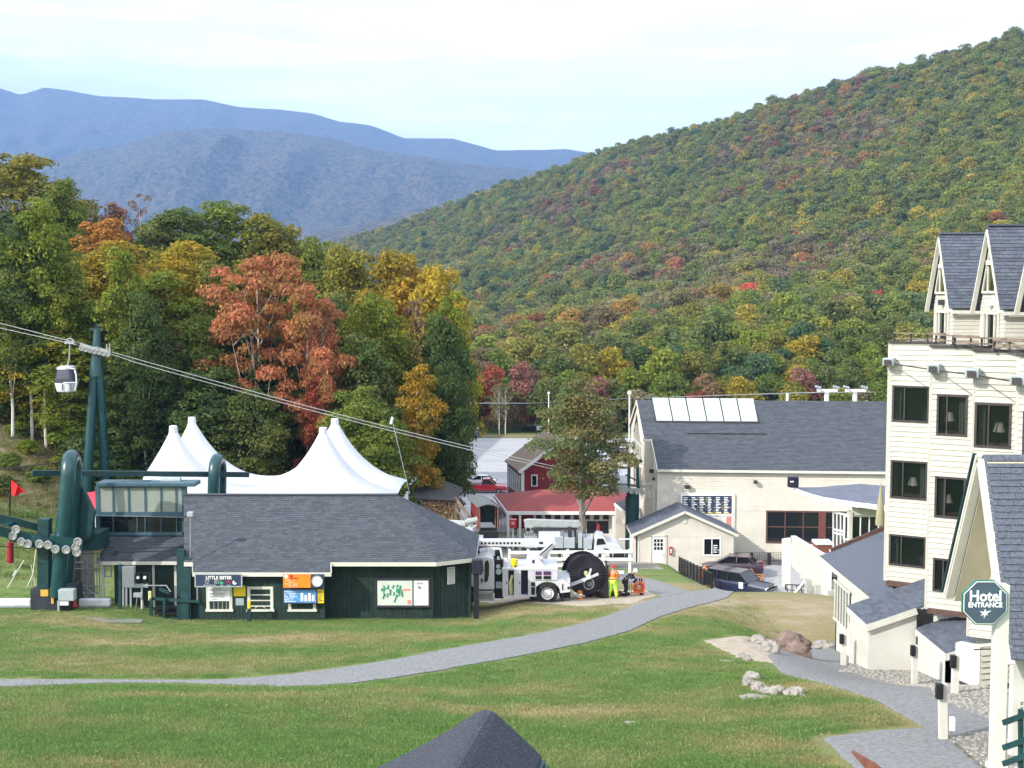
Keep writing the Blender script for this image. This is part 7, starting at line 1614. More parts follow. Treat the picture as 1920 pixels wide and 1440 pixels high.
pk_ = car('pickup_truck', 'bright red pickup truck at the near edge of the parking lot', 'pickup truck', ('red', (.42, .015, .03)), 5.7, 1.95, 1.80, 'pickup', (W(909, 0, 158).x, 158, -24.9), R(-4))
car('parked_car', 'white car partly hidden behind the red pickup truck', 'car', ('white', (.6, .6, .6)), 4.4, 1.75, 1.5, 'sedan', (W(898, 0, 163).x, 163, -24.9), R(170))
car('small_vehicle', 'small dark vehicle tucked between red pickup and red roof', 'car', ('black', (.015, .015, .02)), 2.4, 1.2, 1.2, 'sedan', (W(933, 0, 140).x, 140, -24.9), R(60))
LC = [(1135, 176, 'white', (.62, .62, .62)), (1150, 170, 'grey', (.25, .26, .28)), (1168, 182, 'silver', (.45, .47, .5)), (1130, 196, 'white', (.62, .62, .62)), (1155, 200, 'blue', (.04, .08, .25)), (1172, 205, 'white', (.62, .62, .62)), (1142, 160, 'silver', (.45, .47, .5)), (1160, 155, 'wine red', (.18, .02, .03)), (1172, 146, 'black', (.02, .02, .025)), (1110, 205, 'silver', (.45, .47, .5)), (1122, 186, 'blue', (.04, .08, .25))]
pw = ['front', 'second', 'third']
for i, (px, D, cn, cc) in enumerate(LC):
    loc = (W(px, 0, D).x, D, -24.9); car('parked_car', '%s car %s of the parking lot' % (cn, ['in the middle row left', 'in the middle row centre', 'beside the lodge gable in the middle', 'at the left of the far row', 'in the far row', 'at the lodge end of the far row', 'at the left of the near row', 'behind the grey ski rack', 'nearest the lodge gable end', 'farthest left in the far row', 'left in the middle row'][i]), 'car', (cn.replace(' ', '_'), cc), 4.5, 1.8, 1.45, 'sedan', loc, R(80 + (i * 37) % 20), 'cars in the parking lot', detail=False)
rk_ = thing('ski_rack', 'row of grey ski rack hoops beside the pavilion roof', 'rack', (W(1156, 0, 118).x, 118, -24)); 
for k in range(5): m = MB(); x = W(1147 + k * 6, 0, 118).x; m.tube([(x, 118, -24.2), (x, 118, -18.6), (x + .12, 118, -18.3), (x + .24, 118, -18.6), (x + .24, 118, -24.2)], .05, 6); m.build('rack_hoop', GREYBOX, rk_)
# ---- Adirondack chairs
ORG = mat('orange_cedar', (.55, .20, .07), .7, .12, 4)
def chair(loc, rz, lab):
    t = thing('garden_chair', lab, 'chair', loc, rz, 'orange slatted garden chairs on the plaza')
    for s in (-1, 1):
        m = MB(); m.bar((.35, s * .30, 0), (.35, s * .30, .55), .06); m.build('leg', ORG, t, local=True); m = MB(); m.bar((.38, s * .27, .38), (-.45, s * .27, .02), .05, .1); m.build('side_rail', ORG, t, local=True); m = MB(); m.box((.05, s * .34, .57), (.78, .13, .03)); m.build('armrest', ORG, t, local=True)
    for k in range(5): m = MB(); m.box((.33 - k * .12, 0, .36 - k * .045), (.10, .56, .025)); m.build('seat_slat', ORG, t, local=True)
    for k in range(5): m = MB(); y = -.22 + k * .11; m.bar((-.18, y * .8, .20), (-.48, y * 1.2, 1.05 - abs(k - 2) * .06), .095, .025, up=(1, 0, .4)); m.build('back_slat', ORG, t, local=True)
    return t
chair(gp(1312, 88.5, .05), R(200), 'orange garden chair farthest left behind the iron fence'); chair(gp(1325, 84, .05), R(150), 'orange garden chair between the iron fence and the dark sedan'); chair(gp(1395, 92, .05), R(20), 'orange garden chair right of the dark sedan roof'); chair(gp(1421, 88, .05), R(-30), 'orange garden chair right of the navy vehicle')
# =================================================================== TENT
tent = thing('event_tent', 'large white peaked event tent behind the ticket booth', 'tent', (-16, 77, -17))
TW = mat('tent_fabric', (.60, .60, .63), .6, .03, .8, .15, 2.5, dirt=.12, dirtcol=(.42, .42, .44))
pkp = [(W(325, 812, 74.5), -8.05), (W(606, 818, 74.5), -8.15), (W(360, 800, 80.5), -8.1), (W(628, 806, 80.5), -8.2)]
x0, x1, y0, y1 = W(225, 0, 71).x, W(722, 0, 71.5).x, 71.0, 84.5
NX_, NY_ = 190, 110; vs = []
for j in range(NY_):
    for i in range(NX_):
        x, y = x0 + (x1 - x0) * i / (NX_ - 1), y0 + (y1 - y0) * j / (NY_ - 1)
        zs = [-12.75 + (zp + 12.75) * math.exp(-max(0, math.hypot(x - p.x, y - p.y) - .26) / 2.35) for p, zp in pkp]
        z = math.log(sum(math.exp(3.0 * (v + 12)) for v in zs)) / 3.0 - 12
        e = min((x - x0), (x1 - x), (y - y0), (y1 - y)); z -= .35 * math.exp(-e / .8)
        if any(math.hypot(x - p.x, y - p.y) < .26 for p, _ in pkp): z = max(z_ for z_ in zs)
        vs.append((x, y, z))
m = MB(); m.add(vs, [(j * NX_ + i, j * NX_ + i + 1, (j + 1) * NX_ + i + 1, (j + 1) * NX_ + i) for j in range(NY_ - 1) for i in range(NX_ - 1)]); m.build('canopy', TW, tent, smooth=True)
for p, zp in pkp: m = MB(); m.lathe((p.x, p.y, zp), [(.42, -.55), (.33, -.3), (.26, 0), (.24, .35), (.19, .38)], 14); m.build('peak_cap', TW, tent, smooth=True)
m = MB()
for a, b in (((x0, y0), (x1, y0)), ((x0, y0), (x0, y1)), ((x1, y0), (x1, y1))):
    A_, B_ = Vector((*a, -13.2)), Vector((*b, -13.2)); n = 60; pr = None
    for k in range(n): f0, f1 = k / n, (k + 1) / n; o0, o1 = .08 * math.sin(k * 1.3), .08 * math.sin((k + 1) * 1.3); nn = Vector((0, 1, 0)) if a[1] == b[1] else Vector((1, 0, 0)); p, q = A_.lerp(B_, f0) + nn * o0, A_.lerp(B_, f1) + nn * o1; m.add([p, q, q + Vector((0, 0, -4.6)), p + Vector((0, 0, -4.6))], [(0, 1, 2, 3)])
m.build('side_wall', TW, tent, smooth=True)
rc = thing('red_canopy', 'red fabric canopy with white skirt behind the lift station', 'canopy', W(165, 960, 70)); m = MB(); a = W(146, 965, 70); b = W(182, 960, 70); c = W(178, 922, 71.5); d = W(150, 925, 71.5); m.prism([a, b, c, d], (0, .05, 0)); m.prism([b, b + Vector((.6, 2.5, 0)), c], (0, .04, 0)); m.build('canopy', mat('red_cloth', (.60, .03, .05), .7, .15, 2), rc)
m = MB(); PB(m, 147, 966, 181, 1000, 70, .04); m.build('skirt', TW, rc)
# =================================================================== LIFT STATION
ls = thing('lift_station', 'dark teal chairlift terminal with thick bent tubes, long crossbeam and sheave wheels', 'chairlift station', W(108, 1145, 57.5))
def utube(top, bot, D0, D1, r):
    a, t = W(*bot, D0), W(*top, D0); b2, t2 = Vector((W(bot[0] + 16, bot[1], D1).x, D1, a.z)), Vector((W(top[0] + 13, top[1], D1).x, D1, t.z + .05)); h = (D1 - D0) / 2; pts = [a, t - Vector((0, 0, h))]
    for k in range(1, 8): an = math.pi * k / 8; pts.append(Vector((t.x + (t2.x - t.x) * (1 - math.cos(an)) / 2, D0 + h * (1 - math.cos(an)), t.z - h + h * math.sin(an))))
    pts += [t2 - Vector((0, 0, h)), b2]; m = MB(); m.tube(pts, r, 22); return m.build('bent_tube', TEAL, ls, smooth=True)
utube((127, 860), (107, 1118), 57.0, 58.5, .34); utube((401, 864), (397, 1000), 63.2, 64.6, .30)
m = MB(); m.bar(W(60, 887, 58.6), W(250, 888, 61.5), .24, .26); m.bar(W(250, 888, 61.5), W(466, 890, 64.7), .24, .26); m.build('crossbeam', TEALD, ls)
m = MB(); m.bar(W(84, 1110, 57.3), W(84, 972, 57.3), .52, .5); m.build('square_column', TEALD, ls)
m = MB(); m.prism([W(118, 1000, 58.6), W(150, 905, 58.6), W(176, 960, 58.6), W(170, 1012, 58.6), W(128, 1020, 58.6)], (0, .3, 0)); m.prism([W(112, 950, 59.2), W(100, 1010, 59.2), W(118, 1010, 59.2)], (0, .1, 0)); m.build('gusset_plate', TEALD, ls)
m = MB(); PB(m, 148, 1000, 186, 1032, 58.8, 1.5); PB(m, 132, 958, 166, 996, 59.6, .9); m.build('drive_housing', TEALD, ls); m = MB(); PB(m, 128, 1030, 150, 1140, 60, 2); m.build('counterweight_pit', BLACK, ls)
m = MB(); m.bar(W(-60, 962, 56.0), W(38, 980, 57.0), .30, .40); m.bar(W(38, 980, 57.0), W(76, 990, 57.5), .28, .32); m.bar(W(-60, 975, 55.2), W(24, 1003, 56.4), .30, .42); m.bar(W(24, 1003, 56.4), W(78, 1018, 56.6), .26, .55); m.bar(W(92, 1014, 56.6), W(145, 1024, 56.8), .26, .62); m.bar(W(12, 985, 56.4), W(30, 978, 57.0), .3, .15); m.build('sheave_beam', TEAL, ls)
m = MB(); m.bar(W(60, 1011, 56.4), W(92, 1018, 56.4), .2, .3); m.build('beam_link', TEALD, ls)
for px, py in ((24, 1005), (30, 993), (40, 1016), (52, 1020), (74, 1020), (90, 1022), (104, 1030), (124, 1031), (142, 1026), (146, 1016), (144, 1036)):
    c_ = W(px, py, 56.15); m = MB(); m.ring(c_, (0, 1, 0), .16, .045, 18, 6); m.lathe((0, 0, 0), [(.12, -.02), (.12, .02)], 12)
    n0 = 18 * 6; m.v[n0:] = [(c_.x + v[0], c_.y + .02 + v[2], c_.z + v[1]) for v in m.v[n0:]]; m.build('sheave_wheel', STEEL, ls, smooth=True)
m = MB(); m.tube([W(-60, 1020, 56.1), W(60, 1029, 56.1), W(150, 1033, 57), W(345, 1025, 58.5)], .022, 5); m.tube([W(150, 1038, 57), W(345, 1032, 58.5)], .022, 5); m.tube([W(-60, 880, 60), W(0, 880, 60), W(120, 866, 60)], .03, 5); m.build('haul_rope', BLACK, ls)
m = MB(); a = P(96, 1148); PB(m, 58, 1105, 132, 1152, 56.9, 1.6); m.build('base_block', mat('dark_concrete', (.022, .028, .036), .8, .2, 3), ls)
m = MB(); PB(m, 76, 1106, 90, 1118, 56.84, .05); PB(m, 96, 1105, 100, 1132, 56.84, .05); m.build('yellow_plate', mat('amber_plate', (.55, .33, .06), .6), ls)
gb = thing('control_box', 'grey control box with small sign on legs before the lift base', 'box', W(124, 1150, 56.4)); m = MB(); PB(m, 109, 1106, 138, 1127, 56.3, .4); m.build('cabinet', GREYBOX, gb, bevel=.03); m = MB(); PB(m, 108, 1127, 110.5, 1150, 56.3, .08); m.build('leg', GREYBOX, gb); m = MB(); PB(m, 112, 1128, 128, 1135, 56.3, .02); m.build('small_sign', PRINT, gb); m = MB(); PB(m, 111, 1136, 128, 1152, 56.5, .4); m.build('dark_box', BLACK, gb)
# operator cab
cab = thing('operator_cab', 'glazed operator cab of the lift above the small green hut', 'cabin', W(262, 1002, 61)); YC = 61.0
m = MB(); PB(m, 180, 905, 366, 913, YC - .2, 1.1); m.build('roof', mat('blue_grey_frame', (.05, .10, .13), .4, .1, 3), cab, bevel=.04)
m = MB(); PB(m, 180, 913, 186, 1003, YC, .12); PB(m, 186, 960, 345, 969, YC - .02, .14); PB(m, 186, 998, 345, 1004, YC, .12); PB(m, 342, 913, 347, 1003, YC, .12)
for px in (212, 241, 272, 302, 330): PB(m, px - 1, 913, px + 1, 961, YC - .01, .1)
for px in (212, 257, 272, 302, 331): PB(m, px - .6, 969, px + .6, 999, YC - .01, .1)
PB(m, 183, 913, 187, 1003, YC + .8, .12); m.build('frame', mat('blue_grey_frame', (.05, .10, .13)), cab)
PNL = mat('grey_translucent_panel', (.25, .28, .25), .35, .06, 1)
for a, b in ((187, 211), (213, 240), (242, 271), (273, 301), (303, 329), (331, 342)): m = MB(); PB(m, a, 914, b, 960, YC + .04, .03); m.build('upper_panel', PNL, cab)
for a, b in ((187, 211), (213, 256), (258, 271), (273, 301), (303, 330), (332, 342)): m = MB(); PB(m, a, 970, b, 998, YC + .04, .03); m.build('pane', GLASSD, cab)
m = MB(); a, b = W(187, 998, YC), W(343, 914, YC); m.box(((a.x + b.x) / 2, YC + .5, (a.z + b.z) / 2), (b.x - a.x, .7, b.z - a.z)); m.build('cab_body', TEALD, cab)
m = MB(); m.cyl(W(302, 900, YC + .4), W(339, 900, YC + .4), .16, 14); m.bar(W(283, 899, YC + .6), W(302, 901, YC + .6), .10, .06); m.bar(W(336, 912, YC + .6), W(336, 903, YC + .6), .1); m.build('exhaust_tank', GREYBOX, cab, smooth=True)
m = MB(); m.tube([W(160, 966, YC - .1), W(345, 970, YC - .1)], .02, 5); m.tube([W(160, 1000, YC - .1), W(182, 1000, YC - .1)], .02, 5); m.tube([W(150, 1040, 58), W(165, 960, YC - .1), W(168, 1003, YC)], .02, 5); m.build('hand_rail', STEEL, cab)
# hut below
ht = thing('lift_hut', 'small dark green hut with shingle roof and white trim left of the booth', 'hut', W(262, 1142, 60)); zE = W(0, 1052, 59.3).z; A = W(180, 1052, 59.3); B = W(352, 1050, 59.3); B.z = A.z; zt_ = W(0, 1004, 61.0).z
m = shingles([A, B, Vector((B.x, 61.2, zt_)), Vector((A.x + .1, 61.2, zt_))], .135, .3, .016, 60, lift=.02); m.build('roof', SHING, ht)
m = MB(); m.bar(A + Vector((0, 0, -.1)), B + Vector((0, 0, -.1)), .06, .16); YW = 59.7
for a_, w in ((192, 4), (288, 3), (329, 3)): PB(m, a_ - w / 2, 1057, a_ + w / 2, 1140, YW - .05, .08)
m.build('trim', TRIM, ht)
ol, orr = W(190, 0, YW).x, W(350, 0, YW).x
wall((0, YW, 0), (1, 0, 0), [(ol, -15.6), (orr, -15.6), (orr, zE - .08), (ol, zE - .08)], [], .13, .15, .016, None, DGREEN, ht, build='siding'); m = MB(); m.box((ol + .08, 61, -14), (.15, 2.6, 3.3)); m.build('side_wall', DGREEN, ht)
m = MB()
for q in ((195, 1060, 209, 1062), (195, 1080, 209, 1082), (195, 1062, 197, 1080), (207, 1062, 209, 1080)): PB(m, *q, YW - .05, .05)
m.build('window_frame', GREYBOX, ht); m = MB(); PB(m, 291, 1060, 327, 1140, YW - .04, .05); m.build('door', DGREEN, ht)
m = MB(); m.bar(W(340, 1030, 57.4), W(340, 1160, 57.4), .34, .34); m.bar(W(350, 1045, 57.4), W(350, 1160, 57.2), .5, .4); tag(m.build('green_column', TEALD), 'dark green steel column at the left end of the booth', 'column')
ut = thing('electric_cabinet', 'grey electric cabinet with two meters and white pipes before the green hut', 'electric cabinet', W(245, 1142, 58.6)); YU = 58.5
m = MB(); PB(m, 229, 1063, 251, 1102, YU, .3); m.build('cabinet', mat('pale_cabinet', (.42, .44, .43), .5, .05, 3), ut, bevel=.02)
for px in (254, 267): m = MB(); PB(m, px, 1075, px + 9, 1094, YU, .2); m.cyl(W(px + 4.5, 1084, YU - .1), W(px + 4.5, 1084, YU), .1, 12); m.build('meter', BLACK, ut, bevel=.02); m = MB(); m.cyl(W(px + 4.5, 1083, YU - .13), W(px + 4.5, 1083, YU - .1), .08, 12); m.build('meter_dial', PRINT, ut)
m = MB(); PB(m, 252, 1095, 277, 1102, YU, .2); PB(m, 250, 1112, 266, 1120, YU, .15); m.build('junction_box', GREYBOX, ut)
for px in (231, 237, 245, 266): m = MB(); m.tube([W(px, 1102, YU + .1), W(px, 1142, YU + .1)], .045, 7); m.build('pipe', WHITE, ut)
m = MB(); m.tube([W(262, 1120, YU), W(268, 1126, YU), W(270, 1140, YU)], .025, 5); m.tube([W(257, 1120, YU), W(255, 1140, YU)], .025, 5); m.build('hose', STEEL, ut)
m = MB(); m.bar(W(225, 1162, 57.6), W(225, 1058, 57.6), .12); tag(m.build('green_post', TEALD), 'slim dark green post in front of the electric cabinet', 'post')
# ramp and rails between hut and booth
rmp = thing('entry_ramp', 'dark green wooden ramp with rails left of the booth', 'ramp', P(330, 1166)); m = MB()
for a, b in (((282, 1122), (375, 1128)), ((286, 1156), (375, 1166)), ((300, 1105), (318, 1112))): m.bar(W(*a, 57.3), W(*b, 56.8), .10, .12)
m.build('rail', TEALD, rmp); 
for px in (283, 308, 352, 376): m = MB(); m.bar(W(px, 1170, 57), W(px, 1122, 57), .12); m.build('post', TEALD, rmp)
m = MB(); PB(m, 288, 1140, 337, 1144, 57.6, .5); PB(m, 290, 1148, 350, 1152, 57.4, .5); m.build('step', BLACK, rmp)
m = MB(); PB(m, 278, 1109, 283, 1126, 57.1, .1); m.build('yellow_tag', mat('pale_yellow', (.55, .52, .22), .6), rmp)
m = MB(); m.tube([W(277, 1098, 57.6), W(312, 1098, 57.6), W(320, 1110, 57.4)], .03, 5); m.build('grab_rail', STEEL, rmp)
sl = MB(); q = [P(155, 1159), P(270, 1164), P(262, 1170), P(200, 1169)]; sl.prism([v + Vector((0, 0, .06)) for v in q], (0, 0, -.12)); struct(sl.build('concrete_slab', mat('dark_slab', (.22, .215, .20), .9, .12, 3)))
# scaffolding and clutter under the station
sc = thing('pipe_scaffold', 'tangle of grey pipe railings under the lift station', 'scaffold', W(160, 1140, 59)); m = MB(); rr = random.Random(17)
for (a, b) in (((124, 1055), (190, 1054)), ((124, 1066), (190, 1066)), ((150, 1098), (190, 1099)), ((150, 1112), (185, 1112)), ((122, 1077), (132, 1077)), ((160, 1120), (205, 1124)), ((160, 1132), (200, 1133))): m.tube([W(*a, 58.9), W(*b, 59.2)], .03, 5)
for px in (121, 124, 159, 163, 168, 174, 181, 186): m.tube([W(px, 1035 + rr.uniform(0, 12), 59), W(px + rr.uniform(-2, 2), 1140 - rr.uniform(0, 25), 59)], .025, 5)
for k in range(7): m.tube([W(150 + rr.uniform(0, 30), 1095 + rr.uniform(0, 10), 58.8), W(155 + rr.uniform(0, 40), 1120 + rr.uniform(0, 18), 58.8)], .02, 5)
m.build('pipes', STEEL, sc)
for px0, px1, lab in ((-40, 57, 'left of the lift base'), (138, 205, 'right of the lift base')):
    bb = thing('padded_barrier', 'low white and pink padded barrier lying %s' % lab, 'barrier', P(px0 + 30, 1140)); m = MB(); PB(m, px0, 1124, px1, 1137, 58, .3); m.build('padding', mat('barrier_white', (.62, .62, .66), .7, .1, 1.5, dirt=.6, dirtcol=(.55, .35, .30)), bb, bevel=.05); m = MB(); PB(m, px0, 1137, px1, 1139, 58, .3); m.build('strap', GREYBOX, bb)
cn = thing('traffic_cone', 'small red cone right of the grey control box', 'cone', P(140, 1138)); m = MB(); m.lathe(W(140, 1137, 57), [(.16, 0), (.16, .02), (.09, .03), (.03, .42), (.01, .43)], 10); m.build('cone_body', RED, cn)
tp_ = thing('snowmaking_tripod', 'thin pale tripod stand left of the dark square column', 'tripod', P(60, 1100)); m = MB(); t_ = W(68, 1028, 60); k_ = W(62, 1076, 60)
for q in (W(51, 1100, 59.8), W(67, 1100, 60), W(60, 1098, 60.8)): m.tube([k_, q], .025, 5)
m.tube([k_, t_], .03, 5); m.tube([k_, W(58, 1058, 60)], .02, 5); m.build('tripod_legs', TRIM, tp_)
ln = thing('leaning_lance', 'thin pale pole leaning on the slope left of the tripod', 'pole', P(18, 1105)); m = MB(); m.tube([W(14, 1102, 60), W(45, 1050, 60.5)], .025, 5); m.tube([W(24, 1080, 60), W(30, 1070, 60.2)], .045, 5); m.build('pole', TRIM, ln)
rd = thing('red_pad', 'red cylindrical pad hanging below the sheave beam', 'pad', W(18, 1055, 57)); m = MB(); m.cyl(W(19, 1055, 57.2), W(19, 1016, 57.2), .16, 16); m.build('pad', mat('dark_red_pad', (.30, .02, .03), .6), rd, smooth=True); m = MB(); m.cyl(W(19, 1016, 57.2), W(19, 1000, 57.2), .04, 6); m.build('pole', TEALD, rd)
fg = thing('red_flag', 'red pennant on a dark pole at the left edge', 'flag', W(19, 975, 59)); m = MB(); m.tube([W(18, 982, 59), W(19, 898, 59)], .045, 6); m.build('pole', BLACK, fg); m = MB(); a, b, c, d = W(20, 899, 59), W(21, 928, 59), W(31, 931, 59.2), W(48, 922, 59); m.add([a, W(33, 910, 58.9), d, W(38, 924, 59.15), c, W(27, 929, 58.9), b], [(0, 1, 2, 3, 4, 5, 6)]); m.add([v + Vector((0, .015, 0)) for v in (a, W(33, 910, 58.9), d, W(38, 924, 59.15), c, W(27, 929, 58.9), b)], [(6, 5, 4, 3, 2, 1, 0)]); m.build('cloth', mat('flag_red', (.75, .01, .015), .7, .1, 2), fg)
# =================================================================== GONDOLA
gt = thing('gondola_tower', 'tall teal A-frame gondola tower with sheaves at its head', 'lift tower', W(180, 930, 98)); YG = 98.0
m = MB(); m.tube([W(181, 705, YG), W(181, 668, YG), W(182, 618, YG)], [.55, .42, .26], 16); m.build('mast', TEAL, gt, smooth=True)
for a, b in (((177, 690), (160, 960)), ((186, 690), (201, 960))): m = MB(); m.tube([W(*a, YG), W(*b, YG + (.6 if b[0] > 180 else -.6))], [.34, .40], 14); m.build('leg', TEAL, gt, smooth=True)
m = MB(); m.bar(W(170, 617, YG), W(193, 617, YG), .14); m.bar(W(182, 606, YG), W(182, 618, YG), .1); m.bar(W(178, 612, YG), W(186, 612, YG), .1); m.tube([W(168, 616, YG), W(174, 620, YG), W(181, 618, YG)], .05, 5); m.build('top_arm', TEALD, gt)
m = MB(); m.bar(W(150, 646, YG - .7), W(178, 656, YG - .7), .12, .35); m.bar(W(178, 654, YG - .7), W(207, 662, YG - .7), .12, .40); m.bar(W(150, 648, YG + .7), W(205, 664, YG + .7), .12, .3); m.bar(W(181, 655, YG - .9), W(181, 655, YG + .9), .3); m.bar(W(200, 645, YG - .8), W(201, 660, YG - .8), .08); m.bar(W(206, 644, YG - .8), W(206, 662, YG - .8), .08); m.build('sheave_train', STEEL, gt)
for k in range(7): c_ = W(153 + k * 8.2, 653 + k * 1.9, YG - .85); m = MB(); m.ring(c_, (0, 1, 0), .17, .06, 14, 6); m.cyl(c_, c_ + Vector((0, .08, 0)), .09, 10); m.build('sheave_wheel', STEEL, gt, smooth=True)
m = MB()
for k in range(16): y = 700 + k * 14; f = (y - 690) / 270; px = 186 + 15 * f + 5; m.bar(W(px - 4, y, YG), W(px + 2, y, YG), .05)
m.build('ladder_rungs', TEALD, gt, stuff=True)
gc_ = thing('gondola_cabin', 'grey and white gondola cabin hanging from the cable left of the teal tower', 'gondola', W(125, 736, YG - 1)); YN = YG - 1.0
def gsec(py, w, dy): c_ = W(125, py, YN); w = w / F_PX * YN / 2; return [Vector((c_.x + w * math.cos(a) * (1 if abs(math.cos(a)) < .8 else 1), c_.y + dy * math.sin(a), c_.z)) for a in [2 * math.pi * (k + .5) / 16 for k in range(16)]]
def sq(sec): return sec
def gsec2(py, w, dy):
    c_ = W(125, py, YN); w = w / F_PX * YN / 2; out = []
    for k in range(16):
        a = 2 * math.pi * (k + .5) / 16; cx, cy = math.cos(a), math.sin(a); s = 1 / max(abs(cx), abs(cy)) ** .75; out.append(Vector((c_.x + w * cx * s, c_.y + dy * cy * s, c_.z)))
    return out
GW_ = mat('cabin_white', (.66, .68, .72), .35, .05, 2)
MB().loft([gsec2(735.5, 24, .6), gsec2(733, 30, .75), gsec2(717, 37, .9)]).build('lower_shell', GW_, gc_, smooth=True)
MB().loft([gsec2(717, 36.6, .88), gsec2(703, 35, .86), gsec2(692, 30, .8)]).build('window_band', glass('cabin_glass', (.06, .06, .085)), gc_, smooth=True)
MB().loft([gsec2(692, 31, .82), gsec2(688, 29, .78), gsec2(685.5, 20, .6)]).build('roof', mat('cabin_roof_grey', (.40, .42, .44), .5, .05, 2), gc_, smooth=True)
m = MB()
for s in (-1, 1): m.tube([W(125 + s * 14.6, 692, YN - .6), W(125 + s * 17.6, 703, YN - .66), W(125 + s * 18.4, 717, YN - .68), W(125 + s * 15.5, 733, YN - .6)], .06, 6)
m.build('frame', GW_, gc_); m = MB(); m.tube([W(110.5, 692, YN - .66), W(125, 690, YN - .82), W(139.5, 692, YN - .66)], .06, 6); m.tube([W(107, 717, YN - .70), W(125, 717.5, YN - .92), W(143, 717, YN - .70)], .04, 6); m.build('window_rim', GW_, gc_)
m = MB(); 
for px in (117, 133): m.tube([W(px, 720, YN - .93), W(px, 732, YN - .82)], .03, 5)
PB(m, 112, 708, 138, 714, YN - .1, .5); m.build('ski_rack', BLACK, gc_)
m = MB(); m.tube([W(127, 685, YN), W(130, 672, YN), W(131, 645, YN)], .055, 8); m.build('hanger', STEEL, gc_, smooth=True); m = MB(); m.box(W(131, 642, YN), (.75, .3, .22)); m.tube([W(124, 638, YN), W(131, 634, YN), W(139, 640, YN)], .06, 6); m.build('grip', STEEL, gc_)
for j in range(2):
    pts_ = [W(-120, 574 + j * 9, 104), W(0, 606 + j * 9, 101), W(150, 644 + j * 4, YG - .7), W(206, 659 + j * 4, YG - .7)]
    for k in range(1, 21): f = k / 20; pts_.append(W(206 + (1178 - 206) * f, 659 + (906 - 659) * f + 9 * math.sin(math.pi * f) + j * (7 - 2 * f), 97.3 + (94.3 - 97.3) * f))
    m = MB(); m.tube(pts_, .024, 6); tag(m.build('gondola_cable', mat('cable_grey', (.40, .41, .43), .5, .05, 3, metal=.3)), ['upper', 'lower'][j] + ' of two grey gondola cables slanting down across the wood', 'cable')
m = MB(); m.tube([W(470, 880, 84), W(780, 800, 84.5)], .0001, 3) if False else None
tw = thing('guy_pole', 'thin pale pole with guy wire right of the tent', 'pole', W(735, 925, 86)); m = MB(); m.tube([W(768, 926, 86), W(735, 786, 88)], .02, 4); m.build('guy_wire', STEEL, tw); m = MB(); m.tube([W(733, 795, 88), W(736, 782, 88)], .09, 6); m.build('pole_tip', WHITE, tw)
# =================================================================== UTILITY TRUCKS, CABLE REEL, CREW
YT = 61.6; tk = thing('utility_truck', 'white utility bucket truck with open tool bins and long perforated boom', 'truck', P(1000, 1132)); tk.location.y = 62.8
TWH = mat('truck_white', (.54, .55, .58), .35, .03, 2, coat=.3, dirt=.12, dirtcol=(.4, .38, .36))
WM[tk] = Matrix.Translation(tk.location)
def pprism(pts, Y, dy): m = MB(); m.prism([W(x, y, Y) for x, y in pts], (0, dy, 0)); return m
pprism([(863, 1100), (865, 1084), (884, 1076), (889, 1058), (893, 1046), (912, 1043), (925, 1047), (927, 1060), (927, 1106), (890, 1106)], YT, 2.3).build('cab', TWH, tk, bevel=.06)
pprism([(909, 1054), (914, 1050), (917, 1056), (917, 1078), (914, 1090), (908, 1092), (909, 1075)], YT - .03, .04).build('door_window', GLASSD, tk); pprism([(891, 1060), (894, 1052), (905, 1052), (906, 1072), (896, 1075), (889, 1074)], YT - .03, .04).build('side_window', GLASSD, tk)
pprism([(893, 1054), (905, 1052), (907, 1072), (895, 1076)], YT - .45, .12).build('mirror', mat('purple_black', (.016, .013, .03)), tk, bevel=.04); m = MB(); PB(m, 902, 1085, 905, 1092, YT - .05, .06); m.build('handle', BLACK, tk)
m = MB(); PB(m, 897, 1108, 925, 1126, YT + .1, .6); m.build('fuel_tank', STEEL, tk, bevel=.04); m = MB(); PB(m, 896, 1124, 926, 1126.5, YT, .4); PB(m, 896, 1112, 920, 1114, YT, .3); m.build('step', GREYBOX, tk)
m = MB(); PB(m, 926, 1100, 1070, 1112, YT + .6, .9); PB(m, 927, 1050, 944, 1122, YT + .3, 1.6); m.build('chassis', BLACK, tk)
m = MB(); PB(m, 930, 1092, 945, 1103, YT + .1, .4); m.cyl(W(935, 1072, YT), W(935, 1072, YT + .3), .15, 12); m.cyl(W(934, 1062, YT), W(934, 1062, YT + .3), .11, 12); m.build('air_filter', GREYBOX, tk)
m = MB(); PB(m, 942, 1069, 1012, 1117, YT + .30, 1.9); m.build('body_core', mat('bin_dark', (.018, .014, .03), .7, .2, 5), tk)
for a, b, lab in ((942, 953, 0), (963.5, 977, 0), (990, 1001, 0)): m = MB(); PB(m, a, 1069, b, 1117, YT, .35); m.build('bin_door', TWH, tk, bevel=.015); m = MB(); PB(m, b - 3.5, 1091, b - 2, 1095, YT - .03, .05); m.build('latch', BLACK, tk)
m = MB(); PB(m, 941, 1066, 1046, 1069.2, YT - .02, 2.3); PB(m, 942, 1116.5, 1004, 1119, YT - .01, .4); m.build('top_rail', TWH, tk)
m = MB(); m.tube([W(958, 1114, YT + .15), W(956, 1095, YT + .1), W(961, 1078, YT + .15)], .07, 6); m.tube([W(960, 1112, YT + .2), W(959, 1090, YT + .2)], .05, 6); m.build('yellow_rope', mat('rope_yellow', (.60, .55, .25), .8, .15, 8), tk)
m = MB(); PB(m, 1001, 1069, 1045, 1089, YT, .3)
m.build('upper_bin_frame', TWH, tk); 
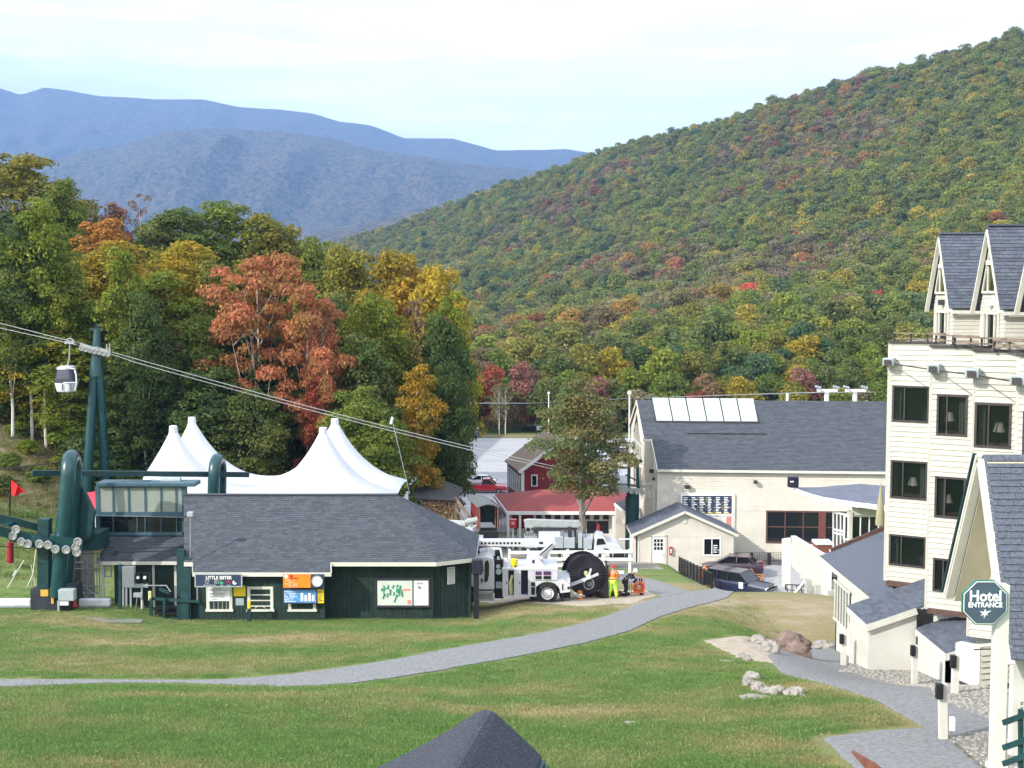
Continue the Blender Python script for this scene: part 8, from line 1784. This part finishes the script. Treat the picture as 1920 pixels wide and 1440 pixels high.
for a, b in ((1004, 1015.5), (1019, 1033)): m = MB(); PB(m, a, 1071.5, b, 1078, YT - .03, .04); m.build('upper_bin', mat('purple_bin', (.09, .03, .12), .6, .3, 3), tk); m = MB(); PB(m, a, 1080, b, 1086, YT - .03, .04); m.build('lower_bin', BLACK, tk)
m = MB(); PB(m, 994, 1089, 1005, 1117, YT + .02, .3); m.build('shelf_frame', TWH, tk); m = MB(); PB(m, 996, 1092, 1003, 1099, YT - .02, .05); PB(m, 996, 1101, 1003, 1115, YT - .02, .05); m.build('shelf_opening', BLACK, tk)
wc = W(1026.5, 1113, YT + .25); r = .525; ar = [(1007, 1117)] + [(1026.5 + 24 * math.cos(math.pi * (1 - k / 10)), 1112 - 22 * math.sin(math.pi * (1 - k / 10))) for k in range(11)] + [(1050, 1112), (1069, 1110), (1069, 1096), (1058, 1088), (1003, 1088), (1003, 1117)]
pprism(ar, YT, .35).build('rear_fender', TWH, tk); m = MB(); PB(m, 1046, 1085, 1069, 1096, YT + .35, 1.9); m.build('tail_box', TWH, tk); m = MB(); PB(m, 1064, 1100, 1068, 1105, YT - .02, .04); PB(m, 1054, 1095, 1056, 1107, YT - .02, .03); m.build('latch', BLACK, tk)
def twheel(px, py, Y, r, w, par, back=True):
    c_ = W(px, py, Y); m = MB(); m.lathe((0, 0, 0), [(r * .60, -w / 2), (r * .92, -w / 2), (r, -w * .35), (r, w * .35), (r * .92, w / 2), (r * .60, w / 2)], 26, caps=False); m.v = [(c_.x + v[0], c_.y + w / 2 + v[2], c_.z + v[1]) for v in m.v]; t = m.build('wheel', RUBBER, par, smooth=True)
    m = MB(); m.lathe((0, 0, 0), [(.01, -w * .30), (r * .30, -w * .32), (r * .35, -w * .12), (r * .52, -w * .12), (r * .60, -w * .42), (r * .62, w * .4), (.01, w * .4)], 22); m.v = [(c_.x + v[0], c_.y + w / 2 + v[2], c_.z + v[1]) for v in m.v]; m.build('rim', WHITE, t, smooth=True)
    m = MB()
    for k in range(10): a = k * math.pi / 5; m.cyl((c_.x + math.cos(a) * r * .44, c_.y + w * .35, c_.z + math.sin(a) * r * .44), (c_.x + math.cos(a) * r * .44, c_.y + w * .39, c_.z + math.sin(a) * r * .44), r * .055, 6)
    m.build('rim_holes', BLACK, t); return t
twheel(1026.5, 1113, YT - .02, r, .30, tk); twheel(1010, 1113, YT + 1.9, r, .30, tk); twheel(875, 1113, YT, r, .30, tk); twheel(878, 1113, YT + 1.9, r, .3, tk)
bm_ = pprism([(845, 1013), (870, 1012), (1020, 1012), (1032, 1007), (1040, 1011), (1038, 1020), (1020, 1026), (870, 1024), (845, 1022)], YT + 1.0, .38); bm_.build('boom', TWH, tk, bevel=.03)
for k in range(15): m = MB(); c_ = W(875 + k * 7.05 + (28 if k > 40 else 0), 1018.5, YT + .99); m.cyl(c_, c_ + Vector((0, .02, 0)), .062, 12); m.build('boom_hole', BLACK, tk)
pprism([(1040, 1010), (1044, 1022), (1010, 1056), (996, 1062), (990, 1052), (1016, 1034), (1032, 1018)], YT + .8, .4).build('lower_boom', TWH, tk, bevel=.03); pprism([(986, 1067), (988, 1046), (1008, 1046), (1020, 1058), (1022, 1067)], YT + .6, 1.0).build('pedestal', TWH, tk, bevel=.04)
m = MB(); PB(m, 998, 1050, 1002, 1056, YT + .57, .04); PB(m, 1011, 1016, 1018, 1020, YT + .98, .03); m.bar(W(1012, 1041, YT + .7), W(1036, 1020, YT + .7), .06); m.build('boom_marks', BLACK, tk)
pprism([(912, 1026), (938, 1027), (936, 1043), (913, 1043)], YT + 1.0, .8).build('bucket', mat('bucket_grey', (.58, .60, .60), .5, .1, 2, dirt=.4, dirtcol=(.55, .25, .2)), tk, bevel=.04); m = MB(); PB(m, 928, 1031, 938, 1042, YT + .97, .03); m.build('bucket_grille', BLACK, tk)
m = MB(); m.tube([W(893, 1025, YT + 1), W(889, 1035, YT + 1), (W(891, 1045, YT + 1))], .07, 6); PB(m, 893, 1026, 899, 1042, YT + 1, .3); m.build('hydraulic_hoses', BLACK, tk)
m = MB(); m.bar(W(934, 1044, YT + .4), W(936, 1067, YT + .4), .12); m.bar(W(938, 1027, YT + .6), W(945, 1062, YT + .5), .08); PB(m, 944, 1048, 951, 1064, YT + .3, .3); m.build('boom_rest', TWH, tk)
m = MB(); PB(m, 1052, 1110, 1057, 1132, YT + .2, .2); m.build('outrigger', BLACK, tk); m = MB(); PB(m, 1049, 1108, 1070, 1122, YT + .8, 1.2); m.build('hitch', BLACK, tk, bevel=.05)
yb_ = thing('yellow_bag', 'bright yellow tool bag standing on top of the truck body', 'bag', W(964, 1067, YT + .4)); m = MB(); m.lathe(W(964, 1066.5, YT + .5), [(.13, 0), (.16, .1), (.20, .35), (.19, .50), (.14, .52)], 12); m.build('bag_body', YELLOW, yb_, smooth=True); m = MB(); m.box(W(966, 1062, YT + .3), (.1, .04, .08)); m.build('patch', BLACK, yb_)
# cable reel
YR_ = 64.0; rl_ = thing('cable_reel', 'huge black ribbed cable reel held by a white yoke behind the truck', 'cable reel', P(1095, 1128)); ax = Vector((.24, -.97, 0)).normalized(); cf = W(1099, 1077, YR_ - .35); rr_ = 1.04; ex = Vector((ax.y, -ax.x, 0)) * -1; ez = Vector((0, 0, 1))
RB = mat('reel_black', (.016, .014, .022), .5, .25, 4, .2, 20)
for nm, c_ in (('front_flange', cf), ('rear_flange', cf - ax * .95)):
    m = MB(); n = 48; ring_ = lambda rad, off: [c_ + ax * off + (ex * math.cos(2 * math.pi * k / n) + ez * math.sin(2 * math.pi * k / n)) * rad for k in range(n)]
    m.loft([ring_(rr_, 0), ring_(rr_, .07)]); m.tube([c_ + ax * .07 + (ex * math.cos(2 * math.pi * k / n) + ez * math.sin(2 * math.pi * k / n)) * rr_ for k in range(n)], .035, 6, closed=True); m.build(nm, RB, rl_)
m = MB(); m.cyl(cf - ax * .95, cf, .62, 32); m.build('drum', RB, rl_, smooth=True); m = MB(); m.cyl(cf - ax * .9, cf - ax * .06, .9, 40); m.build('wound_cable', mat('cable_black', (.02, .018, .025), .45, .2, 8, .4, 60), rl_, smooth=True)
for k in range(36):
    a = 2 * math.pi * k / 36; d_ = ex * math.cos(a) + ez * math.sin(a); m = MB(); m.bar(cf + ax * .09 + d_ * .36, cf + ax * .09 + d_ * (rr_ - .04), .035, .05, up=ax); m.build('rib', mat('rib_grey', (.05, .048, .06), .35, .2, 6), rl_)
m = MB(); m.cyl(cf + ax * .05, cf + ax * .16, .30, 24); m.build('hub', BLACK, rl_); m = MB(); m.cyl(cf + ax * .16, cf + ax * .24, .12, 12); m.bar(cf + ax * .2 + ex * -.1, cf + ax * .2 + ez * .2, .1); m.box(cf + ax * .2 + ez * .14 + ex * -.10, (.14, .1, .16)); m.build('hub_fitting', mat('brass_fitting', (.45, .45, .22), .5), rl_)
m = MB(); m.bar(W(1068, 1097, YR_ - .75), W(1098, 1086, YR_ - .75), .13, .16); m.bar(W(1098, 1086, YR_ - .75), W(1122, 1076, YR_ - .70), .10, .12); m.cyl(W(1104, 1081, YR_ - .8), W(1104, 1081, YR_ - .6), .13, 14); m.bar(W(1103, 1084, YR_ - .76), W(1108, 1066, YR_ - .76), .1); m.build('yoke_arm', TWH, rl_)
m = MB(); m.ring(W(1104, 1095, YR_ - .72), ax, .27, .03, 28, 8); m.build('drive_ring', STEEL, rl_); m = MB(); m.cyl(W(1105, 1095, YR_ - .68), W(1105, 1095, YR_ - .5), .18, 18); m.build('drive_motor', mat('motor_grey', (.06, .065, .07), .5), rl_, smooth=True)
pprism([(1126, 1128), (1127, 1108), (1138, 1084), (1139, 1060), (1141, 1062), (1141, 1128)], YR_ - .5, 1.5).build('frame_leg', BLACK, rl_)
m = MB(); m.tube([W(1070, 1113, 63), W(1077, 1118, 63), W(1086, 1121, 63)], .03, 6); m.tube([W(1071, 1110, 63), W(1080, 1117, 63), W(1090, 1121, 63)], .03, 6); tag(m.build('loose_ropes', mat('rope_tan', (.42, .38, .28), .8)), 'pale ropes lying between truck tail and orange cone', 'rope')
for i, (px, lab) in enumerate(((1090, 'squat orange and white cone under the cable reel'),)):
    p = P(px, 1129); t_ = thing('traffic_cone', lab, 'cone', p); p.y = 63.2; p.z = G(p.x, 63.2); m = MB(); m.lathe(p, [(.20, 0), (.20, .04), (.16, .05), (.15, .22)], 16); m.lathe(p + Vector((0, 0, .32)), [(.13, 0), (.12, .12), (.05, .16)], 16); m.build('cone_body', ORANGE, t_, smooth=True); m = MB(); m.lathe(p + Vector((0, 0, .22)), [(.15, 0), (.135, .10)], 16); m.build('white_band', PRINT, t_, smooth=True)
for i, (a, b, c_, lab) in enumerate((((1096, 1119), (1113, 1120), (.10, .035, .05), 'dark maroon rolled bundle under the reel'), ((1112, 1117), (1127, 1120), (.22, .13, .04), 'brown rolled bundle beside the reel leg'), ((1143, 1122), (1170, 1121), (.14, .07, .045), 'brown bundle between the two workers'))):
    A_, B_ = W(*a, 64.6), W(*b, 64.6); A_.z = G(A_.x, 64.6) + .16; B_.z = G(B_.x, 64.6) + .16; m = MB(); m.tube([A_, A_.lerp(B_, .3) + Vector((0, 0, .04)), A_.lerp(B_, .7), B_], [.13, .17, .16, .11], 10); tag(m.build('rolled_bundle', mat('bundle_%d' % i, c_, .85, .25, 5, .4, 20), smooth=True), lab, 'bundle')
# generator cart
ct = thing('cable_cart', 'orange wire cart with a coiled orange hose at its end', 'cart', P(1190, 1126)); yk = 65.2; g_ = G(W(1190, 0, yk).x, yk)
def cg(px, h, y=yk): w = W(px, 1100, y); return Vector((w.x, y, g_ + h))
m = MB()
for y in (yk - .3, yk + .3):
    for h in (.08, .35, .62): m.tube([cg(1172, h, y), cg(1208, h, y)], .018, 5)
    for k in range(10): m.tube([cg(1172 + k * 4, .04, y), cg(1172 + k * 4, .64, y)], .014, 5)
    m.tube([cg(1172, .62, y), cg(1175, .98, y), cg(1192, 1.02, y), cg(1208, .95, y), cg(1208, .62, y)], .018, 5)
for px in (1172, 1190, 1208): m.tube([cg(px, .62, yk - .3), cg(px, .62, yk + .3)], .018, 5)
m.build('wire_cage', mat('cart_orange_steel', (.42, .12, .05), .5, .3, 6), ct); m = MB()
for k in range(7): m.ring(cg(1198, .48, yk - .30 + k * .02), (0, 1, 0), .30 - k * .025, .035, 24, 6)
m.build('hose_coil', mat('hose_orange', (.80, .16, .05), .5, .15, 6), ct); m = MB()
for px in (1194, 1199, 1203): m.box(cg(px, .80, yk - .2), (.07, .1, .30))
m.build('handles', BLACK, ct); 
for px in (1178, 1203): m = MB(); m.cyl(cg(px, .10, yk - .36), cg(px, .10, yk - .30), .11, 12); m.build('wheel', RUBBER, ct)
# ---- people
SKIN = mat('skin', (.45, .27, .19), .6, .05, 6)
def skinned(name, J, E, m_, parent, sub=2, root='pelvis'):
    names = list(J); me = bpy.data.meshes.new(name); me.from_pydata([J[n][:3] for n in names], [(names.index(a), names.index(b)) for a, b in E], []); o = bpy.data.objects.new(name, me); COL.objects.link(o)
    md = o.modifiers.new('skin', 'SKIN'); md.use_smooth_shade = True; md.branch_smoothing = .3
    if not me.skin_vertices: bpy.context.view_layer.objects.active = o
    for i, n in enumerate(names): sv = me.skin_vertices[0].data[i]; r = J[n][3]; sv.radius = r if isinstance(r, tuple) else (r, r); sv.use_root = (n == root)
    s = o.modifiers.new('sub', 'SUBSURF'); s.levels = sub; s.render_levels = sub
    dg = bpy.context.evaluated_depsgraph_get(); em = bpy.data.meshes.new_from_object(o.evaluated_get(dg)); bpy.data.objects.remove(o)
    em.materials.clear(); em.materials.append(m_); em.polygons.foreach_set('use_smooth', [True] * len(em.polygons)); q = bpy.data.objects.new(name, em); COL.objects.link(q); q.parent = parent; WM[q] = WM[parent]; return q
def person(label, loc, rz, J, tops, legs, boots, helm, stripes, head_dir=(1, 0, 0)):
    p = thing('person', label, 'person', loc, rz)
    E = [('pelvis', 'waist'), ('waist', 'chest'), ('chest', 'neck'), ('neck', 'head'), ('head', 'crown')]
    for s in 'lr':
        E += [('chest', 'sh' + s), ('sh' + s, 'el' + s), ('el' + s, 'wr' + s), ('wr' + s, 'pa' + s), ('pelvis', 'hp' + s), ('hp' + s, 'kn' + s), ('kn' + s, 'an' + s), ('an' + s, 'to' + s)]
        w, q = Vector(J['wr' + s][:3]), Vector(J['pa' + s][:3]); d = (q - w).normalized(); side = d.cross(Vector((0, 1, 0))); side = side.normalized() if side.length > .1 else Vector((1, 0, 0))
        for k in range(4): b_ = q + side * (k - 1.5) * .02; J['f%d%s' % (k, s)] = (*b_, .010); J['g%d%s' % (k, s)] = (*(b_ + d * (.045 - .004 * abs(k - 1))), .009); J['h%d%s' % (k, s)] = (*(b_ + d * (.07 - .006 * abs(k - 1)) + Vector((0, 0, -.012))), .008); E += [('pa' + s, 'f%d%s' % (k, s)), ('f%d%s' % (k, s), 'g%d%s' % (k, s)), ('g%d%s' % (k, s), 'h%d%s' % (k, s))]
        t = w.lerp(q, .5) + side * -.045; J['t' + s] = (*t, .012); J['u' + s] = (*(t + d * .04 + side * -.01), .010); E += [('pa' + s, 't' + s), ('t' + s, 'u' + s)]
    body = skinned('body', J, E, SKIN, p, 1)
    def sub(ks, gm, grow, E2, name, m_, root, over={}):
        JJ = {k: (*J[k][:3], (J[k][3] + grow) if not isinstance(J[k][3], tuple) else tuple(v + grow for v in J[k][3])) for k in ks}; JJ.update(over); return skinned(name, JJ, E2, m_, p, 2, root)
    sub(['pelvis', 'waist', 'chest', 'shl', 'shr', 'ell', 'elr', 'wrl', 'wrr'], 0, .034, [('pelvis', 'waist'), ('waist', 'chest'), ('chest', 'shl'), ('chest', 'shr'), ('shl', 'ell'), ('shr', 'elr'), ('ell', 'wrl'), ('elr', 'wrr')], 'jacket', tops, 'pelvis')
    sub(['pelvis', 'hpl', 'hpr', 'knl', 'knr', 'anl', 'anr'], 0, .030, [('pelvis', 'hpl'), ('pelvis', 'hpr'), ('hpl', 'knl'), ('hpr', 'knr'), ('knl', 'anl'), ('knr', 'anr')], 'trousers', legs, 'pelvis')
    for s in 'lr':
        a, t = Vector(J['an' + s][:3]), Vector(J['to' + s][:3]); m = MB(); m.tube([a + Vector((0, 0, .05)), a + Vector((0, 0, -.03)), a.lerp(t, .5) + Vector((0, 0, -.01)), t + Vector((0, 0, .0))], [.06, .062, .055, .04], 10); m.build('boot', boots, p, smooth=True, local=True)
    hd, cr_ = Vector(J['head'][:3]), Vector(J['crown'][:3]); up_ = (cr_ - hd).normalized(); c_ = hd + up_ * .045
    M_ = Matrix.Translation(c_) @ up_.to_track_quat('Z', 'X').to_matrix().to_4x4(); m = MB(); m.lathe((0, 0, 0), [(.155, -.005), (.158, .0), (.128, .015), (.125, .06), (.10, .11), (.055, .14), (.005, .148)], 18); m.v = [tuple(M_ @ Vector(v)) for v in m.v]; m.build('hard_hat', helm, p, smooth=True, local=True)
    hdv = Vector(head_dir).normalized(); fc = hd + hdv * .085; m = MB()
    for s in (-1, 1): e = fc + Vector((-hdv.y, hdv.x, 0)) * .032 * s + up_ * .012; m.cyl(e - hdv * .01, e + hdv * .012, .012, 8)
    m.build('eyes', BLACK, p, local=True); m = MB(); m.bar(fc + hdv * .005 + up_ * .01, fc + hdv * .028 - up_ * .025, .022); m.build('nose', SKIN, p, local=True); m = MB(); m.box(fc + hdv * .004 - up_ * .055, (.03, .045, .01)); m.build('mouth', mat('lip_colour', (.3, .12, .1), .6), p, local=True)
    for (a, b, r, mm) in stripes: m = MB(); m.ring(a, b, r, .022, 18, 4); m.build('reflective_band', mm, p, local=True)
    return p
HIV = mat('lime_hi_vis', (.42, .80, .06), .7, .08, 4); HIY = mat('yellow_reflective', (.80, .80, .15), .5, .05, 5); HIO = mat('orange_hi_vis', (.85, .15, .02), .7, .1, 4); SILV = mat('silver_reflective', (.62, .64, .62), .4, .05, 5); NVJ = mat('navy_jacket', (.018, .020, .045), .8, .2, 5)
J1 = dict(pelvis=(0, 0, .93, (.13, .10)), waist=(0, 0, 1.08, (.125, .10)), chest=(.01, 0, 1.32, (.16, .11)), neck=(.02, 0, 1.50, .055), head=(.04, 0, 1.61, (.085, .095)), crown=(.04, 0, 1.70, .07),
          shl=(.0, .19, 1.42, .065), ell=(.10, .27, 1.15, .05), wrl=(.32, .20, 1.08, .034), pal=(.40, .18, 1.08, .04), shr=(.0, -.19, 1.42, .065), elr=(.08, -.27, 1.15, .05), wrr=(.30, -.20, 1.06, .034), par=(.38, -.18, 1.06, .04),
          hpl=(0, .10, .88, .095), knl=(.03, .15, .48, .065), anl=(-.01, .20, .08, .045), tol=(.15, .23, .035, .035), hpr=(0, -.10, .88, .095), knr=(.03, -.15, .48, .065), anr=(-.01, -.20, .08, .045), tor=(.15, -.23, .035, .035))
zv = Vector((0, 0, 1))
p1 = W(1149, 1128, 63.6); p1.z = G(p1.x, 63.6)
person('worker seen from behind with red hard hat, orange vest and lime trousers', p1, R(70), J1, HIO, HIV, mat('tan_boot', (.35, .30, .08), .8), RED,
       [((.0, 0, 1.10), (0, 0, 1), .155, HIY), ((-.01, .20, .26), zv, .085, HIY), ((-.01, -.20, .26), zv, .085, HIY), ((.0, .17, .40), zv, .095, HIY), ((.0, -.17, .40), zv, .095, HIY), ((0.02, .10, 1.26), (1, .15, .5), .14, HIY), ((.02, -.10, 1.26), (1, -.15, .5), .14, HIY)], (1, 0, 0))
J2 = dict(pelvis=(0, 0, .88, (.125, .10)), waist=(.07, 0, 1.02, (.12, .10)), chest=(.26, 0, 1.20, (.15, .11)), neck=(.40, 0, 1.31, .055), head=(.49, 0, 1.36, (.085, .095)), crown=(.555, 0, 1.42, .07),
          shl=(.30, .18, 1.25, .065), ell=(.42, .22, .98, .05), wrl=(.56, .14, .80, .034), pal=(.62, .12, .76, .04), shr=(.30, -.18, 1.25, .065), elr=(.42, -.22, .98, .05), wrr=(.56, -.14, .80, .034), par=(.62, -.12, .76, .04),
          hpl=(0, .10, .83, .09), knl=(.08, .12, .46, .062), anl=(.0, .14, .08, .044), tol=(.15, .15, .035, .035), hpr=(0, -.10, .83, .09), knr=(.06, -.12, .46, .062), anr=(-.08, -.14, .08, .044), tor=(.07, -.16, .035, .035))
p2 = W(1172, 1127, 64.4); p2.z = G(p2.x, 64.4)
person('worker in navy jacket and white hard hat bending over the orange cart', p2, R(-12), J2, NVJ, mat('navy_trousers', (.016, .016, .03), .8, .2, 5), BLACK, WHITE,
       [((.10, 0, 1.03), (.6, 0, .8), .150, SILV), ((.20, 0, 1.13), (.6, 0, .8), .165, SILV), ((0, .14, .26), zv, .08, SILV), ((-.05, -.14, .26), zv, .08, SILV), ((.42, -.22, .98), (.4, 0, -1), .075, SILV)], (.8, 0, -.5))
# ---- second truck (digger derrick) behind the fence
Y2 = 84.0; t2 = thing('derrick_truck', 'second white utility truck with folded grey derrick boom before the red-roofed pavilion', 'truck', P(1080, 1055)); t2.location.y = Y2 + 1; WM[t2] = Matrix.Translation(t2.location)
pprism([(1113, 1036), (1116, 1012), (1122, 1006), (1134, 1008), (1140, 1018), (1160, 1022), (1168, 1030), (1170, 1044), (1113, 1044)], Y2, 2.3).build('cab', TWH, t2, bevel=.06); pprism([(1118, 1022), (1120, 1010), (1131, 1010), (1136, 1020)], Y2 - .03, .04).build('side_window', GLASSD, t2); m = MB(); PB(m, 1150, 1036, 1171, 1046, Y2 - .05, 2.4); m.build('front_bumper', BLACK, t2)
m = MB(); PB(m, 980, 1028, 1115, 1036, Y2 + .3, 1.8); m.build('chassis', BLACK, t2); 
for a, b, c_, d in ((1040, 1006, 1056, 1028), (1057, 1008, 1078, 1028), (985, 1014, 1008, 1028), (1084, 1002, 1092, 1028), (1094, 1010, 1110, 1030)): m = MB(); PB(m, a, c_ if False else b, c_, d, Y2 + .1, 1.8); m.build('tool_bin', mat('bin_grey', (.36, .39, .42), .5, .06, 3), t2, bevel=.02)
m = MB(); PB(m, 1010, 997, 1050, 1017, Y2 + .2, .1); m.build('canvas_panel', mat('pale_panel', (.60, .66, .66), .6, .04, 2), t2)
pprism([(982, 976), (990, 974), (1086, 977), (1090, 984), (1084, 990), (995, 988), (984, 984)], Y2 + .9, .4).build('boom', mat('boom_grey', (.34, .36, .36), .45, .08, 3), t2, bevel=.03)
pprism([(983, 985), (1000, 987), (1004, 999), (988, 1000)], Y2 + .8, .5).build('boom_head', mat('boom_grey', (.34, .36, .36)), t2, bevel=.03); m = MB(); c_ = W(990, 993, Y2 + .75); m.cyl(c_, c_ + Vector((0, .05, 0)), .14, 14); m.build('winch_drum', BLACK, t2)
m = MB(); m.bar(W(996, 992, Y2 + .6), W(1082, 991, Y2 + .6), .10, .16); m.bar(W(1000, 997, Y2 + .6), W(1040, 998, Y2 + .6), .14, .18); m.bar(W(1068, 988, Y2 + .3), W(1070, 1028, Y2 + .3), .28, .3); m.bar(W(1079, 992, Y2 + .5), W(1077, 1022, Y2 + .5), .12); m.build('auger', mat('dark_machinery', (.035, .032, .04), .5, .3, 5), t2)
for k in range(5): m = MB(); m.tube([W(984 + k * 4.5, 1000, Y2 + .4), W(982 + k * 5, 1026, Y2 + .3)], .05, 6); m.build('control_lever', STEEL, t2)
for px in (1135, 1060, 1000): twheel(px, 1041, Y2 - .02, .50, .3, t2)
# ---- tracked crane trailer at the left, behind the booth
Y3 = 78.0; t3 = thing('crane_trailer', 'pale crane trailer with folded lattice arms half hidden behind the booth', 'trailer', P(880, 1060)); t3.location.y = Y3; WM[t3] = Matrix.Translation(t3.location); GRM = mat('crane_grey', (.46, .48, .47), .5, .1, 3)
m = MB(); m.bar(W(818, 977, Y3), W(872, 981, Y3), .28, .26); m.bar(W(872, 978, Y3), W(895, 972, Y3), .18, .2); m.bar(W(818, 975, Y3), W(822, 990, Y3), .15); m.bar(W(829, 984, Y3), W(868, 986, Y3), .12, .12); m.build('crane_arm', GRM, t3)
m = MB()
for (a, b) in (((866, 980), (861, 1012)), ((872, 984), (866, 1010)), ((842, 984), (844, 1012)), ((878, 972), (882, 990)), ((884, 980), (896, 978)), ((886, 988), (894, 984)), ((862, 1010), (885, 1000)), ((830, 990), (842, 1004))): m.bar(W(*a, Y3 + .1), W(*b, Y3 + .1), .10)
for k in range(7): m.bar(W(846, 986 + k * 4, Y3 + .2), W(862, 986 + k * 4, Y3 + .2), .08, .10)
m.build('lattice', GRM, t3); pprism([(862, 1000), (878, 993), (886, 996), (888, 1010), (862, 1012)], Y3 + .3, 1.2).build('machine_cab', TWH, t3, bevel=.04); m = MB(); PB(m, 838, 1012, 905, 1020, Y3 + .1, 1.6); m.build('deck', TWH, t3); m = MB(); PB(m, 828, 994, 842, 1006, Y3 + .2, .6); m.build('blue_tarp', mat('blue_tarp', (.03, .05, .28), .6), t3)
for px in (850, 890): twheel(px, 1032, Y3, .48, .28, t3)
